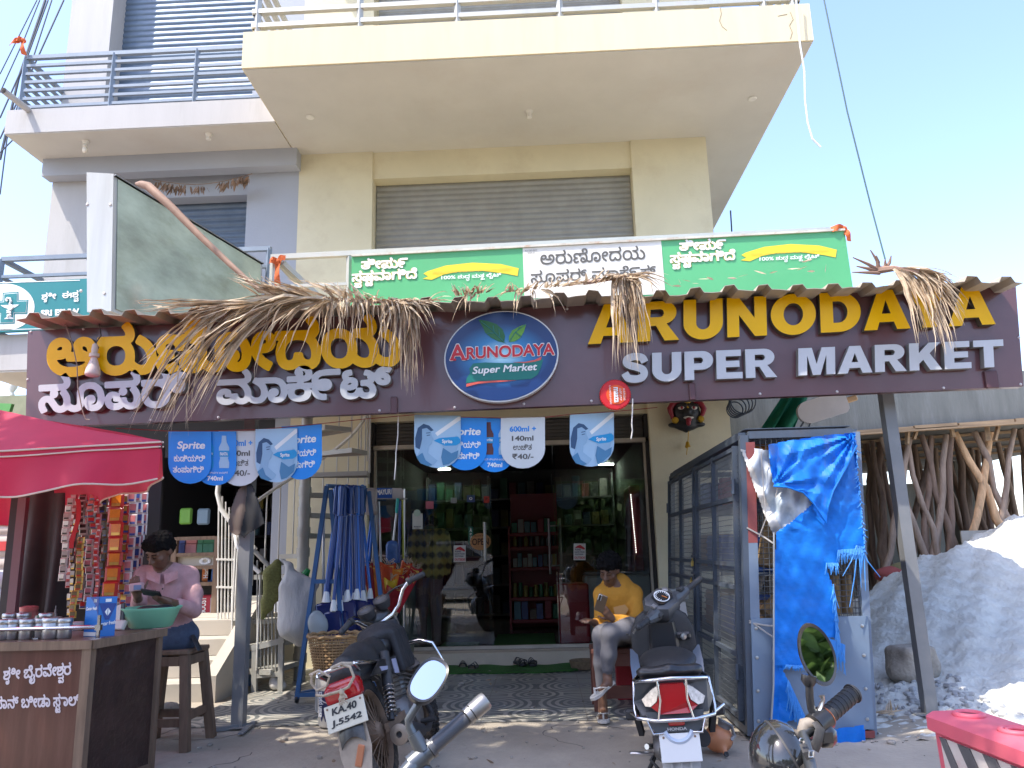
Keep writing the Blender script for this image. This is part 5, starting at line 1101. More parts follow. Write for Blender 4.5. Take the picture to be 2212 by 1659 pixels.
q=MB(); cut_sheet(q,[(1786,1578),(1820,1572),(1868,1566),(1870,1612),(1830,1620),(1790,1624)],lambda x,y:5.20+.01*math.sin(x*.2)); fringe(q,[(1790,1620),(1869,1610)],75,5.2,70); o=q.build('torn_strip',M_tarp,TP,60)
q=MB(); q.tube([at(1672,1150,y=5.19),at(1671,1480,y=5.19),at(1666,1560,y=5.19)],.006,6); q.build('seam_cord',flat('cord_grey',(.35,.36,.36)),TP)
# crumpled printed banner under the tarp
def bdep(px,py): return 5.255+.02*math.sin(px*.11+py*.07)+.014*math.sin(px*.05-py*.12)+.010*math.sin(px*.23)
BN=thing('crumpled_banner','crumpled white and grey printed banner under the upper left of the tarp','banner',at(1680,1150,y=5.25)); q=MB()
cut_sheet(q,[(1600,972),(1625,968),(1668,972),(1690,1000),(1720,1040),(1770,1080),(1770,1100),(1712,1130),(1690,1152),(1672,1156),(1660,1130),(1650,1105),(1632,1060),(1615,1010)],bdep,4)
q.build('banner_sheet',mat('banner_print',(.50,.53,.55),.4,var=.15,scale=4,dirt=.75,dcol=(.12,.24,.34),dscale=3.5,bump=.2,bscale=14),BN,50)
q=MB(); cut_sheet(q,[(1600,970),(1608,972),(1640,1040),(1660,1090),(1690,1142),(1684,1154),(1670,1156),(1650,1108),(1622,1030)],lambda x,y:bdep(x,y)-.006,4); q.build('banner_edge',mat('banner_white',(.66,.62,.56),.5,var=.08,dirt=.3),BN,50)
q=MB(); q.tube([at(1644,976,y=5.22),at(1650,1060,y=5.22),at(1655,1120,y=5.22),at(1640,1160,y=5.25)],.004,5); q.tube([at(1660,1000,y=5.2),at(1683,1046,y=5.2),at(1675,1075,y=5.22)],.004,5); q.tube([at(1613,1140,y=5.27),at(1650,1160,y=5.25),at(1674,1176,y=5.2)],.006,5); q.tube([at(1618,1345,y=5.27),at(1660,1352,y=5.22),at(1672,1352,y=5.2)],.006,5); q.tube([at(1618,1340,y=5.27),at(1672,1378,y=5.2)],.005,5)
q.build('tie_string',flat('string_grey',(.32,.30,.28)),BN)
# unfinished concrete floor held on props
UC=thing('unfinished_concrete_frame','unfinished concrete floor slab with wet streaks over its formwork planks','building',(5.5,9.5,0))
zb=at(1960,930,y=9.5).z; s0=at(1560,953,y=9.5); s1=at(2212,906,y=9.5)
q=MB(); q.prism([V((s0.x,9.5,s0.z)),V((9,9.5,s1.z+.1)),V((9,9.5,3.25)),V((s0.x,9.5,3.15))],(0,7.5,0)); q.build('slab',M_conc,UC)
q=MB(); random.seed(3)
for y in(9.46,10.4,11.4,12.5,13.6): q.bar((s0.x,y,s0.z-.03),(9,y,s1.z+.07),.09,.03); 
x=s0.x
while x<8.8: w_=random.uniform(.5,1.1); q.bar((x,9.44,s0.z-.012+(x-s0.x)*.0415),(x+w_,9.44,s0.z-.012+(x+w_-s0.x)*.0415),.05,random.uniform(.03,.05)); x+=w_+.02
q.build('formwork_plank',mat('raw_plank',(.42,.28,.16),.8,var=.25,scale=5,stretch=(.5,6,6)),UC)
q=MB(); q.box(2.6,3.2,14.5,15,0,2.6); q.box(5.2,5.6,14.5,14.9,0,2.6); q.box(7.6,8.0,14.5,14.9,0,2.6); q.box(2.3,9,16.6,16.9,0,2.35); q.build('columns_and_added_wall',M_conc,UC)  # the long rear box is a wall added to darken gaps between props
M_pr=[mat('prop_bark_%s'%n,[x*1.6 for x in c],.8,var=.35,scale=7,stretch=(3,3,.5),dirt=.4,dcol=d,dscale=9) for n,c,d in(('dark',(.13,.085,.06),(.25,.18,.13)),('pale',(.42,.26,.14),(.26,.15,.09)),('grey',(.22,.16,.12),(.34,.25,.17)))]
def prop(x0,y0,x1,y1,z1,m,label,grp,r=.045,z0=0):
    a,b=V((x0,y0,z0)),V((x1,y1,z1)); pts=[];rs=[]
    for i in range(8):
        t=i/7; pts.append(a.lerp(b,t)+V((random.gauss(0,.025),random.gauss(0,.02),0))*(0<i<7)); rs.append(r*(1.1-.3*t)*random.uniform(.88,1.12))
    return tag(MB().tube(pts,rs,8).build('timber_prop',m,None,60),label,'prop',grp)
def zQ(x,y): return 1897.7+.2614*x,813.3+.2614*y
named=[((800,1460),(945,360),1,.05,'pale peeled prop leaning right to the double cleat, nearest of the timber props'),((1130,1410),(600,385),1,.05,'pale prop leaning left across the other pale one'),((75,1650),(285,390),2,.045,'knotty prop rising beside the grey post to the left cleat'),((490,1600),(0,430),2,.045,'long grey prop slanting down right past the grey post'),((500,1590),(570,385),2,.046,'nearly upright brown prop in the middle of the props'),((690,1490),(330,390),0,.045,'dark prop slanting down right behind the upright one'),((640,1400),(600,470),0,.045,'bent dark prop right of the upright brown one'),((1200,1390),(760,370),2,.045,'prop slanting down to the right frame edge behind the pale pair'),((430,1560),(440,390),0,.04,'thin dark upright prop behind the slanting ones'),((1060,1200),(1140,350),2,.04,'grey prop leaning right near the right frame edge'),((560,1560),(260,640),2,.04,'short grey prop crossing low behind the upright prop')]
for a_,b_,mi,r,lb in named:
    p,s=at(*zQ(*a_),y=9.55),at(*zQ(*b_),y=9.75); d=(s-p); k0=-p.z/d.z; k1=(s0.z-.05-p.z+(p.x-s0.x)*.03)/d.z
    P0=p+d*k0; P1=p+d*max(.9,min(1.05,k1)); prop(P0.x,9.6,P1.x,9.75,P1.z,M_pr[mi],lb,'timber props under the slab',r)
    q=MB(); 
random.seed(11)
for k in range(78):
    y=random.uniform(10.0,14.2); x=random.uniform(2.45,8.2); zt_=s0.z-.04+(x-s0.x)*.04; prop(x,y,x+random.gauss(0,.28),y+random.gauss(0,.15),zt_,M_pr[0 if k%3 else 2],'rough timber prop in the crowd under the unfinished slab','timber props in the dark under the slab',random.uniform(.035,.055))
q=MB()
for zx,zy,tx,ty in((235,560,245,380),(290,520,340,370),(910,530,890,370),(960,530,1005,345),(620,500,590,380)): q.bar(at(*zQ(zx,zy),y=9.58),at(*zQ(tx,ty),y=9.6),.05,.03)
o=tag(q.build('nailed_cleats',MATS['raw_plank']),'short nailed plank cleats at the heads of the front props','cleats')
# dust heap
def heap(x,y):
    h=1.38*math.exp(-((x-5.7)**2/3.2+(y-8.75)**2/1.7))+.42*math.exp(-((x-3.6)**2/1.1+(y-8.2)**2/1.2))+.30*math.exp(-((x-4.4)**2/2+(y-7.2)**2/1.2))
    return h*1.05-.012+.03*math.sin(x*5+y*3)*min(1,h*3)+.018*math.sin(x*13-y*11)*min(1,h*3)+.012*math.sin(x*29+y*23)*min(1,h*3)
random.seed(5)
q=MB(); q.sheet(lambda u,v:V((2.1+7.4*u,5.2+4.2*v,heap(2.1+7.4*u,5.2+4.2*v)+random.gauss(0,.009)+.022*max(0,math.sin(u*61+v*47)*math.sin(u*37-v*83)))),170,130)
tag(q.build('stone_dust_heap',mat('stone_dust',(.60,.595,.545),.95,var=.10,scale=7,bump=.9,bscale=26,dirt=.25,dcol=(.55,.53,.50),dscale=2.2),None,180),'large pale grey heap of stone dust in front of the timber props','heap')
p=at(1985,1462,y=6.6); q=SDF(.05); q.box((p.x,6.7,p.z+.10),(.17,.13,.13),.05,M=np.array(Matrix.Rotation(.4,3,'Z'))); q.cap((p.x-.12,6.65,p.z+.04),(p.x+.14,6.7,p.z+.07),.1,.08); tag(q.build('stone_block',[mat('block_stone',(.34,.30,.25),.95,var=.3,scale=9,bump=.6,bscale=30)],.02),'brown grey stone block sitting on the dust heap behind the grey post','stone')
q=MB(); random.seed(8)
for k in range(150):
    x=random.uniform(2.25,3.2); y=random.uniform(5.7,6.7); s=random.uniform(.008,.03); q.rbox((x,y,heap(x,y)+s*.5 if heap(x,y)>0 else s*.5),(s*2,s*1.5,s*1.3),s*.3,Matrix.Rotation(random.uniform(0,3),3,'Z')@Matrix.Rotation(random.uniform(-.5,.5),3,'X'))
o=tag(q.build('gravel_bits',mat('gravel_grey',(.36,.36,.36),.9,var=.2)),'loose gravel chips scattered at the foot of the dust heap','gravel'); o['kind']='stuff'
p0=at(1822,1222,y=9.3); q=MB(); q.prism([at(*zQ(*z),y=9.3) for z in((680,1275),(1015,1268),(1040,1480),(710,1500))],(0,.03,0)); tag(q.build('old_panel',mat('old_panel',(.45,.42,.36),.7,var=.15,dirt=.5,dcol=(.2,.32,.45),dscale=1.5)),'old pale panel with blue smears leaning behind the dust heap','panel')
for px,py,m_,lb in((1930,1232,flat('sack_red',(.33,.08,.07),.9),'red cement sack lying at the foot of the props'),(1960,1222,flat('sack_olive',(.20,.17,.08),.9),'olive sack lying behind the red one at the props')):
    p=at(px,py,y=9.25); q=SDF(.06); q.ell((p.x,9.25,p.z-.05),(.22,.16,.10)); q.ell((p.x+.12,9.25,p.z-.08),(.15,.13,.08)); tag(q.build('sack',[m_],.02),lb,'sack')
tag(MB().box(2.2,9,9.32,9.42,-.05,.14).build('plinth_kerb',M_conc),'low concrete kerb along the foot of the timber props','kerb')
p=at(1908,1545,z=.02); q=MB(); 
for k in range(22): leaf(q,p+V((random.uniform(-.12,.12),random.uniform(-.05,.05),.01)),(random.uniform(-1,1),random.uniform(-.5,.5),random.uniform(0,.25)),random.uniform(.1,.22),.008)
tag(q.build('leaf_scrap',M_pa),'dry leaf scrap lying beside the foot of the grey post','leaf litter')
# plastic road barrier
BR=thing('road_barrier','red plastic road barrier with black and white striped face at the lower right','barrier',at(2110,1700,y=2.9)); 
a=at(2012,1545,z=.56); b=at(2235,1625,z=.56); ax=(b-a).normalized(); ax.z=0; nb=V((-ax.y,ax.x,0)); 
if nb.y<0: nb=-nb
L=1.25; MT=Matrix((ax,nb,V((0,0,1)))).transposed()
def bp(u,v,z): return a+ax*u+nb*v+V((0,0,z-.56))
M_bar=mat('barrier_red',(.64,.11,.15),.55,var=.10,scale=4,dirt=.3,dcol=(.55,.16,.16),dscale=3)
q=MB(); ol=[(0,0),(L,0),(L,.17),(0,.17)]
sec=[(-.03,.56),(-.03,.515),(.0,.50),(.012,.20),(-.05,.16),(-.06,.0),(.23,.0),(.22,.16),(.158,.20),(.17,.50),(.2,.515),(.2,.56),(.17,.575),(.0,.575)]
n=len(sec); us=[0,.02,L-.02,L]; vs=[]
for i,u in enumerate(us):
    for v,z in sec: k=.93 if i in(0,3) else 1; vs.append(bp(u,.085+(v-.085)*k,z))
q.add(vs,[(i*n+j,i*n+(j+1)%n,(i+1)*n+(j+1)%n,(i+1)*n+j) for i in range(3) for j in range(n)]+[tuple(range(n))[::-1],tuple(3*n+j for j in range(n))])
body=q.build('body',M_bar,BR,40)
MB().torus(bp(.10,.085,.578),.045,.012,24,8).build('filler_ring',M_bar,BR,60); MB().torus(bp(.36,.085,.578),.05,.010,24,8).torus(bp(.36,.085,.579),.032,.006,24,8).build('filler_ring',M_bar,BR,60)
MB().lathe([(0,.0),(.045,.0),(.04,.004),(0,.004)],bp(.10,.085,.576),20).build('filler_hole',flat('hole_shade_red',(.16,.01,.02)),BR)  # dark disc stands in for the shade inside the filler opening
q=MB(); q.prism([bp(.05,.0-.003,.495),bp(L-.05,-.003,.495),bp(L-.05,.009,.215),bp(.05,.009,.215)],-nb*.004); q.build('striped_panel',mat('stripe_white',(.55,.50,.45),.6,var=.12,dirt=.5,dcol=(.42,.2,.18),dscale=9),BR)
q=MB()
for k in range(9):
    u=.02+.14*k; P=[(u,.495),(u+.07,.495),(u+.07+.16,.215),(u+.16,.215)]; P=[(min(max(x,.05),L-.05),z) for x,z in P]
    if P[1][0]-P[0][0]>.005 or P[2][0]-P[3][0]>.005: q.prism([bp(x,-.008+(.495-z)*.043,z) for x,z in P],-nb*.003)
q.build('black_stripe',mat('stripe_black',(.10,.10,.10),.6,var=.3,dirt=.4,dcol=(.3,.27,.25),dscale=14),BR)
q=MB(); q.rbox(bp(.12,-.02,.24),(.3,.16,.10),.03,MT); q.build('foot_lug',M_bar,BR,40)
# ================================================================ LEFT: STALL, STEPS, STAIR
def zS(x,y): return .2451*x,1003+.2451*y          # detail at (0,1850)
def zL(x,y): return .3432*x,1089.8+.3432*y        # detail at (0,2010)
M_um=mat('umbrella_red',(.66,.035,.09),.6,var=.08,scale=3,trans=.42); M_pip=flat('piping_pale',(.6,.45,.38),.7)
UM=thing('market_umbrella','large red square market umbrella over the brown stall','umbrella',(-3.7,4.9,0))
Rr=at(349,955,y=4.25); Fl=at(-430,1000,y=3.95); Ap=at(-250,838,y=4.95); Bk_=Rr+V((-1.9,1.9,-.02)); Bl=Fl+V((-1.2,2.4,0))
q=MB()
def tri(a,b,c):
    q.sheet(lambda u,v:(lambda p,e:p+V((0,0,-.10*math.sin(math.pi*v)*(1-v)*math.sin(math.pi*u)+.012*math.sin(u*17+v*9)*v)))(a.lerp(b,u)*v+c*(1-v),0),20,10)
for a_,b_ in((Fl,Rr),(Rr,Bk_),(Bk_,Bl),(Bl,Fl)): tri(a_,b_,Ap)
q.build('canopy',M_um,UM,70)
def val(a,b,da,db,seed):
    nn=(b-a).cross(V((0,0,1))).normalized()
    def f(u,v):
        d=da+(db-da)*u; p=a.lerp(b,u); return p+V((0,0,-d*v-.012*math.sin(u*21+seed)*v))+nn*(.03*math.sin(u*16+seed+v)*v+.015*math.sin(u*41)*v+.05*v)
    q=MB(); q.sheet(f,50,8); o=q.build('valance',M_um,UM,70)
    q=MB(); q.tube([f(i/40,1)+V((0,0,-.004)) for i in range(41)],.006,5); q.tube([f(i/40,0)+nn*.008+V((0,0,-.0)) for i in range(41)],.006,5); q.tube([f(i/40,.13)+nn*.008 for i in range(41)],.005,5); q.build('piping',M_pip,o,70)
val(Fl,Rr,.30,.205,1); val(Rr,Bk_,.205,.3,4); val(Bk_,Bl,.3,.3,2)
q=MB(); q.tube([V((Ap.x,Ap.y,0)),Ap],.03,12); q.build('pole',flat('pole_maroon',(.15,.03,.04),.4),UM,50)
q=MB()
for c in(Fl,Rr,Bk_,Bl): q.tube([Ap+V((0,0,-.06)),c+V((0,0,-.03))],.012,6)
q.build('rib',flat('rib_dark',(.1,.03,.03)),UM,50)
# counter
M_lam=mat('brown_laminate',(.085,.028,.020),.28,var=.25,scale=3,stretch=(5,5,.5),dirt=.25,dcol=(.16,.09,.07),coat=.2); M_emb=mat('embossed_laminate',(.045,.024,.020),.35,var=.3,scale=8,bump=1.0,bscale=11,dirt=.25,dcol=(.14,.09,.07)); M_wd=mat('worn_wood',(.185,.12,.078),.75,var=.3,scale=5,stretch=(6,6,.6),dirt=.4,dcol=(.12,.08,.06))
CT=thing('stall_counter','dark brown stall counter with painted white lettering and worn wood edges','counter',(-3.0,4.7,0))
ZC=.80; F0=at(197,1384,z=ZC); YC=F0.y; S0=at(345,1360,z=ZC); xl=-3.75
q=MB(); q.prism([V((xl,YC-.02,ZC-.035)),V((F0.x+.02,YC-.02,ZC-.035)),V((S0.x+.02,S0.y+.04,ZC-.035)),V((xl,S0.y+.04,ZC-.035))],(0,0,.035)); q.build('top',mat('worn_laminate_top',(.15,.07,.045),.35,var=.3,dirt=.5,dcol=(.3,.2,.14),dscale=6),CT)
q=MB(); q.bar((xl,YC-.022,ZC-.018),(F0.x+.02,YC-.022,ZC-.018),.012,.045); q.bar((F0.x+.025,YC-.02,ZC-.018),(S0.x+.025,S0.y+.04,ZC-.018),.012,.045)
q.bar((F0.x-.008,YC+.004,.0),(F0.x-.008,YC+.004,ZC-.036),.05,.05,(0,1,0)); q.bar((S0.x-.01,S0.y,.0),(S0.x-.01,S0.y,ZC-.036),.045,.045,(0,1,0)); q.bar((F0.x-.02,YC+.03,.03),(S0.x-.01,S0.y,.03),.03,.05)
q.build('wood_edge',M_wd,CT)
MB().box(xl,F0.x-.034,YC,YC+.02,0,ZC-.036).build('front_panel',M_lam,CT)
MB().prism([V((F0.x-.012,YC+.03,.05)),V((S0.x-.005,S0.y-.025,.05)),V((S0.x-.005,S0.y-.025,ZC-.04)),V((F0.x-.012,YC+.03,ZC-.04))],(-.02,0,0)).build('side_panel',M_emb,CT)
q=MB(); tpx(q,'ಶ|_ೃ|ೀ |ಬೈರವೇ|ಶ|_ವ|ರ',(7,1486),(154,1474),(8,1441),YC-.001,bold=.03); q.build('painted_lettering',flat('sign_paint_white',(.62,.55,.58),.6),CT); q=MB(); tpx(q,'ಪಾನ್ ಬೀಡಾ |ಸ|_ಟ|ಾಲ್',(-12,1546),(174,1538),(-12,1504),YC-.001,bold=.03); q.build('painted_lettering',flat('sign_paint_white',(.62,.55,.58),.6),CT)
MB().box(xl,S0.x-.1,S0.y-.02,S0.y,.0,ZC-.036).build('back_panel',M_lam,CT)
# steel canisters on the counter
M_can=mat('canister_steel',(.42,.40,.38),.32,.9,var=.12,dirt=.3,dcol=(.3,.2,.18)); can=None
def canister():
    t=thing('steel_canister','','canister',(0,0,0),'steel canisters on the stall counter')
    MB().lathe([(.036,0),(.04,.006),(.04,.082),(.037,.086),(0,.086)],(0,0,0),20).build('body',M_can,t,40,local=True); MB().lathe([(.042,.084),(.043,.088),(.043,.104),(.038,.11),(0,.111)],(0,0,0),20).build('lid',M_can,t,40,local=True); return t
cs=[(7,1382,'steel canister at the left edge of the counter row'),(28,1381,'steel canister left of the pair before the rail post'),(56,1381,'steel canister just left of the rail post'),(86,1379,'steel canister right behind the rail post'),(109,1380,'wide steel canister in the middle right of the counter row'),(137,1379,'last steel canister of the row beside the blue box'),(18,1364,'back row steel canister near the pink jar left side'),(48,1363,'back row steel canister in front of the pink jar'),(97,1364,'back row steel canister right of the pink jar')]
for i,(px,py,lb) in enumerate(cs):
    o=canister() if i==0 else copy_tree(can); can=can or o; p=at(px,py,z=ZC); o.location=p; o['label']=lb
    if i==4: o.scale=(1.2,1.2,1.05)
q=MB(); 
for px in(75,211): p=at(px,1380,z=ZC); q.bar(p,p+V((0,0,.125)),.014,.014,(0,1,0)); q.cb(p+V((0,0,.06)),(.03,.025,.03)); q.cb(p+V((0,0,.003)),(.06,.04,.006))
a=at(-160,1388,z=ZC); b=at(213,1379,z=ZC); q.tube([a+V((0,0,.06)),b+V((0,0,.06))],.011,8); tag(q.build('guard_rail',M_chr,None,40),'low steel guard rail along the stall counter front edge','rail')
p=at(60,1345,z=ZC); t=thing('pink_jar','squat pink plastic jar behind the steel canisters','jar',p); MB().lathe([(.05,0),(.062,.01),(.065,.06),(.055,.085)],p,20).build('body',mat('jar_pink',(.55,.22,.20),.4,var=.06,trans=.2),t,40); MB().lathe([(.058,.083),(.06,.09),(.06,.108),(.03,.115),(0,.116)],p,20).build('lid',flat('lid_pink',(.6,.18,.17),.4),t,40)
p=at(117,1352,z=ZC); q=MB(); q.cb(p+V((0,0,.04)),(.02,.014,.08)); q.cb(p+V((0,0,.09)),(.012,.012,.03)); q.cb(p+V((0,0,.115)),(.006,.006,.03)); tag(q.build('lighter_stand',flat('lighter_grey',(.2,.19,.2),.3,metal=.5)),'grey gas lighter standing behind the canister row','lighter')
p=at(160,1362,z=ZC); tag(MB().lathe([(.04,0),(.05,.005),(.05,.05),(.0,.05)],p,18).build('white_tub',flat('tub_white',(.55,.45,.45),.4),None,40),'small white tub between the last canister and the blue box','tub')
# blue gum box
Yb=at(208,1378,z=ZC).y; BB=thing('gum_box','tall bright blue gum box with white lettering on the counter corner','box',at(206,1378,z=ZC)); C0=at(208,1376,z=ZC); L0=at(172,1377,z=ZC); R0=at(241,1372,z=ZC); hz=.215; L0.y=C0.y+.03; L0.x=C0.x-.092; R0=V((C0.x+.07,C0.y+.06,ZC)); bx=L0+(R0-C0)
q=MB(); q.prism([L0,C0,R0,bx],(0,0,hz)); q.build('carton',flat('gum_blue',(.012,.16,.50),.4),BB)
def face(a,b,lift): 
    d=(b-a); n=V((d.y,-d.x,0)).normalized(); return (lambda u,v:a+d*u+V((0,0,hz*v))+n*lift),n
q=MB(); f,n=face(L0,C0,.002); q.cur=1; q.prism([f(.35,1),f(1,1),f(1,.55),f(.75,.8)],n*.001); q.cur=2; q.prism([f(.02,.02),f(.95,.02),f(.95,.12),f(.02,.12)],n*.001); text(q,'Center fresh',f(.06,.66),f(.9,.68)-f(.06,.66),f(.06,.75)-f(.06,.66),n,bold=.03,shear=.03,mi=2); q.cur=2; q.prism([f(.62,.87),f(.85,.87),f(.85,.95),f(.62,.95)],n*.001)
f,n=face(C0,R0,.002); q.cur=1; q.prism([f(0,.85),f(1,.83),f(.62,.42),f(.4,.42)],n*.001); q.cur=2; q.prism([f(.35,.62),f(.5,.72),f(.5,.52)],n*.0015); q.prism([f(.68,.62),f(.53,.72),f(.53,.52)],n*.0015); text(q,'Center fresh',f(.02,.26),f(1.0,.30)-f(.02,.26),f(.02,.36)-f(.02,.26),n,bold=.03,mi=2); q.cur=2; q.prism([f(.35,.87),f(.68,.87),f(.68,.95),f(.35,.95)],n*.001)
q.build('box_print',[MATS['gum_blue'],flat('gum_navy',(.01,.05,.25),.4),M_wht],BB)
PS=thing('payment_speaker','black payment speaker stand with white card leaning by the green basin','card stand',at(262,1368,z=ZC)); p=at(256,1360,z=ZC); T=Matrix.Rotation(R_(-20),3,'Z')@Matrix.Rotation(R_(-14),3,'Y')@Matrix.Rotation(R_(-12),3,'X')
q=MB(); q.rbox(p+V((0,0,.075)),(.085,.015,.16),.008,T); q.build('stand',M_blk,PS); q=MB(); q.cb(p+V((0,0,.08))+T@V((-.008,-.0095,.012)),(.05,.003,.11),T); q.rbox(p+V((.025,-.035,.028)),(.085,.03,.06),.006,Matrix.Rotation(R_(-20),3,'Z')@Matrix.Rotation(R_(-25),3,'X')); q.build('card',flat('card_cream',(.55,.5,.44)),PS)
# green basin with black plastic in it
p=at(322,1356,z=ZC); p.y+=.02; BS=thing('green_basin','pale green plastic basin with black plastic inside at the counter end','basin',p)
MB().lathe([(0,0.002),(.11,0),(.125,.008),(.165,.105),(.178,.118),(.178,.125),(.160,.118),(.118,.015),(0,.012)],p,32).build('bowl',mat('basin_green',(.27,.66,.45),.4,var=.05,trans=.25),BS,50)
q=SDF(.03); random.seed(4)
for k in range(9): q.ell((p.x+random.uniform(-.08,.1),p.y+random.uniform(-.06,.06),p.z+.09+random.uniform(-.02,.02)),(random.uniform(.03,.06),random.uniform(.03,.05),random.uniform(.02,.045)))
q.build('black_plastic_heap',[flat('bag_black',(.015,.015,.017),.35)],.01,BS)
# dark backing curtain and post of the stall
q=MB(); 
def cur(u,v): a=at(42+115*u,1065,y=5.75); b=at(20+130*u,1348,y=5.75); return a.lerp(b,v)+V((0,.05*math.sin(u*13+v*2)*(.3+v),0))
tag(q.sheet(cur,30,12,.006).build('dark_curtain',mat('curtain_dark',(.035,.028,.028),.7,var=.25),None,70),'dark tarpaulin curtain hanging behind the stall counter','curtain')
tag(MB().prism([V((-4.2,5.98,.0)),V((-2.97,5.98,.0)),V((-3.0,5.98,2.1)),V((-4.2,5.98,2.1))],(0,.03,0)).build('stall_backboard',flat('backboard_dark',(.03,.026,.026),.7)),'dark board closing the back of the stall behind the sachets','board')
tag(MB().bar(at(24,1345,y=5.4),at(52,1075,y=5.4),.06,.04,(0,1,0)).build('stall_post',flat('post_mauve',(.17,.08,.09),.5)),'leaning mauve steel post at the left end of the stall','post')
q=MB(); q.sheet(lambda u,v:at(168+5*math.sin(v*5),1078,y=5.2)+V(((u-.5)*.03,.004*u,-.33*v)),2,8,.003); tag(q.build('red_strap',flat('strap_red',(.5,.02,.03),.5)),'red cloth strap hanging down from the umbrella among the sachets','strap')
# hanging strips of sachets
M_sc={k:mat('sachet_'+k,c,.3,mt,var=.12,scale=30) for k,c,mt in(('white',(.62,.55,.53),.0),('silver',(.42,.38,.35),.4),('gold',(.55,.34,.08),.5),('red',(.46,.025,.02),.0),('pink',(.50,.16,.17),.0),('blue',(.04,.07,.25),0),('olive',(.17,.12,.05),.2),('orange',(.65,.2,.02),0),('dark',(.05,.035,.03),.2))}
def strip(label,top,bot,wd,n,cols,y,sway=.01):
    a,b=at(*top,y=y),at(*bot,y=y); q=MB(); mats=[M_sc[c] for c in cols]
    L=(a-b).length/n
    for i in range(n):
        c=a.lerp(b,(i+.5)/n)+V((sway*math.sin(i*.8+a.x*9),random.uniform(-.012,.012),0)); q.cur=0
        th=random.uniform(.004,.012); tw=random.uniform(-.3,.3)
        P=[]
        for u,v,d in((-1,-1,0),(1,-1,0),(1,1,0),(-1,1,0),(-.7,-.75,1),(.7,-.75,1),(.7,.75,1),(-.7,.75,1)): P.append(c+V((u*wd/2,-d*th-u*tw*.012,v*L/2)))
        q.add(P,[(0,1,5,4),(1,2,6,5),(2,3,7,6),(3,0,4,7),(4,5,6,7)])
        q.cur=1; q.add([c+V((u*wd*.33,-th-.0015-u*tw*.012,(v*.28+.12)*L)) for u,v in((-1,-1),(1,-1),(1,1),(-1,1))],[(0,1,2,3)])
        q.cur=2; q.add([c+V((u*wd*.3,-th-.0015-u*tw*.012,(v*.1-.27)*L)) for u,v in((-1,-1),(1,-1),(1,1),(-1,1))],[(0,1,2,3)])
    return tag(q.build('sachet_strip',mats),label,'sachets','sachet strips hanging in the stall')
random.seed(6)
for a_ in(('white sachet strip, leftmost in the stall',(150,1075),(133,1255),.055,11,('white','silver','dark'),5.3),('dark sachet strip right of the leftmost white one',(160,1120),(152,1330),.04,13,('dark','silver','gold'),5.32),('gold edged sachet strip curving down to the blue box',(178,1160),(158,1335),.05,12,('gold','olive','red'),5.25),('silver sachet strip behind the red strap',(176,1072),(180,1180),.06,9,('silver','dark','white'),5.36),('pale labelled sachet strip above the blue box',(197,1165),(188,1300),.058,9,('white','pink','dark'),5.3),('silver and red sachet strip near the middle',(200,1068),(200,1180),.06,9,('silver','red','blue'),5.33),('narrow pink sachet strip in the middle of the stall',(214,1070),(208,1310),.036,18,('pink','red','white'),5.28),('olive sachet strip left of the large red packets',(228,1075),(222,1320),.045,14,('olive','dark','blue'),5.34),('strip of large red and orange packets in the stall',(256,1066),(240,1290),.105,7,('red','orange','gold'),5.26),('small red sachet strip right of the large red packets',(272,1070),(262,1325),.06,12,('red','gold','blue'),5.3),('white and blue sachet strip in front of the right board',(288,1062),(276,1312),.062,10,('white','pink','blue'),5.3),('white and pink sachet strip second from the right board',(301,1060),(290,1310),.055,10,('white','blue','pink'),5.33),('white and blue sachet strip beside the seated man shoulder',(312,1064),(302,1250),.045,8,('white','pink','blue'),5.36)): strip(*a_)
random.seed(12)
for i in range(11):
    x=160+14.5*i+random.uniform(-4,4); c_=random.choice((('dark','gold','red'),('olive','dark','red'),('silver','red','blue'),('red','gold','white'),('pink','white','red'))); strip('sachet strip packed in the back layer of the stall hangings',(x,1068),(x-10+random.uniform(-6,6),1300+random.uniform(-40,30)),.048,14,c_,5.46)
# wooden stool
ST=thing('wooden_stool','tall bare wooden stool under the man in the pink shirt','stool',at(385,1615,z=0)); ys=5.42
c=V((-2.55,5.44,0)); hs=.62; q=MB(); q.rbox(c+V((0,0,hs-.015)),(.34,.34,.03),.006); q.build('seat',M_wd,ST)
for sx in(-1,1):
    for sy in(-1,1): MB().bar(c+V((sx*.20,sy*.20,0)),c+V((sx*.135,sy*.135,hs-.03)),.055,.055,(0,1,0)).build('leg',M_wd,ST)
for sx,sy,k in((0,-1,.17),(0,1,.17),(1,0,.2),(-1,0,.2)):
    d=V((sy,sx,0)); e=c+V((sx*(.165),sy*(.165),.0)); MB().bar(e-d*.15+V((0,0,k)),e+d*.15+V((0,0,k)),.03,.05).build('stretcher',M_wd,ST); MB().bar(e*1+d*.12+V((-sx*.02,-sy*.02,hs-.07)),e-d*.12+V((-sx*.02,-sy*.02,hs-.07)),.03,.06).build('apron',M_wd,ST)
# steps to the raised neighbour shop
M_step=mat('pale_step_concrete',(.43,.39,.33),.85,var=.12,scale=3,dirt=.35,dcol=(.36,.3,.24))
SP=thing('concrete_steps','pale concrete steps with a cheek wall rising to the left neighbour shop','steps',(-3.5,7.6,0)); q=MB()
for i in range(4): q.box(-4.6,-2.98-.0,6.95+.33*i,8.3,.005+.15*i-(.005 if i==0 else .0),.15*(i+1))
q.box(-6.0,-2.98,8.29,12.6,.0,.605); q.build('step',M_step,SP)
MB().prism([V((-2.97,6.9,0)),V((-2.97,8.3,0)),V((-2.97,8.3,.82)),V((-2.97,7.9,.78)),V((-2.97,6.9,.22))],(.11,0,0)).build('cheek_wall',M_step,SP)
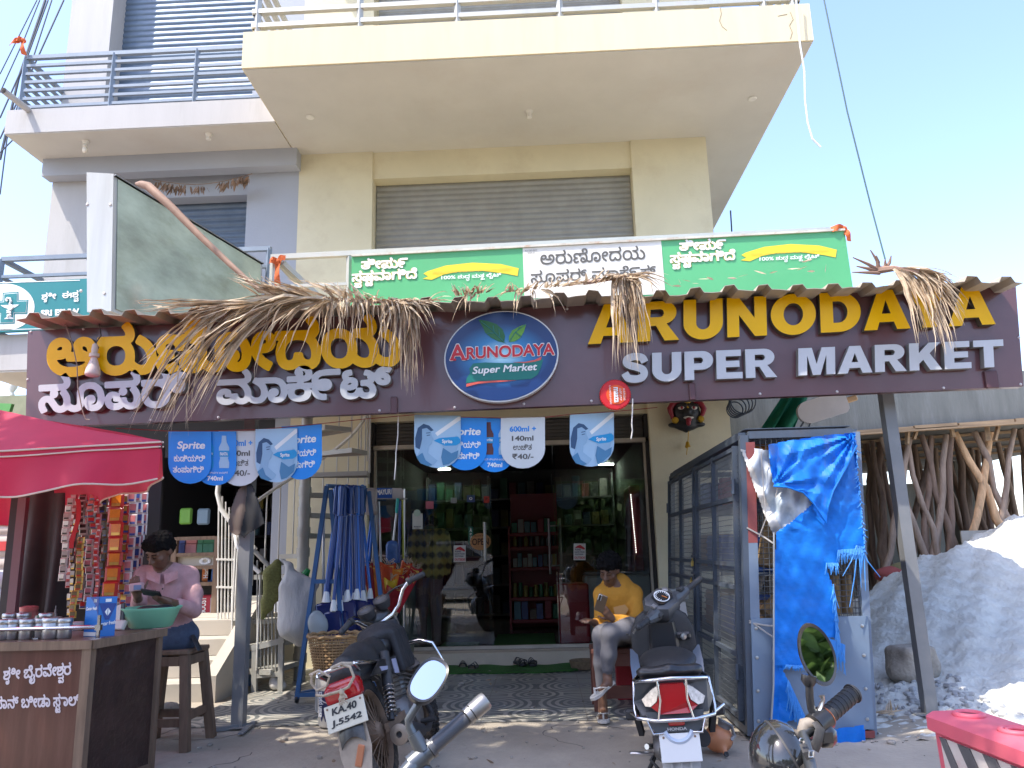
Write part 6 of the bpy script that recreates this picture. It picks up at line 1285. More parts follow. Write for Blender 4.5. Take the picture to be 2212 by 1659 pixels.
# neighbour shop showcase
YN=8.9; NS=thing('glass_showcase','wood framed glass showcase of packets in the left neighbour shop','showcase',at(410,1338,y=YN))
q=MB(); a=at(368,1338,y=YN); b=at(462,1338,y=YN); zz=lambda py:at(415,py,y=YN).z
for x in(a.x,b.x): q.box(x-.03,x+.03,YN-.03,YN+.03,.605,zz(1160))
for py in(1338,1262,1226,1198,1163): q.box(a.x+.03,b.x-.03,YN-.025,YN+.03,zz(py)-.02,zz(py)+.02)
q.build('wood_frame',M_wd,NS); MB().box(a.x+.03,b.x-.03,YN+.031,YN+.04,zz(1226)+.02,zz(1198)-.02).build('cream_panel',flat('panel_cream',(.5,.45,.36)),NS)
q=MB()
for s in range(12): an=s*math.pi/6; q.ell(V(at(443,1212,y=YN+.025))+V((.05*math.cos(an),0,.03*math.sin(an))),(.025,.006,.012),8,4)
q.build('carved_flower',M_wht,NS); MB().box(a.x+.03,b.x-.03,YN+.3,YN+.32,.605,zz(1165)).build('back_board',M_dark,NS)
for py in(1338,1262,1198): MB().box(a.x+.03,b.x-.03,YN+.045,YN+.3,zz(py)+.0,zz(py)+.012).build('shelf',M_wd,NS)
def pouch(px,py,w,h,m,word,label,col):
    z=at(px,py,y=YN+.1).z+.014; x=at(px,py,y=YN+.1).x; q=MB(); q.rbox((x,YN+.13,z+h/2),(w,.08,h),.015); o=q.build('packet',m,None,30)
    if word: q=MB(); text(q,word,V((x+w*.12,YN+.088,z+h*.15)),V((0,0,h*.75)),V((-w*.45,0,0)),(0,-1,0),bold=.03); q.build('packet_lettering',col,o)
    return tag(o,label,'packet')
pouch(447,1259,.13,.26,flat('packet_orange',(.6,.17,.03)),'Horlicks','blue and orange drink powder packet on the showcase middle shelf',M_wht); pouch(455,1259,.10,.29,flat('packet_blue',(.04,.16,.5)),'','blue packet behind the orange one in the showcase',M_wht); pouch(441,1335,.16,.24,flat('packet_red',(.38,.02,.04)),'BOOST','red drink powder packet on the showcase bottom shelf',M_wht); pouch(458,1335,.08,.22,flat('packet_pale',(.45,.42,.45)),'','pale packet beside the red one in the showcase',M_wht)
for i,(px,m_) in enumerate(((382,GM[5]),(395,GM[5]),(409,flat('soap_pink',(.5,.2,.2))),(420,MATS['soap_pink']),(434,GM[3]),(447,GM[3]),(457,GM[3]))): 
    x=at(px,1196,y=YN+.12).x; z=zz(1198)+.013; tag(MB().rbox((x,YN+.13,z+.055),(.075,.1,.11),.008).rbox((x+.003,YN+.13,z+.138),(.07,.09,.05),.006).build('soap_pack',m_),'small goods packet on the top shelf of the showcase','packet','soap packets on the showcase top shelf')
bsn=thing('neighbour_shelving','dark shelves with jars inside the left neighbour shop','shelf',(-3.9,11.8,.6)); q=MB()
for z in(.62,1.1,1.5,1.9,2.3): q.box(-5.0,-3.15,11.9,12.3,z,z+.03)
q.box(-5.0,-3.12,12.31,12.5,.605,3.2); q.box(-5.0,-4.97,9.6,12.3,.605,3.2); q.build('shelf_frame',M_dark,bsn)
for i in range(26):
    z=(1.13,1.53,1.93)[i%3]; x=-4.9+.065*i; tag(MB().rbox((x,11.95,z+.1),(.09,.1,.2),.01).build('stock_pack',GM[(i*5)%9]),'goods pack on the dark shelves of the left neighbour shop','packet','goods on the neighbour shelves')
for px,py,m_ in((402,1115,flat('bag_lime',(.2,.45,.06))),(440,1116,flat('bag_sky',(.25,.35,.42)))): p=at(px,py,y=9.6); tag(MB().rbox(p,(.16,.05,.2),.02).build('hanging_packet',m_,None,30),'%s packet hanging in the dark neighbour shop'%('lime green' if px==402 else 'pale blue'),'packet')
MB().box(-5.95,-2.93,9.0,9.1,2.4,3.25).build('shop_lintel',M_dark,GB)
# spiral stair
M_sp=mat('stair_grey_paint',(.40,.39,.35),.5,.15,var=.1,scale=4,dirt=.4,dcol=(.3,.26,.2)); M_spw=mat('stair_white_paint',(.62,.60,.55),.5,var=.08,dirt=.3,dcol=(.4,.3,.2))
cx,cy=-2.46,7.95; SS=thing('spiral_stair','grey painted steel spiral stair rising beside the yellow wall','stair',(cx,cy,0))
MB().tube([(cx,cy,.013),(cx,cy,3.05)],.058,16).build('centre_pole',M_sp,SS,50)
q=MB()
for i in range(13): q.tube([(cx,cy,.22+.205*i-.045),(cx,cy,.22+.205*i+.045)],.067,16)
q.build('pole_collar',M_sp,SS,50)
rad=.66; pr=[]; th0=math.radians(252); st=math.radians(-27)
for i in range(14):
    a=th0+st*i; z=.20+.205*i; da=.22; q=MB(); ol=[(cx+.06*math.cos(a-.7),cy+.06*math.sin(a-.7)),(cx+rad*math.cos(a-da),cy+rad*math.sin(a-da)),(cx+rad*math.cos(a+da),cy+rad*math.sin(a+da)),(cx+.06*math.cos(a+.7),cy+.06*math.sin(a+.7))]
    q.prism([V((x,y,z)) for x,y in ol],(0,0,.006)); q.bar(V((*ol[0],z-.018)),V((*ol[1],z-.018)),.006,.045); q.bar(V((*ol[2],z-.018)),V((*ol[3],z-.018)),.006,.045); q.bar(V((*ol[1],z-.018)),V((*ol[2],z-.018)),.006,.045)
    q.build('tread',M_sp,SS)
q=MB()
for i in range(14):
    for k in(0,.5):
        a=th0+st*(i+k); z=.20+.205*(i+k); x,y=cx+rad*math.cos(a),cy+rad*math.sin(a); q.tube([(x,y,z),(x,y,z+.85)],.008,6)
q.build('baluster',M_spw,SS)
q=MB(); q.tube([V((cx+rad*math.cos(th0+st*t),cy+rad*math.sin(th0+st*t),.20+.205*t+.86)) for t in [k*.25 for k in range(55)]],.02,8); q.build('handrail',M_spw,SS,60)
# railing of the neighbour landing and the little gate
RL=thing('landing_railing','pale vertical bar railing with curved top on the neighbour landing','railing',(-3.1,8.15,.6)); Yr=8.05
q=MB(); q.tube([at(*p,y=Yr) for p in((486,1010),(474,1030),(470,1065),(478,1100),(500,1130),(530,1165),(552,1188))],.026,10); q.build('handrail',M_spw,RL,60)
q=MB()
for k in range(9): 
    px=473+7.5*k; q.tube([at(px,max(1020,1060+k*12),y=Yr),at(px-3,1366 if k<6 else 1390,y=Yr)],.008,6)
for py in(1345,1205,1265): q.bar(at(468,py+3,y=Yr),at(540,py+5,y=Yr),.03,.02)
q.bar(at(467,1367,y=Yr),at(498,1369,y=Yr),.05,.035); q.bar(at(496,1400,y=Yr),at(548,1406,y=Yr),.05,.035); q.build('bars',M_spw,RL)
GT=thing('bar_gate','grey low bar gate standing at the foot of the spiral stair','gate',at(575,1510,z=0)); Yg=7.35; 
q=MB(); P=lambda px,py:at(px,py,y=Yg)
for px,y0,y1 in((549,1395,1526),(606,1375,1512)): q.bar(P(px,y1),P(px+2,y0),.045,.045,(0,1,0))
q.bar(P(545,1400),P(615,1382),.05,.05); q.bar(P(547,1460),P(610,1455),.04,.04); q.build('gate_frame',M_sp,GT)
q=MB()
for k in range(8): px=556+8*k; q.tube([P(px,1210+k*16),P(px-1,1458)],.007,6)
q.tube([P(548,1188),P(580,1222),P(612,1262)],.022,8); q.ell(P(611,1214),(.03,.03,.03)); q.build('gate_bars',M_sp,GT,60)
# things hung on posts and gate
def draped(name,label,cat,spec,m,y,h=.014,k=.04):
    s=SDF(k)
    for a,b,ra,rb in spec: A_,B_=at(*a,y=y),at(*b,y=y); s.cap(A_,B_,ra,rb)
    return tag(s.build(name,[m],h),label,cat)
for n1_,l1_,c1_,m1_,p1_ in(('black_bag','black cloth bag hung on the left awning post','bag',mat('bag_black_cloth',(.022,.022,.024),.8,var=.2),[(535,1036),(546,1052),(560,1092),(572,1130),(550,1145),(535,1152),(526,1163),(518,1154),(528,1110)]),('brown_cloth','brown cloth hanging beside the black bag on the post','cloth',mat('brown_cloth',(.16,.12,.10),.85,var=.15),[(534,1036),(514,1058),(500,1095),(493,1128),(497,1150),(510,1157),(522,1152),(533,1112)])):
    q=MB(); cut_sheet(q,p1_,lambda x,y,_k=n1_:5.80-.05*math.sin(min(1,max(0,(y-1036)/110))*2.4)+.006*math.sin(x*.22+y*.02)+(.055 if _k=='brown_cloth' else 0),3,.02); tag(q.build(n1_,m1_,None,60),l1_,c1_)
sk=SDF(.05); y=7.2
for a,b,ra,rb in(((625,1222),(622,1270),.025,.06),((622,1270),(628,1345),.08,.12),((640,1260),(645,1345),.07,.15),((668,1275),(652,1350),.06,.13),((640,1360),(648,1382),.14,.06),((625,1222),(612,1212),.025,.015),((632,1240),(682,1262),.035,.035)): sk.cap(at(*a,y=y),at(*b,y=y),ra,rb)
WS=tag(sk.build('white_sack',[mat('white_sack_cloth',(.60,.59,.57),.7,var=.08,scale=5,bump=.6,bscale=9,trans=.15,stretch=(3,3,.8))],.016),'bulging white sack hung beside the blue mop rack','sack')
draped('green_net_bag','olive green net bag hung over the bar gate','net bag',[((598,1215),(585,1240),.03,.06),((585,1240),(580,1310),.07,.05),((575,1300),(568,1335),.05,.02),((600,1220),(598,1290),.03,.04)],mat('olive_net',(.16,.16,.05),.9,var=.35,scale=60),7.28)
p=at(656,1246,y=7.25); q=MB(); q.tube([p+V((-.05,0,-.07)),p,p+V((.03,0,.05)),p+V((.045,0,.07))],[.045,.045,.03,.02],12); tag(q.build('green_bottle',flat('bottle_green',(.01,.25,.04),.15),None,50),'shiny green bottle poking out above the white sack','bottle')
p=at(585,1455,z=0); p=V((p.x,7.75,0)); t=thing('blue_bucket','blue labelled paint bucket behind the bar gate','bucket',p); MB().lathe([(.12,.013),(.145,.32),(.15,.33),(.14,.33),(.12,.03),(0,.03)],p,20).build('body',flat('bucket_blue',(.12,.2,.33),.4),t,40); MB().lathe([(.134,.12),(.143,.26)],p,20).build('label_band',flat('band_white',(.5,.5,.48)),t)
p=at(597,1492,z=.01); s=SDF(.03); s.ell((p.x,p.y,.07),(.07,.06,.055)); s.ell((p.x+.05,p.y,.05),(.04,.04,.035)); s.ell((p.x-.03,p.y,.11),(.03,.03,.04)); tag(s.build('crumpled_bag',[flat('plastic_white',(.6,.58,.55),.4,bump=.5,bscale=12)],.012),'crumpled white plastic bag on the ground under the gate','bag')
p=at(505,1478,z=.0); tag(MB().sheet(lambda u,v:V((p.x-.08+.16*u,p.y-.05+.1*v,.012+.02*math.sin(u*5+v*3)**2)),6,4,.002).build('paper_scrap',M_wht),'white paper scrap on the ground left of the gate','paper')
p=at(365,1545,z=0); s=SDF(.03); s.ell((p.x,p.y,.05),(.09,.07,.05)); s.ell((p.x-.06,p.y+.03,.04),(.05,.05,.04)); tag(s.build('loose_stone',[MATS['block_stone']],.014),'loose stone beside the foot of the concrete steps','stone')
q=MB(); a=at(455,1577,z=.02); b=at(548,1565,z=.02); q.bar(a,b,.03,.03); q.bar(at(520,1585,z=.02),at(550,1558,z=.02),.04,.012); tag(q.build('base_rod',MATS['grey_post_paint']),'rusty rod lying across the foot of the left awning post','rod')
# things at the very left edge behind the stall
LS=thing('left_shop_front','cream rolling shutter shop front with lettered board at the left frame edge','shopfront',(-5.0,7.6,0)); Y7=7.0
q=MB(); x0=at(-60,1100,y=Y7).x; x1=at(42,1100,y=Y7).x; zt_=at(0,1120,y=Y7).z
shutter('shutter',x0,x1,Y7,.05,zt_-.05,flat('shutter_cream',(.45,.38,.34)),LS,.1,.02); MB().box(x0,x1,Y7-.05,Y7,zt_,zt_+.28).build('name_board',flat('board_cream',(.5,.42,.38)),LS); q=MB(); tpx(q,'ಕನ',(-20,1113),(25,1112),(-20,1086),Y7-.05,bold=.02); q.build('board_lettering',M_blk,LS)
q=MB(); q.box(x0,x1-.02,Y7-.03,Y7-.024,at(0,1190,y=Y7).z,at(0,1170,y=Y7).z); q.build('red_band',flat('band_red',(.5,.04,.04)),LS)
for i,py in enumerate((1255,1285,1315,1345)): p=at(3,py,y=6.6); s=SDF(.05); s.ell((p.x,p.y,p.z),(.2,.15,.09)); tag(s.build('stacked_sack',[mat('sack_white_blue',(.5,.53,.58),.7,var=.12)],.025),'white sack in the pile at the left frame edge','sack','white sacks piled at the left edge')
p=at(12,873,y=6.5); tag(MB().prism([at(-30,870,y=6.5),at(25,872,y=6.5),at(20,888,y=6.5),at(-30,905,y=6.5)],(0,.04,0)).build('green_awning_flap',flat('awning_green',(.10,.35,.09))),'small green awning flap above the red umbrella at the left edge','awning')
# ================================================================ MOP RACK, BROOMS, BASKET
def zR(x,y): return 629+.2125*x,1003+.2125*y
M_bl=mat('rack_blue',(.045,.13,.30),.45,.1,var=.1,dirt=.25,dcol=(.03,.05,.1)); M_hd=mat('handle_blue',(.015,.055,.24),.3,var=.15,scale=3,coat=.2); M_hd2=flat('handle_bright_blue',(.01,.13,.55),.3,coat=.2); M_sil=flat('handle_silver',(.45,.45,.46),.3,metal=.7)
MR=thing('mop_rack','blue steel A frame rack on castors loaded with blue mops','rack',at(690,1520,z=0))
def pr(px,py,y): return at(px,py,y=y)
yf,yb=6.75,7.25; q=MB()
fl0,ft=pr(641,1524,yf),pr(706,1050,yf+.15); fr0=pr(750,1520,yf); frt=pr(714,1058,yf+.15)
for a_,b_ in((fl0,ft),(fr0,frt)):
    a_.z=.05; q.bar(a_,b_,.035,.035,(0,1,0)); q.bar(a_+V((.28,.45,0)),b_+V((.28,.3,0)),.035,.035,(0,1,0))
q.bar(ft,ft+V((.28,.3,0)),.035); q.bar(fl0+V((0,0,.03)),fr0+V((0,0,.03)),.035); q.bar(fl0+V((0,0,.03)),fl0+V((.28,.45,.03)),.035); q.bar(pr(676,1256,yf+.07),pr(726,1256,yf+.07),.035); q.bar(fl0+V((.28,.45,.03)),fr0+V((.28,.45,.03)),.035)
q.build('frame',M_bl,MR)
q=MB()
for c in(fl0,fr0,fl0+V((.28,.45,0))): q.lathe([(.028,-.012),(.03,0),(.028,.012)],c+V((0,0,-.007)),12,Matrix.Rotation(R_(90),3,'Y'))
q.build('castor',M_blk,MR,40)
random.seed(21)
for i in range(21):
    i*=.8; tx=455+300*(i/16)*.9+random.uniform(-6,6); bx_=330+455*(i/16)+random.uniform(-20,20); y=6.72+.36*random.random()+.012*i; by=1330+random.uniform(0,110)-50*(i/16)
    if by>1440: by=1440
    a=pr(*zR(tx,240+random.uniform(-12,12)),y+.05); b=pr(*zR(bx_,by),y-.03); t=thing('hanging_mop','mop with blue handle hanging in the blue A frame rack','mop',b,'blue handled mops hanging on the rack')
    q=MB(); q.tube([a+V((0,0,-.25)),b+V((0,0,.02))],[.0155,.0145],8); q.tube([a,a.lerp(b,.12),a.lerp(b,.25)],[.024,.021,.016],8); q.ell(a+V((0,0,.0)),(.024,.016,.024),8,6); q.build('handle',M_hd if int(i/.8+.5)%4 else M_hd2,t,50)
    q=MB(); q.tube([b+V((0,0,.03)),b,b+V((0,0,-.06))],[.014,.022,.03],10); q.build('socket',M_wht,t,50)
    d=b+V((0,0,-.06)); q=MB(); q.rbox(d+V((0,random.uniform(-.02,.02),-.13)),(.15,.035,.25),.014,Matrix.Rotation(random.uniform(-.15,.15),3,'Y')); q.build('packaged_head',flat('packet_navy',(.012,.02,.10),.2,coat=.4),t,40)
tag(MB().tube([pr(*zR(330,400),7.3),pr(*zR(325,1480),7.25)],.014,8).build('grey_pole',M_sil,None,50),'grey metal pole standing at the left of the blue mops','pole')
p=pr(*zR(330,1530),6.9); q=MB(); q.lathe([(.05,-.08),(.055,0),(.05,.04),(.02,.05)],p,14); tag(q.build('green_cap_bottle',flat('cap_green',(.01,.2,.04),.3),None,50),'green capped bottle at the foot of the blue rack','bottle')
s=SDF(.04); p=pr(683,1345,6.6); s.ell(p,(.07,.06,.10)); s.ell(p+V((.04,0,-.03)),(.06,.05,.08)); tag(s.build('clear_bag',[flat('clear_plastic',(.5,.55,.57),.15,trans=.5)],.014),'clear plastic bag of small things above the wicker basket','bag')
# retail brush stand
BSn=thing('brush_stand','wire brush stand with blue MAYURI header board by the shop glass','stand',at(845,1400,y=7.9)); Yb=7.9
q=MB(); P=lambda zx,zy,y=Yb:at(*zR(zx,zy),y=y)
a,b,c,d=P(865,355),P(1150,340),P(1150,242),P(865,240)
q.prism([a,a.lerp(b,.57),d.lerp(c,.57),d],(0,.02,0)); q.build('header_board',flat('header_blue',(.02,.09,.36),.4),BSn); q=MB(); q.prism([a.lerp(b,.57),b,c+V((-.0,0,-.04)),c+V((-.03,0,0)),d.lerp(c,.57)],(0,.02,0)); q.build('header_end',flat('header_grey',(.5,.47,.46),.4),BSn)
q=MB(); text(q,'MAYURI',P(870,312,Yb-.001),P(1020,305,Yb-.001)-P(870,312,Yb-.001),V((0,0,.055)),(0,-1,0),bold=.035); q.build('header_lettering',M_wht,BSn)
q=MB(); 
for zx in(1152,840): q.tube([P(zx,250),P(zx-5,1500),V((P(zx,1500).x,Yb,.02))],.009,6)
for zy in(350,930): q.tube([P(830,zy,Yb-.02),P(1180,zy,Yb-.02)],.007,6)
for zx in(860,930,1060,1120): q.tube([P(zx,352),P(zx,350,Yb-.15)],.005,5)
q.tube([V((P(840,1500).x,Yb,.02)),V((P(840,1500).x,Yb-.3,.02)),V((P(1150,1500).x,Yb-.3,.02)),V((P(1150,1500).x,Yb,.02))],.009,6)
q.build('wire_frame',M_sil,BSn,50)
def stick(label,top,bot,m,y,r=.012,head=None,hm=None):
    a,b=P(*top,y),P(*bot,y); t=thing('mop_stick',label,'mop',b,'mops and poles on the brush stand'); MB().tube([a,b],r,8).build('handle',m,t,50)
    if head: q=MB(); q.tube([a,a.lerp(b,.28),a.lerp(b,.32)],[r*1.5,r*1.4,r],8); q.build('grip',hm,t,50)
    return t
stick('bright blue pole slanting left on the brush stand',(840,360),(755,1010),M_hd2,7.78); stick('second bright blue pole slanting left on the brush stand',(850,360),(790,1000),M_hd2,7.76); stick('silver pole left of centre on the brush stand',(860,380),(825,1040),M_sil,7.8); stick('silver pole at the centre of the brush stand',(875,380),(862,1040),M_sil,7.8); stick('silver pole slanting right on the brush stand',(890,380),(915,1050),M_sil,7.79); stick('teal gripped mop on the brush stand',(1085,345),(1035,820),M_sil,7.7,.011,1,flat('grip_teal',(.01,.35,.33),.35)); stick('navy pole at the right of the brush stand',(1105,370),(1095,1000),M_hd,7.78,.014); stick('yellow green pole at the right edge of the stand',(1130,360),(1140,960),flat('pole_lime',(.4,.42,.05),.4),7.8,.01)
p=P(790,370,7.7); s=SDF(.04); s.box(p,(.085,.03,.13),.03); s.ell(p+V((.03,0,-.10)),(.06,.035,.05)); tag(s.build('clear_packet',[mat('packet_clear',(.50,.46,.44),.2,var=.2,trans=.3,dirt=.4,dcol=(.4,.08,.06),dscale=18)],.014),'clear packet of white cloths hanging beside the blue header board','packet')
p=P(1025,910,7.6); s=SDF(.03); s.box(p,(.06,.035,.10),.03); s.ell(p+V((0,0,.10)),(.05,.03,.03)); o=tag(s.build('mop_refill_packet',[mat('refill_blue',(.06,.13,.33),.2,var=.3,scale=12,trans=.2)],.012),'clear and blue mop refill packet under the teal grip','packet')
# grass brooms in printed sleeves, fanning from a tub
random.seed(31); BC=[((.45,.06,.02),'red and gold'),((.58,.16,.02),'orange'),((.28,.012,.02),'deep red'),((.60,.40,.03),'yellow'),((.45,.02,.03),'crimson'),((.03,.12,.4),'blue')]
for i,(tx,ty,bx_,by_,ci,w) in enumerate(((770,1020,830,1400,2,.055),(810,1040,860,1390,1,.05),(850,1050,880,1390,3,.045),(905,1070,890,1380,4,.05),(930,1150,940,1400,5,.055),(985,1010,960,1380,0,.075),(1060,1050,1000,1430,1,.075),(1110,1110,1010,1480,2,.06),(1180,1000,1040,1480,0,.05),(1260,1040,1050,1500,2,.075),(1230,1160,1080,1500,4,.045),(1010,1170,990,1420,3,.06),(1050,1250,1010,1500,2,.08))):
    y=7.45+.02*(i%5); a=P(tx,ty,y); b=P(bx_,by_,y+.1); d=(b-a); nx=V((0,-1,0)).cross(d).normalized(); col,nm=BC[ci]
    t=thing('sleeved_broom','%s sleeved grass broom, number-less bundle'%nm,'broom',b,'grass brooms in printed sleeves'); t['label']=('deep red lettered broom sleeve at the left of the bundle','orange broom sleeve second from the left','yellow topped thin broom sleeve by the silver poles','crimson broom sleeve leaning before the silver poles','blue broom sleeve low in the middle of the bundle','wide red and gold broom sleeve under the blue refill packet','wide orange broom sleeve right of the refill packet','deep red broom sleeve leaning right','slim red and gold sleeve rising right of the stand','wide deep red sleeve at the right end of the bundle','slim crimson sleeve low at the right of the bundle','short yellow sleeve in front of the red and gold one','broad deep red sleeve behind the motorcycle handlebar')[i]
    def sl(u,v,a=a,d=d,nx=nx,w=w): an=(u-.5)*math.pi; ww=w*(1.05-.62*v); return a+d*v+nx*(math.sin(an)*ww)+V((0,-1,0))*(math.cos(an)*ww*.45)+V((0,0,.012*math.sin(u*9)*(v<.05)))
    MB().sheet(sl,10,10,.003).build('sleeve',mat('sleeve_%d'%ci,col,.2,var=.25,scale=14,coat=.4),t,60)
    q=MB()
    for v0,v1,m_ in((.04,.16,0),(.3,.46,1),(.62,.7,0)): q.cur=m_; q.sheet(lambda u,v:sl(.22+.56*u,v0+(v1-v0)*v)+V((0,-.003,0)),6,3)
    q.build('sleeve_print',[flat('sleeve_gold',(.62,.42,.08),.3),M_wht],t)
    q=MB()
    for k in range(9): e=a-d.normalized()*random.uniform(.02,.07)+nx*random.uniform(-w,w)*1.1; q.tube([a+nx*random.uniform(-w,w)*.7+d*.05,e],.0025,4,False)
    q.tube([b-d*.02,b+d*.3],.012,6); q.build('broom_stalks',M_pa,t)
p=at(850,1420,y=7.55); t=thing('broom_tub','grey tub holding the sleeved brooms','tub',V((p.x,7.6,.013))); MB().lathe([(.15,0),(.19,.36),(.2,.37),(.18,.37),(.14,.02),(0,.02)],(p.x,7.6,.013),20).build('tub_body',mat('tub_khaki',(.22,.22,.16),.5,var=.2),t,40)
# wicker basket
p=at(725,1440,z=.50); BKp=V((p.x,6.35,.46)); 
WB=thing('wicker_basket','round woven wicker basket at the foot of the mop rack','basket',BKp); a=at(669,1372,y=6.35); b=at(782,1372,y=6.35); rb=(b.x-a.x)/2; cxb=(a.x+b.x)/2; zt2=a.z-.01; zb2=zt2-.28
q=MB(); nst=44
for k in range(nst):
    an=2*math.pi*k/nst
    q.tube([(cxb+math.cos(an)*rb*(.72+.28*t),6.35+math.sin(an)*rb*(.72+.28*t),zb2+(zt2-zb2)*t) for t in(0,.33,.66,1)],.004,5,False)
for j in range(14):
    t=j/13; R0=rb*(.72+.28*t); z=zb2+(zt2-zb2)*t
    q.tube([(cxb+math.cos(an)*(R0+.006*(1 if (k+j)%2 else -1)),6.35+math.sin(an)*(R0+.006*(1 if (k+j)%2 else -1)),z) for k in range(nst*1) for an in [2*math.pi*k/nst]],.0065,5,closed=True)
q.tube([(cxb+math.cos(an)*rb*1.02,6.35+math.sin(an)*rb*1.02,zt2+.008+.006*math.sin(an*14)) for an in [2*math.pi*k/60 for k in range(60)]],.014,6,closed=True)
q.build('weave',mat('wicker',(.36,.22,.10),.7,var=.35,scale=25),WB,60); q=MB(); q.lathe([(0,zb2),(rb*.70,zb2),(rb*.9,zb2+.2),(rb*.86,zb2+.2),(rb*.66,zb2+.012),(0,zb2+.012)],(cxb,6.35,0),24); q.build('lining',mat('wicker_dark',(.16,.09,.04),.9),WB)
tag(MB().lathe([(rb*.62,.013),(rb*.7,.03),(rb*.7,zb2-.012),(rb*.5,zb2-.002),(0,zb2-.002)],(cxb,6.35,0),20).build('drum',flat('drum_grey',(.22,.22,.22),.6),None,40),'grey drum standing under the wicker basket','drum')
# paint bucket
p=at(712,1578,z=0); PBk=thing('paint_bucket','dirty white paint bucket with torn navy label beside the motorcycle','bucket',V((p.x,p.y+.1,.013))); c=V((p.x-.0,p.y+.12,.013))
MB().lathe([(.105,0),(.112,.01),(.128,.33),(.136,.335),(.136,.36),(.125,.362),(.10,.02),(0,.02)],c,24).build('tub',mat('bucket_white',(.55,.52,.47),.5,var=.1,dirt=.6,dcol=(.34,.29,.22),dscale=6),PBk,40)
q=MB(); q.sheet(lambda u,v:c+V((math.cos(-2.4+1.5*u)*(.1155+.0145*v+.002),math.sin(-2.4+1.5*u)*(.1155+.0145*v+.002),.06+.19*v+(.02*math.sin(u*31)*(v<.1)))),30,6); q.build('label_wrap',flat('label_navy',(.03,.035,.10),.4),PBk)
q=MB(); o=at(700,1540,y=c.y-.135); text(q,'asian paints',V((c.x-.045,c.y-.136,c.z+.08)),V((0,0,.17)),V((-.04,0,0)),(0,-1,0),bold=.02); q.build('label_lettering',M_wht,PBk)
q=MB(); q.tube([c+V((.136*math.cos(a_),.136*math.sin(a_),.33-.16*math.sin((a_+math.pi)))) for a_ in [-math.pi+math.pi*k/20 for k in range(21)]],.004,5); q.build('bail_handle',MATS['wire_pale'],PBk)
# ================================================================ TWO-WHEELERS
M_tyre=mat('tyre_rubber',(.035,.032,.03),.85,var=.3,scale=20,dirt=.7,dcol=(.26,.19,.13),dscale=5,bump=.4,bscale=90); M_bp=mat('black_bike_paint',(.018,.018,.02),.3,var=.2,dirt=.35,dcol=(.2,.16,.12),dscale=5,coat=.2); M_mp=mat('matt_black',(.03,.03,.032),.6,var=.2,dirt=.3,dcol=(.17,.14,.11),dscale=6); M_eng=mat('engine_alloy',(.20,.19,.18),.45,.6,var=.2,dirt=.6,dcol=(.2,.15,.1),dscale=7); M_mud=mat('dusty_brown_metal',(.26,.17,.11),.7,.2,var=.25,scale=8); M_redl=mat('tail_red',(.42,.008,.012),.15,var=.05,coat=.5); M_seat=mat('seat_vinyl',(.022,.022,.023),.5,var=.15,bump=.15,bscale=120,dirt=.2,dcol=(.15,.13,.1))
def wheel(name,par,c,r,w,rot=0,spoke=True,mt=None):
    """wheel turning about the x axis, with tyre, rim, hub and spokes"""
    c=V(c); M=Matrix.Rotation(rot,3,'Z')@Matrix.Rotation(R_(90),3,'Y'); e=MB()
    prof=[(r-.065,-w*.42),(r-.03,-w*.5),(r-.008,-w*.38),(r,-w*.15),(r,w*.15),(r-.008,w*.38),(r-.03,w*.5),(r-.065,w*.42),(r-.07,0),(r-.065,-w*.42)]
    e.lathe(prof,c,44,M); rt=e.build('%s'%name,M_tyre,par,40,local=True)
    q=MB()
    for k in range(44):
        a=2*math.pi*k/44
        for s in(-1,1):
            p=V((math.cos(a+.03*s)*(r),math.sin(a+.03*s)*(r),s*w*.22)); B=Matrix((V((math.cos(a),math.sin(a),0)),V((-math.sin(a),math.cos(a),0)),V((0,0,1)))).transposed(); q.cb(c+M@p,(.010,.022,w*.26),M@B)
    q.build('tread_blocks',M_tyre,rt,local=True)
    q=MB(); q.lathe([(r-.07,-w*.36),(r-.062,-w*.38),(r-.075,-w*.15),(r-.075,w*.15),(r-.062,w*.38),(r-.07,w*.36),(r-.084,w*.12),(r-.084,-w*.12),(r-.07,-w*.36)],c,40,M); q.build('rim',M_mud if spoke else M_eng,rt,40,local=True)
    q=MB(); q.lathe([(0,-.055),(.035,-.055),(.055,-.03),(.06,.0),(.055,.03),(.035,.055),(0,.055)] if spoke else [(0,-.06),(.06,-.06),(.09,-.02),(.09,.02),(.06,.06),(0,.06)],c,24,M); q.build('hub',M_mud if spoke else M_eng,rt,40,local=True)
    q=MB()
    if spoke:
        for k in range(18):
            a=2*math.pi*k/18
            for s in(-1,1): q.tube([c+M@V((math.cos(a+.35*s)*.05,math.sin(a+.35*s)*.05,s*.04)),c+M@V((math.cos(a)*(r-.075),math.sin(a)*(r-.075),s*.008))],.0028,4,False)
    else:
        for k in range(5):
            a=2*math.pi*k/5; q.bar(c+M@V((math.cos(a)*.05,math.sin(a)*.05,0)),c+M@V((math.cos(a)*(r-.075),math.sin(a)*(r-.075),0)),.035,.05)
    q.build('spokes',M_mud if spoke else M_eng,rt,local=True); return rt
def coil(mb,a,b,R,r,n):
    a,b=V(a),V(b); t=(b-a).normalized(); x=t.orthogonal().normalized(); y=t.cross(x); mb.tube([a.lerp(b,i/(n*10))+(x*math.cos(i*.628)+y*math.sin(i*.628))*R for i in range(n*10+1)],r,5)
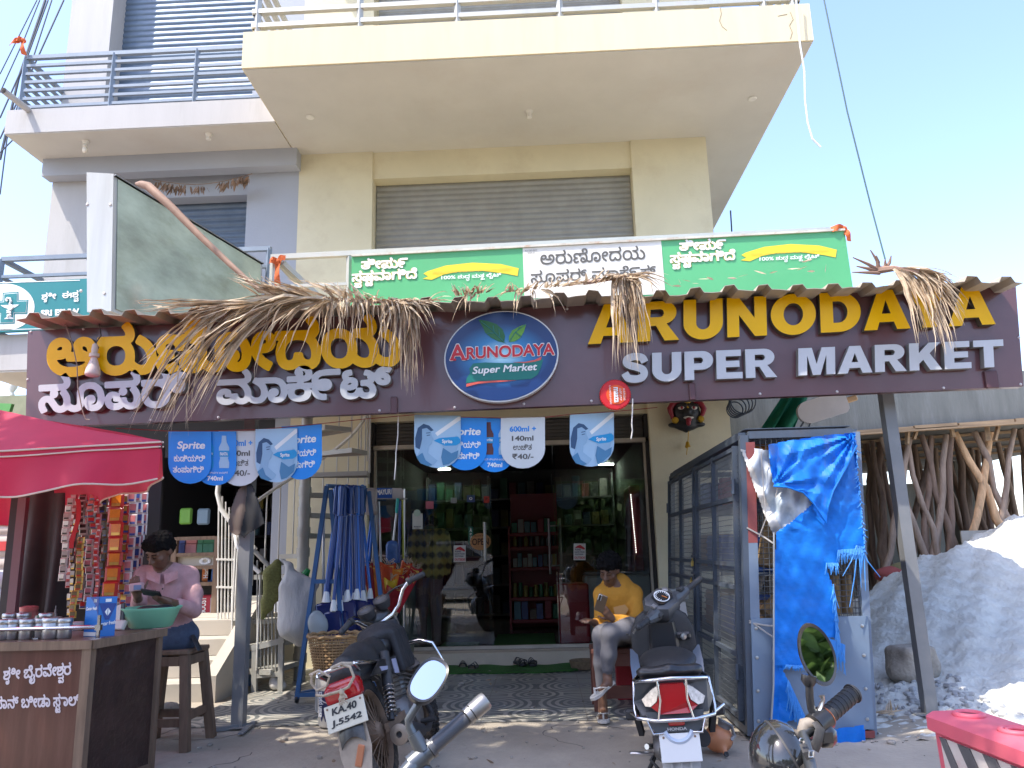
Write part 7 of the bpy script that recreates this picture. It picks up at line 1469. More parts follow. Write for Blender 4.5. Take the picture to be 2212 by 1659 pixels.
def bike_body(t,plate=None):
    L=dict(parent=t,local=True)
    wheel('rear_wheel',t,(0,0,.275),.275,.085); 
    q=MB(); 
    for s in(-1,1): q.bar((s*.085,0,.275),(s*.075,.42,.27),.022,.04)
    q.build('swingarm',M_mud,**L)
    for s in(-1,1):
        q=MB(); q.tube([(s*.115,.02,.30),(s*.12,.10,.44)],.016,10); q.tube([(s*.12,.09,.43),(s*.125,.20,.62)],.030,12); q.build('shock_absorber',M_mp,smooth=50,**L)
        sp_=MB(); coil(sp_,(s*.116,.035,.32),(s*.12,.11,.46),.03,.005,7); sp_.build('shock_spring',M_chr,smooth=60,**L)
    q=MB(); q.sheet(lambda u,v:V(((v-.5)*.13,-math.cos(.15+2.0*u)*.31*(1)+0,.275+math.sin(.15+2.0*u)*.315-.02*abs(v-.5)**2*8)),16,6,.004); q.build('rear_mudguard',M_bp,smooth=60,**L)
    q=MB(); q.prism([(-.075,-.262,.40),(.075,-.262,.40),(.085,-.30,.26),(.06,-.33,.15),(-.06,-.335,.13),(-.085,-.30,.26)],(0,-.005,0)); q.build('mud_flap',mat('dusty_flap',(.36,.29,.22),.8,var=.25,scale=8),**L)
    q=MB(); q.rbox((.02,-.325,.235),(.035,.012,.10),.004,Matrix.Rotation(.5,3,'Y')); q.build('reflector',flat('reflector_orange',(.45,.17,.08),.4),**L)
    s=SDF(.03); s.box((0,-.235,.525),(.095,.05,.04),.02); s.box((0,-.19,.56),(.08,.07,.025),.02); s.build('tail_light',[M_redl],.010,t,True)
    if plate:
        T=Matrix.Rotation(R_(-14),3,'X'); c=V((0,-.30,.43)); q=MB(); q.rbox(c,(.215,.006,.125),.003,T); pl=q.build('number_plate',mat('plate_cream',(.60,.56,.45),.5,var=.06,dirt=.3,dcol=(.4,.32,.22)),**L)
        q=MB(); n=T@V((0,-1,0)); u=T@V((0,0,1)); text(q,plate[0],c+V((-.07,0,0))+u*.012+n*.004,V((.135,0,0)),u*.034,n,bold=.035,shear=.04); text(q,plate[1],c+V((-.085,0,0))-u*.045+n*.004,V((.165,0,0)),u*.036,n,bold=.035,shear=.04); q.build('plate_lettering',M_blk,pl,local=True)
        q=MB()
        for sx in(-1,1): q.ell(c+V((sx*.09,0,0))+u*.048+n*.004,(.006,.004,.006),8,5)
        q.build('plate_bolt',M_mud,pl,local=True)
    s=SDF(.05); s.chain([(0,-.14,.62),(0,.12,.625),(0,.34,.63),(0,.46,.66)],[.072,.09,.085,.07],0); s.box((0,.10,.575),(.09,.30,.035),.03); s.build('seat',[M_seat],.014,t,True)
    s=SDF(.06); s.ell((0,.64,.67),(.115,.24,.11)); s.ell((0,.52,.66),(.095,.14,.085)); s.ell((0,.78,.69),(.105,.13,.09)); s.build('fuel_tank',[M_bp],.014,t,True)
    s=SDF(.03)
    s.ell((0,.62,.705),(.125,.22,.085)); s.box((-.115,.62,.61),(.02,.13,.09),.012); s.box((.12,.60,.60),(.022,.14,.12),.012); s.ell((.05,.5,.715),(.075,.1,.04)); s.cap((-.08,.52,.745),(.09,.54,.75),.02,.02); s.cap((-.1,.72,.74),(.1,.70,.76),.018,.018); s.build('tank_cover',[mat('tank_cover_cloth',(.022,.022,.025),.7,var=.25,bump=.7,bscale=14)],.013,t,True)
    for sd in(-1,1):
        q=MB(); q.prism([(sd*.125,-.16,.55),(sd*.128,.18,.52),(sd*.128,.34,.47),(sd*.128,.36,.58),(sd*.126,.05,.60)],(sd*.012,0,0)); pn=q.build('side_panel',M_bp,**L)
        q=MB(); q.prism([(sd*.138,.02,.545),(sd*.14,.2,.532),(sd*.14,.16,.552),(sd*.139,.0,.57)],(sd*.003,0,0)); q.prism([(sd*.14,.24,.50),(sd*.14,.32,.49),(sd*.14,.335,.57),(sd*.14,.25,.575)],(sd*.003,0,0)); q.build('panel_decal',flat('decal_lilac',(.40,.40,.52),.3),pn,local=True)
    q=MB(); q.tube([(0,.12,.55),(0,.34,.5),(0,.42,.27),(0,.68,.16),(0,.86,.34),(0,.90,.66)],.02,8); q.tube([(0,.9,.7),(0,.55,.6),(0,.1,.55)],.018,8); q.build('frame_tube',M_mp,smooth=50,**L)
    q=MB(); q.rbox((0,.52,.26),(.22,.3,.18),.04); q.rbox((0,.66,.40),(.14,.16,.18),.02,Matrix.Rotation(R_(-12),3,'X'))
    for k in range(6): q.rbox((0,.66+.004*k,.34+.026*k),(.19,.2,.008),.002,Matrix.Rotation(R_(-12),3,'X'))
    q.lathe([(0,.0),(.075,0),(.08,.02),(.06,.035),(0,.035)],(.11,.50,.25),20,Matrix.Rotation(R_(90),3,'Y')); q.build('engine',M_eng,smooth=40,**L)
    q=MB(); q.tube([(.12,.72,.32),(.14,.74,.18),(.16,.5,.14),(.165,.3,.17)],.018,10); q.tube([(.165,.32,.168),(.168,.15,.20),(.172,-.10,.235)],[.035,.045,.048],16); q.build('exhaust_pipe',M_mp,smooth=50,**L)
    q=MB(); q.lathe([(.045,-.03),(.052,0),(.05,.008),(.03,.012),(.016,.012),(.014,-.01),(0,-.01)],(.172,-.105,.236),20,Matrix.Rotation(R_(90-8),3,'X')); q.build('exhaust_tip',mat('exhaust_steel',(.35,.28,.22),.4,.7,var=.2,dirt=.4,dcol=(.2,.12,.07)),smooth=40,**L)
    q=MB(); q.tube([(-.10,.20,.585),(-.115,-.05,.61),(-.11,-.24,.635),(-.07,-.30,.645),(.07,-.30,.645),(.11,-.24,.635),(.115,-.05,.61),(.10,.20,.585)],.011,10); q.tube([(-.10,-.27,.64),(-.09,-.18,.60)],.008,8); q.tube([(.10,-.27,.64),(.09,-.18,.60)],.008,8); q.build('grab_rail',M_chr,smooth=60,**L)
    q=MB(); q.tube([(.05,.86,.30),(.18,.88,.30),(.26,.86,.34),(.285,.84,.44),(.26,.82,.56),(.18,.84,.60),(.05,.88,.61)],.013,10); q.tube([(-.05,.86,.30),(-.18,.88,.30),(-.26,.86,.34),(-.285,.84,.44),(-.26,.82,.56),(-.18,.84,.60),(-.05,.88,.61)],.013,10); q.build('leg_guard',M_chr,smooth=60,**L)
    q=MB(); q.tube([(.16,.40,.2),(.25,.38,.19)],.014,8); q.tube([(-.16,.40,.2),(-.25,.38,.19)],.014,8); q.tube([(-.14,.36,.2),(-.22,.30,.02)],.012,8); q.bar((-.22,.30,.02),(-.25,.27,.01),.05,.01); q.build('foot_peg',M_mp,smooth=50,**L)
def bike_front(t,turn=0,bars=True):
    L=dict(parent=t,local=True); P0=V((0,.905,.66)); A=V((0,-.42,1)).normalized(); Rm=Matrix.Rotation(turn,3,A)
    T=lambda *p:P0+Rm@(V(p)-P0)
    wc=T(0,1.12,.275)
    w_=wheel('front_wheel',t,wc,.275,.07,turn*.9)
    q=MB()
    for s in(-1,1): q.tube([T(s*.075,1.12,.275),T(s*.08,1.0,.52)],.022,10); q.tube([T(s*.08,1.0,.52),T(s*.08,.88,.80)],.015,10)
    q.build('front_fork',M_eng,smooth=50,**L)
    q=MB(); q.sheet(lambda u,v:T((v-.5)*.11,1.12+math.cos(.35+2.2*u)*.30,.275+math.sin(.35+2.2*u)*.305),14,4,.004); q.build('front_mudguard',M_bp,smooth=60,**L)
    if not bars: return T
    q=MB(); q.tube([T(-.305,.72,.885),T(-.24,.745,.90),T(-.19,.79,.88),T(-.13,.845,.815),T(-.06,.865,.79),T(.06,.865,.79),T(.13,.845,.815),T(.19,.79,.88),T(.24,.745,.90),T(.305,.72,.885)],.0125,10); hb_=q.build('handlebar',M_chr,smooth=60,**L)
    for s in(-1,1):
        q=MB(); q.tube([T(s*.225,.752,.90),T(s*.245,.744,.90)],.024,12); q.tube([T(s*.245,.744,.90),T(s*.325,.712,.884)],.0195,12); q.ell(T(s*.33,.711,.883),(.02,.02,.02),10,6); q.build('grip',M_mp,t,50,local=True)
        q=MB(); q.tube([T(s*.215,.77,.905),T(s*.235,.81,.90),T(s*.325,.79,.885)],.006,6); q.build('lever',M_mp,t,50,local=True)
    q=MB()
    for sx in(-.065,.065): q.lathe([(0,-.05),(.045,-.05),(.058,-.01),(.058,.008),(.050,.012)],T(sx,.89,.905),22,Rm@Matrix.Rotation(R_(28),3,'X'))
    g=q.build('gauge_housing',M_mp,t,40,local=True)
    q=MB()
    for sx in(-.065,.065): q.lathe([(.049,.010),(.03,.0145),(0,.016)],T(sx,.89,.905),22,Rm@Matrix.Rotation(R_(28),3,'X'))
    q.build('gauge_glass',flat('gauge_face',(.10,.10,.105),.12,coat=.6),g,40,local=True)
    q=MB()
    for a_,b_,c_ in(((-.22,.78,.90),(-.12,.98,.97),(-.03,1.02,.80)),((.22,.78,.90),(.14,1.0,.96),(.04,1.02,.80)),((.21,.78,.90),(.05,.99,.98),(-.02,.95,.72)),((-.2,.79,.89),(-.09,.93,.88),(.02,.93,.74))): q.tube([T(*(V(a_)*(1-t)**2+V(b_)*2*t*(1-t)+V(c_)*t*t)) for t in [i/8 for i in range(9)]],.005,6)
    q.build('control_cables',M_mp,smooth=60,**L)
    s=SDF(.04); c=T(0,1.0,.80); s.ell(tuple(c),(.10,.09,.10)); s.ell(tuple(T(0,.985,.83)),(.11,.05,.06)); s.build('headlamp_cowl',[M_bp],.013,t,True)
    return T
MC=thing('motorcycle','dusty black motorcycle with cream KA 40 plate and chrome rails seen from behind','motorcycle',(-.865,4.40,0),None,(0,R_(-18.5),R_(-4))); MC.scale=(1,1,1.05)
bike_body(MC,('KA.40','J.5542')); bike_front(MC,R_(40))
# rope knotted on the grab rail
RP=thing('knotted_rope','frayed beige rope looped and knotted round the motorcycle grab rail and tail','rope',MC.location,None,tuple(MC.rotation_euler)); RP.scale=MC.scale; q=MB()
q.tube([(-.12,-.31,.66),(-.06,-.335,.665),(-.02,-.32,.62),(-.05,-.315,.585),(-.11,-.30,.58),(-.125,-.31,.62),(-.10,-.33,.66)],.007,6); q.tube([(.05,-.315,.655),(.095,-.32,.63),(.10,-.32,.58),(.06,-.32,.545),(.02,-.322,.54),(-.08,-.315,.545),(-.12,-.30,.56)],.0075,6); q.tube([(.10,-.285,.64),(.06,-.33,.66),(0,-.325,.655)],.008,6)
for k in range(16): q.tube([(.02,-.322,.54),(.02+random.uniform(-.02,.02),-.328,.51),(.02+random.uniform(-.03,.03),-.335,.49+random.uniform(-.015,.02))],.0035,4)
q.ell((.02,-.326,.535),(.014,.012,.016),8,6); q.build('rope_strands',mat('rope_beige',(.42,.34,.25),.9,var=.25,scale=50),RP,60,local=True)
# ---- scooter
SCO=thing('scooter','grey and black scooter with white blank plate and chrome tail guard seen from behind','scooter',(.665,4.27,0),None,(0,R_(-3.5),R_(-7)))
SCO.scale=(.95,1,1.04); L=dict(parent=SCO,local=True)
M_sg=mat('scooter_dark_grey',(.075,.078,.082),.4,.2,var=.12,dirt=.4,dcol=(.2,.17,.14),dscale=5,coat=.2); M_sb=mat('scooter_blue_grey',(.16,.19,.24),.3,.3,var=.06,coat=.4,dirt=.2,dcol=(.25,.23,.2)); M_lg=mat('dusty_light_grey',(.36,.35,.33),.7,var=.15,scale=7,dirt=.4,dcol=(.3,.25,.2))
wheel('rear_wheel',SCO,(0,.13,.215),.215,.10,0,False); wheel('front_wheel',SCO,(0,1.02,.205),.205,.09,R_(20),False)
s=SDF(.05); s.ell((0,.14,.47),(.205,.25,.10)); s.ell((0,.28,.44),(.19,.26,.13)); s.box((0,-.03,.455),(.16,.06,.05),.04); s.ell((0,.48,.42),(.15,.14,.14)); s.box((0,.30,.34),(.15,.22,.08),.05); s.build('body_shell',[M_sg],.014,SCO,True)
s=SDF(.04); s.ell((0,.42,.565),(.16,.24,.055)); s.ell((0,.20,.585),(.165,.22,.055)); s.ell((0,.05,.575),(.13,.12,.035)); s.build('seat',[M_seat],.012,SCO,True)
s=SDF(.03); s.ell((0,-.02,.565),(.175,.09,.022)); s.chain([(-.17,.10,.545),(-.14,-.04,.56),(0,-.085,.575),(.14,-.04,.56),(.17,.10,.545)],[.016,.02,.022,.02,.016]); s.build('tail_spoiler',[M_bp],.010,SCO,True)
q=MB(); q.prism([(-.06,-0.190,.525),(.06,-0.190,.525),(.085,-0.205,.45),(.12,-0.190,.425),(.075,-0.210,.395),(-.075,-0.210,.395),(-.12,-0.190,.425),(-.085,-0.205,.45)],(0,.035,0)); q.build('tail_light',M_redl,smooth=30,**L)
M_cl=mat('clear_lens',(.55,.45,.38),.12,.2,var=.4,scale=40,coat=.7)
for s_ in(-1,1):
    q=MB(); q.prism([(s_*.064,-0.189,.524),(s_*.105,-0.180,.505),(s_*.165,-0.145,.455),(s_*.15,-0.155,.425),(s_*.122,-0.189,.427),(s_*.089,-0.204,.452)],(0,.03,0)); q.build('indicator',M_cl,smooth=30,**L)
q=MB(); q.prism([(-.185,-0.135,.53),(.185,-0.135,.53),(.21,-0.095,.44),(.17,-0.155,.385),(-.17,-0.155,.385),(-.21,-0.095,.44)],(0,.05,0)); q.build('tail_panel',M_sg,smooth=30,**L)
q=MB(); q.rbox((0,-.195,.355),(.085,.02,.03),.006); q.build('reflector',M_redl,**L); q=MB(); q.prism([(-.15,-.165,.40),(.15,-.165,.40),(.13,-.18,.33),(.11,-.185,.31),(-.11,-.185,.31),(-.13,-.18,.33)],(0,.03,0)); q.build('plate_carrier',M_sg,smooth=30,**L)
q=MB(); text(q,'HONDA',(-.05,-.1875,.317),(.10,0,0),(0,0,.014),(0,-1,0),bold=.04); q.build('badge_lettering',flat('badge_grey',(.5,.5,.5),.4),**L)
T_=Matrix.Rotation(R_(-6),3,'X'); c=V((.005,-.205,.245)); q=MB(); q.rbox(c,(.205,.005,.125),.012,T_); pl=q.build('number_plate',mat('plate_white',(.80,.80,.78),.4,var=.02),**L)
q=MB(); 
for sx in(-1,1): q.ell(c+T_@V((sx*.08,-.004,.046)),(.006,.004,.006),8,5)
q.build('plate_bolt',M_mud,pl,local=True)
q=MB(); q.torus(c+T_@V((.0,-.0035,.10)),.075,.011,30,4,T_@Matrix.Rotation(R_(90),3,'X'),(math.pi*1.12,math.pi*1.88)); q.build('plate_emblem',flat('emblem_pale_blue',(.55,.63,.75),.5),pl,local=True)
q=MB(); q.sheet(lambda u,v:V(((u-.5)*(.20-.06*v),-.175-.05*math.sin(v*1.6)+.012*abs(u-.5)*4,.19-.20*v)),10,8,.006)
for x in(-.05,0,.05): q.tube([(x,-.185,.19),(x*.85,-.23,.05),(x*.7,-.235,.0)],.006,6)
q.build('rear_mudguard',M_lg,smooth=50,**L)
q=MB(); q.tube([(-.17,.12,.53),(-.20,.0,.52),(-.185,-.13,.535),(-.09,-.21,.55),(0,-.22,.555),(.09,-.21,.55),(.185,-.13,.535),(.20,.0,.52),(.17,.12,.53)],.009,10)
q.tube([(-.20,-.03,.52),(-.21,-.10,.40),(-.20,-.16,.375),(-.10,-.225,.37),(.10,-.225,.37),(.20,-.16,.375),(.21,-.10,.40),(.20,-.03,.52)],.009,10); q.tube([(-.24,-.02,.375),(-.20,-.12,.375)],.009,8); q.tube([(.26,-.05,.395),(.20,-.12,.375)],.009,8)
for s_ in(-1,1): q.tube([(s_*.075,-.213,.55),(s_*.068,-.225,.46),(s_*.09,-.226,.37)],.006,8); q.tube([(s_*.15,-.195,.372),(s_*.125,-.215,.31),(s_*.07,-.20,.31)],.006,8)
q.build('tail_guard',M_chr,smooth=60,**L)
for s_ in(-1,1): q=MB(); q.rbox((s_*.23,.0,.365),(.07,.06,.05),.01); q.bar((s_*.21,.02,.37),(s_*.19,.10,.25),.03); q.build('foot_rest',M_mp,smooth=30,**L)
q=MB(); q.rbox((.0,.12,.24),(.16,.34,.12),.03); q.rbox((-.10,.1,.20),(.07,.36,.10),.03); q.build('engine_case',M_eng,smooth=40,**L)
q=MB(); q.tube([(.12,.34,.2),(.13,.16,.21),(.135,.02,.23)],[.03,.045,.04],14); q.build('exhaust',M_mp,smooth=50,**L)
q=MB(); q.tube([(-.12,.10,.19),(-.17,-.02,.215)],.014,8); q.rbox((-.20,-.06,.195),(.13,.035,.014),.006,Matrix.Rotation(.25,3,'Z')@Matrix.Rotation(.12,3,'Y')); q.build('kick_lever',M_steel,smooth=40,**L)
q=MB(); q.tube([(-.10,.24,.16),(-.16,.20,.10),(-.11,.16,.05),(-.05,.18,.02)],.010,8); q.tube([(-.10,.24,.16),(-.19,.3,.015)],.012,8); q.bar((-.19,.3,.012),(-.23,.3,.012),.05,.012); q.build('side_stand',M_mp,smooth=50,**L)
# front: floor, apron, steering
def loft(mb,rings):
    n=len(rings[0]); o=[p for r in rings for p in r]; mb.add(o,[(i*n+k,i*n+(k+1)%n,(i+1)*n+(k+1)%n,(i+1)*n+k) for i in range(len(rings)-1) for k in range(n)]+[tuple(range(n))[::-1],tuple((len(rings)-1)*n+k for k in range(n))])
q=MB(); q.rbox((0,.66,.27),(.30,.34,.06),.02); q.rbox((0,.60,.335),(.13,.2,.09),.03); q.build('floorboard',M_mp,smooth=40,**L)
ap=[(-.10,.80),(.10,.80),(.165,.76),(.205,.68),(.215,.56),(.18,.42),(.14,.31),(-.14,.31),(-.18,.42),(-.215,.56),(-.205,.68),(-.165,.76)]
def apy(z): return .90-.16*(z-.31)+(.0)
q=MB(); loft(q,[[V((x*k,apy(z)+d,.56+(z-.56)*k)) for x,z in ap] for k,d in((.86,-.045),(.97,-.035),(1.0,.0),(.97,.04),(.6,.10))]); q.build('front_apron',M_mp,smooth=30,**L)
q=MB(); loft(q,[[V((x,.80+d+.02*abs(z-.6),z)) for x,z in((-.07*k,.40),(.07*k,.40),(.10*k,.55),(.085*k,.72),(-.085*k,.72),(-.10*k,.55))] for k,d in((.8,-.035),(1,-.015),(1.1,.06))]); q.rbox((.13,.80,.635),(.10,.04,.045),.012); q.build('inner_panel',M_bp,smooth=30,**L)
for s_ in(-1,1):
    q=MB(); loft(q,[[V((s_*x,y,z)) for x,y,z in r] for r in([(.13,.52,.27),(.19,.52,.27),(.19,.52,.33),(.14,.52,.33)],[(.14,.64,.26),(.215,.64,.27),(.222,.64,.38),(.16,.64,.35)],[(.16,.74,.30),(.225,.745,.33),(.232,.75,.50),(.17,.76,.47)],[(.17,.80,.40),(.222,.81,.43),(.225,.82,.58),(.18,.83,.56)])]); q.build('side_fairing',M_sb,smooth=30,**L)
q=MB(); q.lathe([(0,.02),(.018,.018),(.022,0)],(.13,.775,.635),14,Matrix.Rotation(R_(90),3,'X')); q.build('key_switch',M_steel,smooth=40,**L); q=MB(); q.lathe([(0,.016),(.012,.014),(.015,0)],(.01,.765,.50),12,Matrix.Rotation(R_(90),3,'X')); q.build('bag_hook',flat('hook_brass',(.35,.26,.12),.4,metal=.6),**L)
P0=V((0,.86,.80)); Rm=Matrix.Rotation(R_(48),3,V((0,-.44,.9)).normalized()); TT=lambda *p:tuple(P0+Rm@(V(p)-P0))
_n0=V((0,-.55,.83)).normalized(); _u0=V((1,0,0)).cross(_n0)*-1
cw=[(-.135,-.045),(-.115,.045),(-.06,.105),(.06,.105),(.115,.045),(.135,-.045),(.075,-.10),(-.075,-.10)]
q=MB(); c0=V((0,.815,.835)); loft(q,[[V(TT(*(c0+V((1,0,0))*x*k+_u0*-y*k+_n0*d))) for x,y in cw] for k,d in((.62,-.12),(.95,-.055),(1.0,-.015),(.90,.018),(.78,.024))])
for s_ in(-1,1): q.tube([TT(s_*.09,.81,.80),TT(s_*.16,.795,.80),TT(s_*.22,.775,.81)],[.05,.036,.026],10)
q.build('handlebar_cowl',M_sg,smooth=28,**L)
q=MB(); q.rbox(TT(-.10,.775,.79),(.05,.04,.03),.008,Rm); q.rbox(TT(.165,.78,.835),(.045,.05,.03),.008,Rm); q.build('switch_block',M_mp,smooth=30,**L)
n_=(Rm@V((0,-.62,.78))).normalized(); t1=(Rm@V((1,0,0))); t2=n_.cross(t1); c=V(TT(0,.80,.858))
q=MB(); hexa=[c+t1*x+t2*y for x,y in((-.075,-.03),(-.05,.045),(.05,.045),(.075,-.03),(.045,-.055),(-.045,-.055))]; q.prism(hexa,n_*.012); dsh=q.build('dashboard',flat('dash_black',(.02,.02,.022),.15,coat=.6),**L)
q=MB(); q.torus(c+n_*.013,.050,.0035,30,5,Matrix((t1,t2,n_)).transposed()); 
for k in range(13): a=R_(-30+240*k/12); q.bar(c+n_*.0135+t1*math.cos(a)*.034+t2*math.sin(a)*.034,c+n_*.0135+t1*math.cos(a)*.044+t2*math.sin(a)*.044,.004,.002,n_)
q.build('dial_marks',M_wht,dsh,local=True); q=MB(); q.bar(c+n_*.015,c+n_*.015+t1*.012-t2*.034,.004,.002,n_); q.build('dial_needle',flat('needle_orange',(.7,.2,.02)),dsh,local=True)
q=MB(); q.lathe([(0,.008),(.02,.006),(.022,0)],c+t1*.075+t2*.03+n_*.005,12,Matrix((t1,t2,n_)).transposed()); q.cb(c-t1*.11-t2*.02+n_*.004,(.03,.03,.01),Matrix((t1,t2,n_)).transposed()); q.build('switch',M_steel,smooth=40,**L)
for s_ in(-1,1): q=MB(); q.tube([TT(s_*.21,.775,.81),TT(s_*.33,.74,.82+.0*s_)],.019,12); q.ell(TT(s_*.335,.739,.82),(.019,.019,.019),10,6); q.build('grip',M_mp,smooth=50,**L)
for s_ in(-1,1): q=MB(); q.tube([TT(s_*.20,.80,.81),TT(s_*.24,.84,.80),TT(s_*.34,.80,.795)],.006,6); q.build('lever',M_steel,smooth=50,**L)
s=SDF(.03); s.ell((0,1.02,.40),(.07,.22,.06)); s.build('front_mudguard',[M_sb],.014,SCO,True); q=MB()
for s_ in(-1,1): q.tube([(s_*.06,1.02,.205),(s_*.06,.95,.45)],.018,8)
q.build('front_fork',M_mp,smooth=50,**L)
# ---- near motorcycles at the bottom of the frame
M_mir=bpy.data.materials.new('mirror_glass'); M_mir.use_nodes=True; b_=M_mir.node_tree.nodes['Principled BSDF']; b_.inputs['Metallic'].default_value=1; b_.inputs['Roughness'].default_value=.015; b_.inputs['Base Color'].default_value=(.88,.92,.95,1)
M_gun=mat('gun_metal',(.11,.12,.13),.32,.7,var=.1,dirt=.2,dcol=(.2,.18,.16)); CAMV=V((0,0,1.22))
def mirror(par,c,major,minor,refl,a,b,power=2.4,rimw=1.1):
    """rear view mirror: dish, glass facing so that it shows the direction refl"""
    c=V(c); d=(c-CAMV).normalized(); n=(V(refl).normalized()-d).normalized(); mj=V(major); mj=(mj-n*mj.dot(n)).normalized(); mn=n.cross(mj)
    def ring(k,dz,N=40):
        P=[]
        for i in range(N):
            t=2*math.pi*i/N; x,y=math.cos(t),math.sin(t); r_=(abs(x)**power+abs(y)**power)**(-1/power); P.append(c+mj*x*r_*a*k+mn*y*r_*b*k+n*dz)
        return P
    q=MB(); R1,R2,R3,R4=ring(.93,.004),ring(1.06,.006),ring(1.08,-.006),ring(.6,-.026); N=40; q.add(R1+R2+R3+R4,[(i+o,(i+1)%N+o,(i+1)%N+o+N,i+o+N) for o in(0,N,2*N) for i in range(N)]+[tuple(3*N+i for i in range(N))]); h=q.build('mirror_shell',M_bp,par,60)
    q=MB(); q.poly(ring(.945,.0035)); q.build('mirror_glass',M_mir,h); return c,n,mj
yA=1.72; at2=lambda px,py,dy=0:at(px,py,y=yA+dy)
NL=thing('motorcycle','near motorcycle with dark grip and oval mirror full of sky at the bottom edge','motorcycle',(-.50,.62,0),'motorcycles parked nearest the camera')
NL['label']='near motorcycle whose oval mirror is filled with bright sky, bottom centre edge'
def offset_bike(root):
    bike_body(root); bike_front(root,R_(-6),False)
offset_bike(NL)
q=MB(); P1,P2,P3=at2(862,1690,-.03),at2(905,1640),at2(1030,1530,.05); ax_=(P3-P2).normalized()
q.tube([V((-.50,1.46,.70)),V((-.44,1.52,.74)),P1],.012,12); q.build('handlebar',M_chr,NL,60)
q=MB(); q.tube([P2+ax_*.035,P2+ax_*.125],.0165,18); q.tube([P2+ax_*.028,P2+ax_*.036],.021,18); q.build('grip',flat('grip_grey',(.07,.072,.08),.35),NL,50)
q=MB(); q.tube([P2+ax_*.125,P2+ax_*.128,P2+ax_*.140],[.015,.0195,.0195],18); q.tube([P2+ax_*.142,P2+ax_*.175,P2+ax_*.182],[.0195,.0205,.018],18); q.build('bar_end_weight',mat('dull_steel',(.30,.29,.28),.38,.8,var=.15,dirt=.4,dcol=(.2,.15,.12)) ,NL,40)
q=MB(); q.tube([P2+ax_*-.02,P2+ax_*.012],.023,18); q.tube([P2+ax_*.012,P2+ax_*.027],.019,18); q.rbox(P2+ax_*-.005+V((.01,0,-.03)),(.04,.04,.05),.01); q.tube([P1,P2],.020,14); q.build('throttle_housing',M_gun,NL,40)
mc=at2(925,1470); q=MB(); q.tube([at2(905,1612),at2(884,1570),at2(882,1555),at2(905,1517),at2(910,1500,.01)],[.012,.009,.0085,.0085,.011],12); q.tube([at2(912,1622),at2(893,1585)],[.017,.014],14); q.build('mirror_stalk',M_gun,NL,50)
mirror(NL,mc,at2(948,1425)-at2(902,1520),None,(.25,-.22,.93),.053,.031,2.6)
NR=thing('motorcycle','near','motorcycle',(.50,.62,0),'motorcycles parked nearest the camera'); NR['label']='near motorcycle with black helmet and tree filled mirror, lower right edge'
offset_bike(NR); yA=1.80
q=MB(); G1,G2=at2(1768,1562),at2(1843,1497,.05); ax_=(G2-G1).normalized(); q.tube([V((.42,1.50,.70)),V((.50,1.6,.74)),at2(1735,1590,-.01),G1+ax_*.02],.0125,12); q.build('handlebar',M_gun,NR,60)
q=MB(); q.tube([G1+ax_*.03,G2-ax_*.004],.0185,18); q.tube([G2-ax_*.004,G2,G2+ax_*.006],[.022,.022,.017],18)
for k in range(7): q.tube([G1+ax_*(.042+.012*k),G1+ax_*(.046+.012*k)],.0195,18)
q.build('grip',M_mp,NR,40)
q=MB(); q.tube([G1+ax_*-.012,G1+ax_*.022],.026,18); q.rbox(G1+ax_*.004+V((.005,-.01,-.025)),(.045,.04,.045),.012); q.build('switch_housing',M_bp,NR,40)
q=MB(); q.torus(G1+ax_*.026,.022,.002,20,5,ax_.to_track_quat('Z','Y').to_matrix()); q.build('copper_ring',flat('copper',(.4,.13,.06),.3,metal=.7),NR)
q=MB(); q.tube([at2(1757,1552),at2(1772,1530),at2(1778,1512),at2(1775,1503)],[.007,.008,.006,.009],8,True,False,.7); q.build('brake_lever',M_steel,NR,50)
mirror(NR,at2(1765,1413),at2(1752,1372)-at2(1776,1456),None,(.12,-1,.16),.062,.0345,1.9)
q=MB(); q.tube([at2(1765,1553),at2(1752,1530),at2(1749,1505),at2(1748,1478)],[.011,.0085,.0085,.0085],12); q.tube([at2(1748,1482),at2(1747,1470),at2(1748,1458)],[.010,.017,.016],14); q.build('mirror_stalk',M_bp,NR,50)
q=MB(); q.tube([at2(1745,1640),at2(1732,1590),at2(1740,1565),at2(1757,1562)],[.012,.014,.015,.014],10); q.build('brake_hose',mat('hose_tan',(.25,.21,.17),.6,var=.2),NR,60)
q=MB(); q.tube([at2(1762,1560,-.02),at2(1772,1575,-.03),at2(1765,1605,-.03),at2(1758,1620,-.03)],.012,8,True,False,.35); q.build('strap_loop',M_mp,NR,60)
# helmet hung on the handlebar
hc=at(1684,1640,y=1.80); HM=thing('helmet','glossy black open helmet hung on the near right handlebar','helmet',hc); s=SDF(.02); s.ell(tuple(hc),(.062,.085,.078)); s.ell(tuple(hc+V((.05,-.03,-.04))),(.035,.05,.05),cut=True,k=.02)
s.build('shell',[mat('helmet_black',(.018,.019,.021),.10,var=.1,coat=1,dirt=.12,dcol=(.1,.1,.1))],.006,HM)
q=MB(); q.torus(hc+V((.012,0,.006)),.074,.003,40,5,Matrix.Rotation(R_(66),3,'Y')@Matrix.Diagonal((1,1.12,1))); q.build('edge_trim',M_mp,HM,60)
q=MB(); q.tube([at(1735,1608,y=1.72),at(1742,1625,y=1.70),at(1752,1645,y=1.70),at(1756,1675,y=1.70)],.008,6,True,False,.3); q.build('chin_strap',M_mp,HM); q=MB(); q.tube([at(1748,1622,y=1.69),at(1757,1622,y=1.69),at(1756,1635,y=1.69),at(1747,1635,y=1.69)],.0022,6,closed=True); q.lathe([(0,.004),(.005,.003),(.006,0)],at(1732,1600,y=1.705),10,RX); q.build('buckle',M_chr,HM)
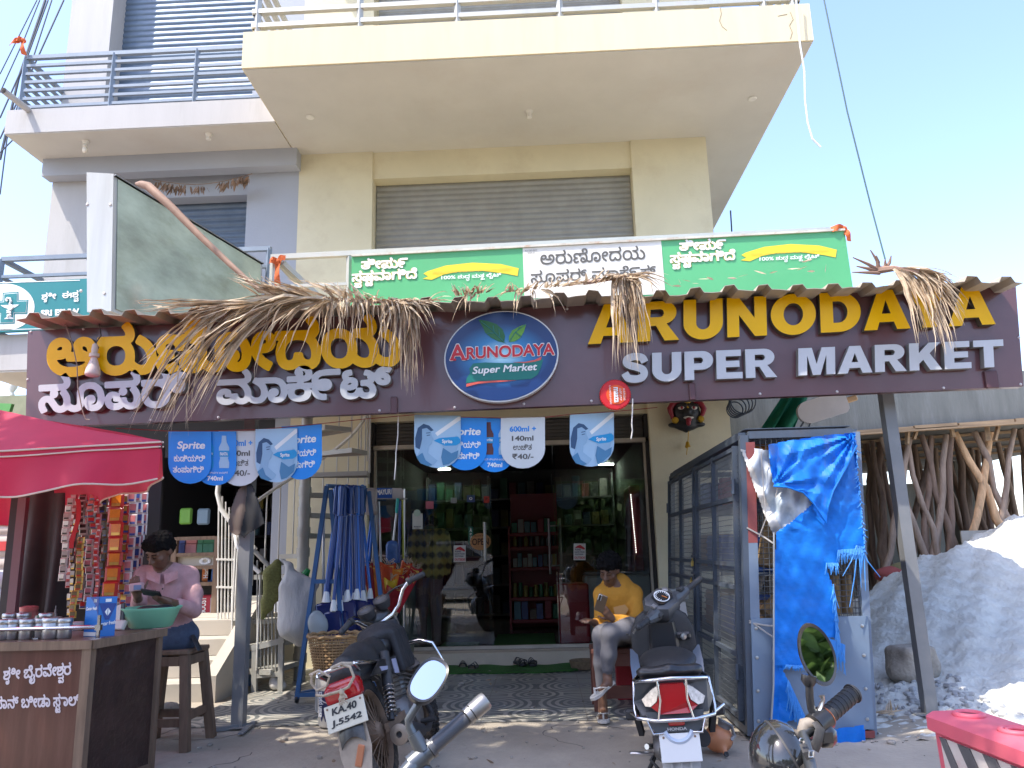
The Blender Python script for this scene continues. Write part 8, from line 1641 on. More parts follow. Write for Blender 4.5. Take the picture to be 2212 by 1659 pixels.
# orange watering pot beside the scooter
p=at(1552,1597,z=.08); WP=thing('orange_pot','round translucent orange pot with grey handle on the ground beside the scooter','pot',V((p.x,p.y,0))); s=SDF(.02); s.ell((p.x,p.y,.085),(.085,.085,.078)); s.cap((p.x+.0,p.y-.05,.06),(p.x+.015,p.y-.095,.028),.03,.014); s.build('body',[mat('pot_orange',(.62,.27,.13),.35,var=.12,scale=6,trans=.35)],.008,WP)
q=MB(); q.tube([(p.x+.02,p.y-.02,.16),(p.x+.02,p.y-.05,.185),(p.x+.07,p.y-.055,.165),(p.x+.085,p.y-.05,.11),(p.x+.06,p.y-.06,.09)],.013,8,True,False,.5); q.lathe([(.035,.0),(.045,.035),(.05,.04)],(p.x+.03,p.y-.01,.145),16,Matrix.Rotation(.5,3,'Y')); q.build('grey_handle',mat('pot_grey',(.28,.29,.30),.4,trans=.2),WP,60); MB().lathe([(.013,0),(.015,.012),(.011,.016),(0,.01)],(p.x+.016,p.y-.105,.022),12,Matrix.Rotation(R_(70),3,'X')).build('spout_cap',M_mp,WP,40)
# ================================================================ PEOPLE
M_skin=mat('dark_skin',(.15,.075,.046),.5,var=.12,scale=9); M_hair=mat('black_hair',(.008,.007,.007),.85,spec=.12,var=.3,scale=40,bump=.8,bscale=120)
def A3(px,py,y): return np.array(at(px,py,y=y))
def head(s,c,f,u,k=1.0,tag=0):
    """skull, jaw, face and ears built round centre c, looking along f with top u"""
    c=np.array(c,float); f=_n(f); u=np.array(u,float); u=_n(u-f*np.dot(u,f)); r=np.cross(f,u); M=np.stack([r,f,u],1)
    P=lambda x,y,z:c+k*(r*x+f*y+u*z)
    s.ell(P(0,-.012,.03),(.070*k,.088*k,.082*k),tag,.02,M); s.ell(P(0,.022,-.04),(.056*k,.062*k,.066*k),tag,.03,M); s.ell(P(0,.045,-.085),(.030*k,.028*k,.022*k),tag,.025,M)
    s.cap(P(0,.082,.012),P(0,.103,-.028),.0085*k,.0135*k,tag,.012); s.ell(P(.013,.092,-.032),(.009*k,.010*k,.008*k),tag,.01,M); s.ell(P(-.013,.092,-.032),(.009*k,.010*k,.008*k),tag,.01,M)
    s.cap(P(-.042,.068,.022),P(.042,.068,.022),.011*k,.011*k,tag,.014)
    for q in(-1,1):
        s.ell(P(q*.028,.079,.004),(.015*k,.012*k,.010*k),tag,.01,M,True); s.ell(P(q*.028,.071,.004),(.0125*k,.0125*k,.0105*k),tag,.004,M); s.ell(P(q*.040,.055,-.022),(.022*k,.022*k,.018*k),tag,.02,M)
        s.ell(P(q*.072,-.012,-.005),(.012*k,.022*k,.032*k),tag,.01,M); 
    s.ell(P(0,.080,-.058),(.022*k,.011*k,.0065*k),tag,.008,M); s.ell(P(0,.078,-.069),(.019*k,.012*k,.0075*k),tag,.008,M)
    return P,M
def hand(s,w,d,n,side,curl,tag=0,k=1.0,spread=.0):
    """palm and five bent fingers: w wrist, d pointing direction, n back of the hand, side +1/-1 for the thumb"""
    w=np.array(w,float); d=_n(d); n=np.array(n,float); n=_n(n-d*np.dot(n,d)); t=np.cross(d,n)*side
    s.cap(w,w+d*.03*k,.021*k,.023*k,tag,.015)
    for x in(-.024,-.008,.008,.024): s.cap(w+d*.025*k+t*x*.7*k,w+d*.075*k+t*x*k,.014*k,.0115*k,tag,.012)
    for x,L in((.027,.062),(.009,.070),(-.009,.066),(-.026,.052)):
        b=w+d*.078*k+t*x*k; a=0; p=b; 
        for j,(fl,r0,r1) in enumerate(((.45,.0095,.0088),(.32,.0088,.0078),(.23,.0078,.0062))):
            a+=curl*(1.0 if j else .7); dd=d*math.cos(a)-n*math.sin(a)+t*x*spread; q=p+_n(dd)*L*fl*k; s.cap(p,q,r0*k,r1*k,tag,.004); p=q
    b=w+d*.025*k+t*.026*k; p=b; dd=_n(d*.55+t*.75-n*.25)
    for L,r0,r1 in((.034,.0125,.0105),(.028,.0105,.0085),(.020,.0085,.0068)): q=p+dd*L*k; s.cap(p,q,r0*k,r1*k,tag,.006); p=q; dd=_n(dd*.8+d*.35-n*.30)
def hairmesh(c,M,k,fn,par,name='hair',h=.008,seed=1):
    s=SDF(.02); fn(s); 
    rng=np.random.RandomState(seed)
    def warp(v):
        n=np.sin(v*160+seed)*np.cos(v[:,[1,2,0]]*130)+.6*np.sin(v[:,[2,0,1]]*270); return v+n*(.007 if seed==2 else .004)
    return s.build(name,[M_hair],h,par,False,warp)
def eyes(P,M,par,k=1.0):
    q=MB()
    for x in(-1,1): q.tube([V(P(x*.015,.0835,.006)),V(P(x*.028,.0855,.003)),V(P(x*.041,.079,.005))],.0022*k,5)
    q.build('eyelid_line',M_hair,par); q=MB()
    for x in(-1,1): q.tube([V(P(x*.014,.088,.026)),V(P(x*.030,.086,.031)),V(P(x*.047,.072,.026))],[.003*k,.0038*k,.0018*k],6)
    q.build('eyebrow',M_hair,par)
# ---- seated man in yellow
BN_=thing('red_bench','dark red wooden bench in front of the shop glass','bench',at(1330,1505,z=0)); M_ben=mat('bench_red_brown',(.13,.045,.03),.55,var=.2,scale=4,stretch=(1,1,4),dirt=.3,dcol=(.22,.14,.1))
bz=.46; bx0,bx1,by0,by1=.33,1.02,6.18,6.52
q=MB(); q.rbox(((bx0+bx1)/2,(by0+by1)/2,bz-.02),(bx1-bx0,by1-by0,.04),.008); q.build('seat',M_ben,BN_)
for x in(bx0+.035,bx1-.035):
    for y in(by0+.03,by1-.03): MB().box(x-.03,x+.03,y-.028,y+.028,.012,bz-.04).build('leg',M_ben,BN_)
q=MB(); q.box(bx0+.066,bx1-.066,by0+.01,by0+.035,bz-.13,bz-.041); q.box(bx0+.066,bx1-.066,by0+.01,by0+.035,.10,.19); q.box(bx0+.066,bx1-.066,by1-.035,by1-.01,bz-.13,bz-.041); q.build('rail',M_ben,BN_)
tag(MB().prism([V((.55,6.62,.012)),V((.82,6.62,.012)),V((.82,6.62,.40)),V((.55,6.62,.40))],(0,.12,0)).build('red_carton',flat('carton_red',(.4,.02,.03),.5)),'red and white carton standing behind the bench','carton')
q=MB(); p=at(1460,1310,y=6.6); tag(MB().prism([at(*c,y=6.65) for c in((1425,1300),(1480,1298),(1488,1345),(1430,1350))],(0,.1,0)).build('white_red_box',flat('box_white',(.62,.6,.58),.5)),'white and red box behind the scooter handlebar','box')
tag(MB().rbox(at(1455,1285,y=6.72),(.22,.2,.10),.02).build('grey_lid_box',flat('lid_grey',(.33,.34,.33),.5)),'grey lidded box behind the scooter dashboard','box')
PY=thing('person','man in a mustard pullover and grey trousers sitting cross legged with a phone','person',(.52,6.3,0))
M_must=mat('mustard_knit',(.55,.245,.025),.85,var=.10,scale=10,bump=.5,bscale=16); M_gt=mat('grey_trousers',(.125,.12,.13),.85,var=.08,scale=8,bump=.25,bscale=9); M_slp=mat('white_rubber',(.60,.57,.52),.6,var=.06,dirt=.3,dcol=(.4,.34,.26))
s=SDF(.03)
hip=np.array([.60,6.34,.55]); chest=np.array([.56,6.30,.83]); neck=A3(1333,1268,6.27)
s.ell(hip,(.155,.12,.11),2); s.ell(hip+[-.005,-.01,.12],(.135,.10,.14),1,.05); s.ell(chest,(.155,.10,.15),1,.06); s.cap(A3(1300,1282,6.26),A3(1370,1280,6.30),.062,.062,1,.05); s.ell(chest+[0,-.01,.12],(.10,.075,.07),1,.05)
s.cap(neck+[0,.0,-.04],neck+[-.01,-.02,.03],.045,.043,0,.015)
hc_=A3(1316,1232,6.20); fdir=np.array([-.42,-.80,-.48]); P,Mh=head(s,hc_,fdir,(-.12,-.42,.9),.95)
# arm holding the phone
sh=A3(1372,1285,6.28); el=A3(1368,1345,6.16); wr=A3(1322,1336,5.98); s.chain([sh,(sh+el)/2+[.012,0,0],el],[.056,.052,.046],1,.03); s.chain([el,(el+wr)/2,wr+(el-wr)*.12],[.046,.043,.034],1,.02); s.cap(wr+(el-wr)*.15,wr,.026,.023,0,.01)
hand(s,wr,A3(1300,1312,5.93)-wr,(.25,-.75,-.55),-1,.42,0,.92)
sh2=A3(1298,1287,6.25); el2=A3(1296,1345,6.18); wr2=A3(1281,1345,6.00); s.chain([sh2,el2],[.055,.044],1,.03); s.chain([el2,el2*.4+wr2*.6],[.043,.036],1,.02); s.cap(el2*.45+wr2*.55,wr2,.027,.022,0,.01); hand(s,wr2,A3(1268,1338,5.93)-wr2,(-.4,-.7,.5),1,.5,0,.92)
# legs: lower leg upright, the other crossed over it
h1=hip+[-.08,-.02,-.01]; k1=A3(1300,1372,5.92); an1=A3(1302,1520,5.98); s.chain([h1,(h1+k1)/2,k1],[.092,.085,.068],2,.04); s.chain([k1,(k1*.6+an1*.4),an1*.75+k1*.25],[.066,.060,.048],2,.03); s.cap(an1*.72+k1*.28,an1,.034,.030,0,.008); ft1=np.array([an1[0]-.01,an1[1]-.12,.045]); s.cap(np.array([an1[0],an1[1]+.02,.055]),ft1,.032,.024,0,.02); s.cap(an1,np.array([an1[0],an1[1]+.01,.06]),.030,.032,0,.02)
for i in range(5): s.cap(ft1+[(-.024+.012*i),.0,-.004],ft1+[(-.027+.0135*i),-.035+.004*abs(i-1),-.010],.0105,.009 if i else .011,0,.005)
h2=hip+[.08,-.02,.0]; k2=A3(1345,1362,5.86); k2b=A3(1318,1368,5.80); an2=A3(1312,1462,5.84); s.chain([h2,(h2+k2)/2+[0,0,.02],k2],[.092,.082,.066],2,.04); s.cap(k2,k2b,.066,.062,2,.03); s.chain([k2b,(k2b+an2)/2,an2*.8+k2b*.2],[.062,.054,.045],2,.03); s.cap(an2*.8+k2b*.2,an2,.032,.029,0,.008)
ft2=A3(1298,1490,5.76); s.cap(an2,A3(1312,1478,5.80),.030,.032,0,.02); s.cap(A3(1314,1476,5.82),ft2,.032,.022,0,.02)
body=s.build('body',[M_skin,M_must,M_gt],.0085,PY)
def hf(q):
    q.ell(P(0,-.02,.075),(.092,.10,.065),0,.02,Mh); q.ell(P(0,-.05,.03),(.085,.075,.09),0,.02,Mh); q.cap(P(-.05,.055,.07),P(.05,.055,.07),.025,.025,0,.02)
    rng=np.random.RandomState(3)
    for i in range(70):
        a=rng.uniform(0,6.28); b=rng.uniform(.05,1.25); x,y,z=math.cos(a)*math.sin(b),math.sin(a)*math.sin(b),math.cos(b)
        if y>.55 and z<.55: continue
        c_=P(x*.088,-.02+y*.095,.065+z*.068); q.ell(c_,(.017,.017,.017),0,.008)
hairmesh(None,None,1,hf,body,seed=2); eyes(P,Mh,body,.95)
q=MB(); e_=[P(math.cos(t)*.026,.084+.006*math.sin(t),-.048+.006*abs(math.sin(t))) for t in np.linspace(math.pi*.1,math.pi*.9,9)]; q.tube([V(x) for x in e_],.003,5); q.build('moustache',M_hair,body)
q=MB(); lt_=A3(1330,1318,6.06); q.prism([at(*c,y=6.135) for c in((1325,1312),(1350,1306),(1358,1316),(1350,1330),(1330,1334))],(0,.004,0)); q.build('chest_print',flat('print_gold',(.50,.27,.09),.6),body)
tri_=MB()
for px,py in((1351,1364),(1355,1370),(1360,1373)): tri_.ell(at(px,py,y=5.79),(.008,.004,.006),8,5)
tri_.build('trouser_logo',M_blk,body)
ph=A3(1298,1303,5.90); Tp=Matrix.Rotation(R_(18),3,'Y')@Matrix.Rotation(R_(28),3,'X')@Matrix.Rotation(R_(-12),3,'Z'); PHN=thing('mobile_phone','phone in a brown case with three lens camera held by the man in mustard','phone',tuple(ph)); q=MB(); q.rbox(V(ph),(.072,.010,.145),.006,Tp); q.build('case',flat('case_brown',(.16,.11,.07),.3,metal=.3),PHN,30); q=MB(); q.rbox(V(ph)+Tp@V((-.018,-.007,.045)),(.026,.005,.048),.004,Tp); q.build('lens_plate',flat('lens_white',(.6,.58,.54),.3),PHN); q=MB()
for z in(.06,.045,.03): q.lathe([(0,.005),(.008,.004),(.009,0)],V(ph)+Tp@V((-.018,-.009,z)),12,Tp@RX)
q.build('camera_lens',M_blk,PHN,40)
def slipper(c,f,u,label):
    c,f,u=V(c),V(f).normalized(),V(u); u=(u-f*u.dot(f)).normalized(); r=f.cross(u); Lh=.125; ol=[(.0,-Lh),(.03,-Lh*.92),(.034,-Lh*.4),(.032,0),(.045,Lh*.45),(.04,Lh*.8),(.02,Lh),(-.02,Lh),(-.04,Lh*.75),(-.042,Lh*.4),(-.03,0),(-.034,-Lh*.4),(-.03,-Lh*.92)]
    q=MB(); q.prism([c+r*a+f*b for a,b in ol],u*.018); o=q.build('slipper',M_slp,body); o['label']=label
    q=MB(); q.tube([c+r*.04+u*.02-f*.01,c+r*.03+u*.05+f*.04,c+u*.055+f*.07,c+u*.02+f*.085],.008,8,True,False,.6); q.tube([c-r*.04+u*.02-f*.01,c-r*.03+u*.05+f*.04,c+u*.055+f*.07],.008,8,True,False,.6); q.build('slipper_strap',M_slp,o)
slipper((ft1[0]+.002,ft1[1]+.035,.014),(-.03,-1,0),(0,0,1),'white slipper flat on the tiles'); fd=V(A3(1290,1500,5.70)-A3(1316,1474,5.84)); slipper(V(A3(1303,1494,5.765)),V((-.55,-.62,-.30)),V((.30,.55,1)),'white slipper showing its sole on the crossed foot')
# ---- seated man in pink
PP=thing('person','man in a pale pink shirt and jeans sitting on the stool looking at his phone','person',(-2.6,5.42,.6)); M_pk=mat('pink_shirt_cotton',(.47,.275,.275),.85,var=.16,scale=14,bump=.6,bscale=12); M_jn=mat('blue_denim',(.06,.085,.14),.85,var=.2,scale=25,bump=.2,bscale=80)
s=SDF(.03); Y=5.42
hip=np.array([-2.55,5.45,.71]); chest=A3(360,1275,5.40); s.ell(hip,(.145,.13,.10),2); s.ell((hip+chest)/2+[.0,-.01,.02],(.145,.115,.17),1,.06); s.ell(chest,(.18,.115,.16),1,.06); s.cap(A3(312,1240,5.36),A3(408,1243,5.42),.062,.066,1,.06); s.ell(A3(358,1236,5.39),(.10,.08,.06),1,.05)
s.cap(A3(356,1240,5.37),A3(350,1210,5.33),.052,.046,0,.02); hc2=A3(345,1190,5.27); P2,M2=head(s,hc2,(-.28,-.78,-.60),(-.05,-.55,.85),1.0)
sh=A3(408,1250,5.42); el=A3(418,1318,5.28); wr=A3(366,1300,5.02); s.chain([sh,(sh+el)/2+[.015,0,0],el],[.062,.058,.050],1,.03); s.chain([el,el*.35+wr*.65],[.049,.042],1,.02); s.cap(el*.4+wr*.6,wr,.028,.023,0,.01); hand(s,wr,A3(335,1290,4.98)-wr,(.1,-.6,-.8),-1,.5,0,.95)
sh=A3(304,1248,5.36); el=A3(300,1305,5.20); wr=A3(297,1287,5.03); s.chain([sh,el],[.060,.048],1,.03); s.chain([el,el*.5+wr*.5],[.047,.04],1,.02); s.cap(el*.5+wr*.5,wr,.028,.024,0,.01); hand(s,wr,A3(292,1266,5.0)-wr,(.2,-.9,.2),1,.45,0,.95)
for dx,k1 in((-.07,np.array([-3.0,5.50,.66])),(.06,np.array([-2.86,5.33,.63]))):
    h1=hip+[dx,-.03,-.03]; an=np.array([k1[0]-.03,k1[1]+.06,.28]); s.chain([h1,(h1+k1)/2,k1],[.095,.086,.068],2,.04); s.chain([k1,(k1+an)/2,an],[.066,.058,.045],2,.03); s.cap(an,an+[0,0,-.04],.033,.03,0,.01); s.cap(an+[0,.02,-.06],an+[0,-.14,-.085],.035,.026,0,.02)
body=s.build('body',[M_skin,M_pk,M_jn],.0085,PP)
def hf(q):
    q.ell(P2(0,-.022,.060),(.079,.096,.068),0,.02,M2); q.ell(P2(0,-.05,.02),(.081,.068,.085),0,.02,M2); q.cap(P2(-.05,.058,.066),P2(.05,.058,.064),.020,.020,0,.02); q.cap(P2(-.04,.045,.10),P2(.04,.05,.095),.026,.026,0,.02)
    for i in(-1,1): q.cap(P2(i*.072,.02,.05),P2(i*.075,-.005,.02),.018,.012,0,.015)
hairmesh(None,None,1,hf,body,seed=5); eyes(P2,M2,body)
q=MB()
for sd in(-1,1):
    a=at(350+sd*6,1262,y=5.245); b=at(350+sd*34,1232,y=5.30); c=at(350+sd*34,1250,y=5.26); q.prism([a,at(350+sd*4,1240,y=5.27),b,c],(0,.012,0))
q.build('collar',M_pk,body); q=MB()
for px,py in((351,1272),(352,1300)): q.lathe([(0,.003),(.005,.002),(.006,0)],at(px,py,y=5.235),10,RX)
q.build('button',M_blk,body); q=MB(); q.tube([at(352,1262,y=5.255),at(352,1285,y=5.25),at(353,1320,y=5.26)],.004,5); q.build('placket',M_pk,body)
q=MB(); q.rbox(at(327,1281,y=4.96),(.13,.012,.065),.005,Matrix.Rotation(R_(10),3,'Y')@Matrix.Rotation(R_(55),3,'X')); tag(q.build('mobile_phone',M_blk),'black phone held flat by the man in the pink shirt','phone')
q=MB(); q.rbox(at(295,1268,y=4.98),(.08,.045,.05),.006,Matrix.Rotation(R_(-6),3,'Y')); o=tag(q.build('small_packet',flat('packet_pinkwhite',(.55,.35,.36),.4)),'small pink and white packet in the raised hand of the seated man','packet'); q=MB(); c=at(297,1269,y=4.955); q.rbox(c,(.05,.003,.03),.001); q.build('packet_label',flat('label_bluegrey',(.14,.20,.33)),o)
tag(MB().tube([at(416,1372,y=5.36),at(424,1388,y=5.34),at(432,1405,y=5.33)],[.016,.022,.020],8,True,False,.4).build('hanging_belt',flat('belt_black',(.02,.02,.022),.5)),'black strap hanging from the stool behind the seated man','strap')
# ---- standing man behind the glass
PZ=thing('person','man in a dark yellow checked shirt standing behind the left glass pane with bowed head','person',(-1.37,9.24,FZ)); y=9.24
m=bpy.data.materials.new('checked_shirt'); m.use_nodes=True; nn=m.node_tree; Lk=nn.links.new; bb=nn.nodes['Principled BSDF']; bb.inputs['Roughness'].default_value=.8; tc=nn.nodes.new('ShaderNodeTexCoord')
def bands(rot,sc):
    mp=nn.nodes.new('ShaderNodeMapping'); mp.inputs['Rotation'].default_value=rot; Lk(tc.outputs['Object'],mp.inputs[0]); wv=nn.nodes.new('ShaderNodeTexWave'); wv.inputs['Scale'].default_value=sc; wv.bands_direction='X'; Lk(mp.outputs[0],wv.inputs[0]); return wv.outputs['Fac']
mx=nn.nodes.new('ShaderNodeMath'); mx.operation='MULTIPLY_ADD'; mx.inputs[1].default_value=.6; Lk(bands((0,0,0),3.6),mx.inputs[0]); Lk(bands((0,math.pi/2,0),2.4),mx.inputs[2]); cr=nn.nodes.new('ShaderNodeValToRGB'); Lk(mx.outputs[0],cr.inputs[0]); cr.color_ramp.elements[0].color=(.13,.12,.08,1); cr.color_ramp.elements[1].color=(.78,.64,.22,1); cr.color_ramp.elements[0].position=.35; cr.color_ramp.elements[1].position=1.0; Lk(cr.outputs[0],bb.inputs['Base Color'])
s=SDF(.03); cx_=-1.36; s.ell((cx_,y,.93),(.155,.10,.12),2); s.ell((cx_,y,1.10),(.17,.11,.16),1,.05); s.ell((cx_,y,1.30),(.20,.12,.15),1,.06); s.cap((cx_-.15,y,1.42),(cx_+.15,y,1.42),.065,.065,1,.06); s.box((cx_,y,.98),(.17,.11,.08),.06,1,.03)
for sd in(-1,1):
    s.chain([(cx_+sd*.19,y,1.40),(cx_+sd*.225,y-.01,1.16),(cx_+sd*.20,y+.10,.98)],[.06,.052,.042],1,.03); w_=(cx_+sd*.16,y+.20,.96); s.cap((cx_+sd*.20,y+.10,.98),w_,.034,.026,0,.02); hand(s,w_,(-sd*.3,1,.0),(0,0,1),-sd,.5,0,.95)
    s.chain([(cx_+sd*.075,y,.90),(cx_+sd*.085,y-.01,.55),(cx_+sd*.08,y+.01,.22)],[.088,.066,.052],2,.03); s.cap((cx_+sd*.08,y+.02,.20),(cx_+sd*.09,y+.15,.18),.038,.03,0,.02)
s.cap((cx_,y+.03,1.46),(cx_,y+.10,1.50),.055,.05,0,.02); Pq,Mq=head(s,(cx_,y+.17,1.50),(0,.55,-.83),(0,.8,.5),.95)
body=s.build('body',[M_skin,m,mat('purple_brown_trousers',(.26,.18,.18),.6,var=.15,bump=.3,bscale=20)],.012,PZ)
def hf(q): q.ell(Pq(0,-.02,.06),(.083,.10,.07),0,.02,Mq); q.ell(Pq(0,-.06,.02),(.08,.06,.08),0,.02,Mq)
hairmesh(None,None,1,hf,body,h=.012,seed=9)
q=MB(); q.tube([(cx_-.075,y+.01,1.475),(cx_-.04,y-.045,1.495),(cx_+.04,y-.045,1.495),(cx_+.075,y+.01,1.475)],.022,8,True,False,.9); q.build('collar',flat('collar_green',(.14,.19,.12),.8),body,60)
# ================================================================ ACROSS THE ROAD, BEHIND THE VIEWER (seen in the glass and the mirrors, and shading the foreground)
M_lf=mat('tree_leaf',(.10,.165,.04),.6,var=.4,scale=3,trans=.25); M_bk=mat('tree_bark',(.12,.09,.065),.9,var=.3,scale=8,bump=.6)
def tree(name,label,x,y,h,cr,rad,n,seed,cat='tree',group='street trees across the road',lean=(0,0),ls=1.0):
    random.seed(seed); t=thing(name,label,cat,(x,y,0),group); q=MB(); top=V((x+lean[0],y+lean[1],h)); q.tube([V((x,y,-.05)),V((x+lean[0]*.3,y+lean[1]*.3,h*.35)),V((x+lean[0]*.6,y+lean[1]*.6,h*.6)),top],[.26,.2,.15,.05],10)
    cl=[]
    for k in range(9):
        a=random.uniform(0,6.28); b=V((x,y,h*.35)).lerp(top,random.uniform(.2,.9)); e=top+V((math.cos(a)*rad[0]*random.uniform(.3,.8),math.sin(a)*rad[1]*random.uniform(.3,.8),random.uniform(-.4,.5)*rad[2])); q.tube([b,b.lerp(e,.5)+V((0,0,.2)),e],[.08,.05,.02],6); cl.append(e)
    q.build('trunk',M_bk,t,50); vs=[];fs=[]
    for k in range(26): 
        d=V((random.gauss(0,1),random.gauss(0,1),random.gauss(0,1))).normalized()*random.random()**.4; cl.append(top+V((d.x*rad[0],d.y*rad[1],d.z*rad[2])))
    for k in range(n):
        c=random.choice(cl); r=cr; p=c+V((random.gauss(0,r),random.gauss(0,r),random.gauss(0,r*.7))); s=random.uniform(.05,.12)*ls; a=V((random.gauss(0,1),random.gauss(0,1),random.gauss(0,.6))).normalized()*s; b=a.orthogonal().normalized()*s*.5; o=len(vs); vs+=[p-a,p+b,p+a,p-b]; fs.append((o,o+1,o+2,o+3))
    link('crown',vs,fs,None,M_lf,t); return t
def palm(label,x,y,h,seed):
    random.seed(seed); t=thing('palm_tree',label,'tree',(x,y,0),'street trees across the road'); MB().tube([(x,y,-.05),(x+.15,y,h*.5),(x+.05,y+.1,h)],[.17,.13,.11],10).build('trunk',M_bk,t,50); q=MB(); top=V((x+.05,y+.1,h))
    for k in range(15):
        a=6.28*k/15+random.uniform(-.2,.2); el=random.uniform(-.2,1.0); d=V((math.cos(a)*math.cos(el),math.sin(a)*math.cos(el),math.sin(el))); L=random.uniform(2.0,2.6); pts=[top+d*L*u+V((0,0,-1.3*u*u)) for u in [i/10 for i in range(11)]]; q.tube(pts,[.03-.0025*i for i in range(11)],5)
        for i in range(1,11):
            for s in(-1,1):
                sd=d.cross(V((0,0,1))).normalized()*s
                for j in(0,.5): p=pts[i-1].lerp(pts[i],.5+j); e=p+sd*(.75-.05*i)+V((0,0,-.35))+d*.25; m_=p.lerp(e,.5)+V((0,0,.08)); q.add([p,m_+d*.04,e,m_-d*.04],[(0,1,2,3)])
    q.build('crown',M_lf,t); return t
def shade_at(gx,gy,z): return gx-SUN.x/SUN.z*-1*0-(SUN.x/-SUN.z)*z, gy-(SUN.y/-SUN.z)*z
for i,(gx,gy,h,rad,n,seed,lb) in enumerate(((-1.0,4.5,6.6,(2.0,1.3,1.0),9500,3,'leafy roadside tree leaning over the parked bikes'),(1.4,4.2,7.4,(1.5,1.0,.9),7000,8,'leafy roadside tree standing behind the scooter'))):
    sx,sy=shade_at(gx,gy,h); tree('roadside_tree',lb,sx-.6,sy-1.6,h,.42,rad,n,seed,'tree',None,(.6,1.6))
for i,(x,y,h) in enumerate(((-11,-17,3.2),(-7,-18,4.4),(-4,-16.8,3.0),(-.5,-17.5,4.0),(2.5,-17,3.0),(6,-18,4.2),(10,-17,3.2),(14,-19,4),(-16,-19,4))): tree('street_tree','big leafy tree in the row across the road behind the viewer',x,y,h,.8,(2.6,1.8,2.0),4200,20+i,ls=3.2)
palm('coconut palm across the road behind the viewer',4.6,-14,6.0,2); palm('coconut palm across the road behind the viewer',9.5,-15,7.0,4)
tag(MB().box(-30,30,-22.2,-22,0,2.6).build('boundary_wall',mat('far_wall',(.22,.20,.17),.9,var=.2)),'long plain boundary wall across the road behind the viewer','wall')
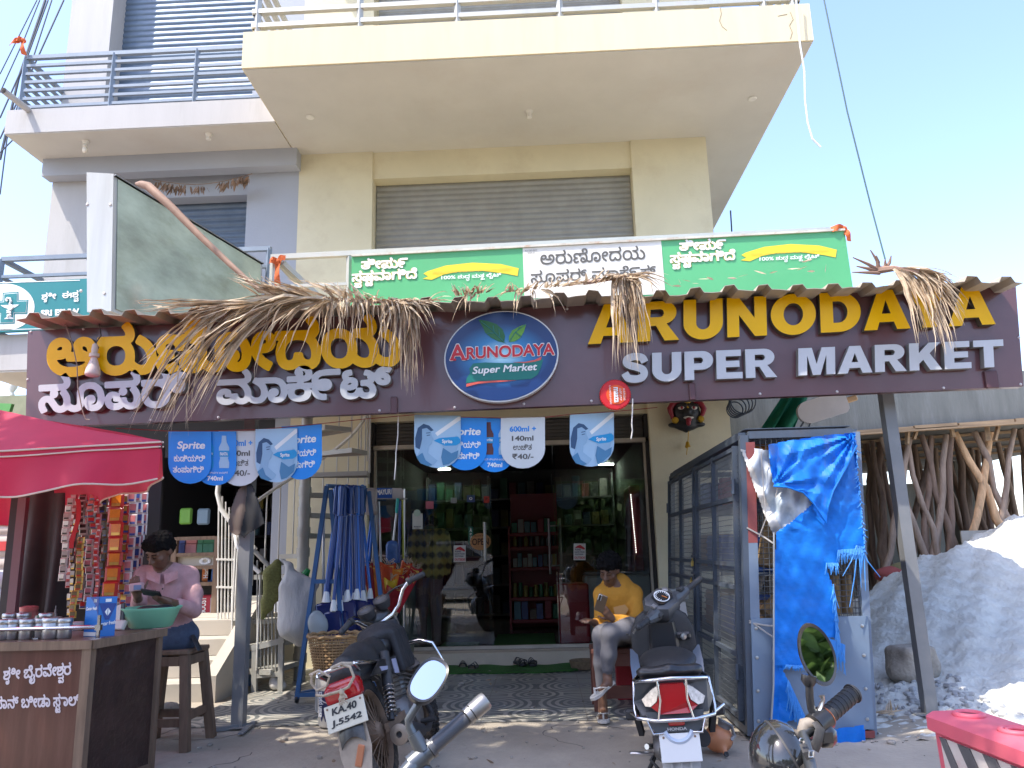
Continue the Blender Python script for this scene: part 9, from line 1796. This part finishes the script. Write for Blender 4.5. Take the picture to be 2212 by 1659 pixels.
def car(label,x,y,rot):
    t=thing('parked_car',label,'car',(x,y,0),None,(0,0,rot)); M_cw=mat('car_white',(.68,.68,.67),.18,var=.02,coat=.7); L=dict(parent=t,local=True)
    prof=[(-2.0,.32),(-2.03,.62),(-1.9,.86),(-1.25,.93),(-.75,1.36),(-.3,1.46),(.55,1.45),(1.25,1.10),(1.85,.98),(2.02,.80),(2.04,.36),(1.62,.30),(-1.6,.30)]
    n=len(prof); vs=[]; 
    for s,k in((-.80,.0),(-.86,1),(.86,1),(.80,0)): vs+=[(px*(1-.012*(1-k)),s*(1 if z<1.0 else .82),z) for px,z in prof]
    q=MB(); q.add(vs,[(r*n+i,r*n+(i+1)%n,(r+1)*n+(i+1)%n,(r+1)*n+i) for r in range(3) for i in range(n)]+[tuple(range(n)),tuple(3*n+i for i in range(n))]); q.build('body',M_cw,smooth=30,**L)
    q=MB()
    for s in(-1,1): q.prism([(-1.05,s*.80,.97),(-.62,s*.73,1.33),(-.25,s*.715,1.40),(.50,s*.715,1.39),(1.02,s*.79,1.08),(.95,s*.80,.97)],(0,s*.012,0))
    q.build('side_window',flat('car_glass',(.02,.025,.03),.08,coat=1),**L); q=MB(); q.prism([(-1.18,-.66,.985),(-1.18,.66,.985),(-.80,.58,1.33),(-.80,-.58,1.33)],(-.015,0,.012)); q.prism([(1.27,-.62,1.105),(1.27,.62,1.105),(.72,.58,1.40),(.72,-.58,1.40)],(.012,0,.015)); q.build('windscreen',MATS['car_glass'],**L)
    for sx in(-1.25,1.28):
        for s in(-1,1): q=MB(); q.lathe([(0,-.1),(.16,-.1),(.2,-.1),(.31,-.09),(.32,0),(.31,.09),(.2,.1),(0,.1)],(sx,s*.76,.32),26,Matrix.Rotation(R_(90),3,'X')); w_=q.build('wheel',M_tyre,smooth=40,**L); q=MB(); q.lathe([(0,.0),(.17,0),(.19,.015),(.0,.03)],(sx,s*(.86),.32),20,Matrix.Rotation(R_(-90*s),3,'X')); q.build('hub_cap',M_eng,w_,40,local=True)
    for sx,m_,nm in((-1.97,M_cl,'headlight'),(1.97,M_redl,'tail_lamp')):
        for s in(-1,1): q=MB(); q.rbox((sx,s*.62,.72),(.12,.3,.16),.04); q.build(nm,m_,smooth=40,**L)
    return t
car('white hatchback parked at the roadside behind the viewer on the left',-2.5,-2.1,R_(4)); car('white hatchback parked across the road behind the viewer on the right',6.2,-6.5,R_(178))

# ================================================================ LITTER ON THE GROUND
random.seed(77); q=MB()
for k in range(420):
    x=random.uniform(-3.2,2.4); y=random.uniform(3.0,5.9) if k%4 else random.uniform(5.95,8.3); z=.0 if y<5.93 or x<-2.75 or x>1.75 else .012; s_=random.uniform(.003,.012)*(1 if k%11 else 2.2); q.rbox((x,y,z+s_*.4),(s_*2,s_*1.6,s_),s_*.3,Matrix.Rotation(random.uniform(0,3),3,'Z'))
o=tag(q.build('ground_grit',mat('grit',(.30,.27,.23),.95,var=.4,scale=30)),'small stones and grit scattered over the forecourt concrete','grit'); o['kind']='stuff'
q=MB()
for k in range(90):
    x=random.uniform(-3.2,2.6); y=random.uniform(3.2,8.2); z=.0 if y<5.93 or x<-2.75 or x>1.75 else .012; leaf(q,V((x,y,z+.006)),(random.uniform(-1,1),random.uniform(-1,1),.05),random.uniform(.02,.07),random.uniform(.004,.014),.1)
o=tag(q.build('leaf_litter',M_paA[2]),'dry leaf scraps scattered over the forecourt','leaf litter'); o['kind']='stuff'
def crack_path(x,y,a,n,st):
    P=[]
    for i in range(n): P.append(V((x,y,.0012))); a+=random.gauss(0,.5); x+=math.cos(a)*st; y+=math.sin(a)*st*.7
    return P
q=MB()
for x,y,a,n in((-2.6,5.6,.1,26),(.2,5.2,2.6,18),(1.2,5.75,-.3,14),(-.6,4.2,.2,22),(-1.9,5.2,-1.2,10)): q.tube(crack_path(x,y,a,n,.09),[.004*random.uniform(.5,1.2) for _ in range(n)],4,True,False,.3)
struct(q.build('ground_crack',flat('crack_brown',(.10,.085,.07),.95)))
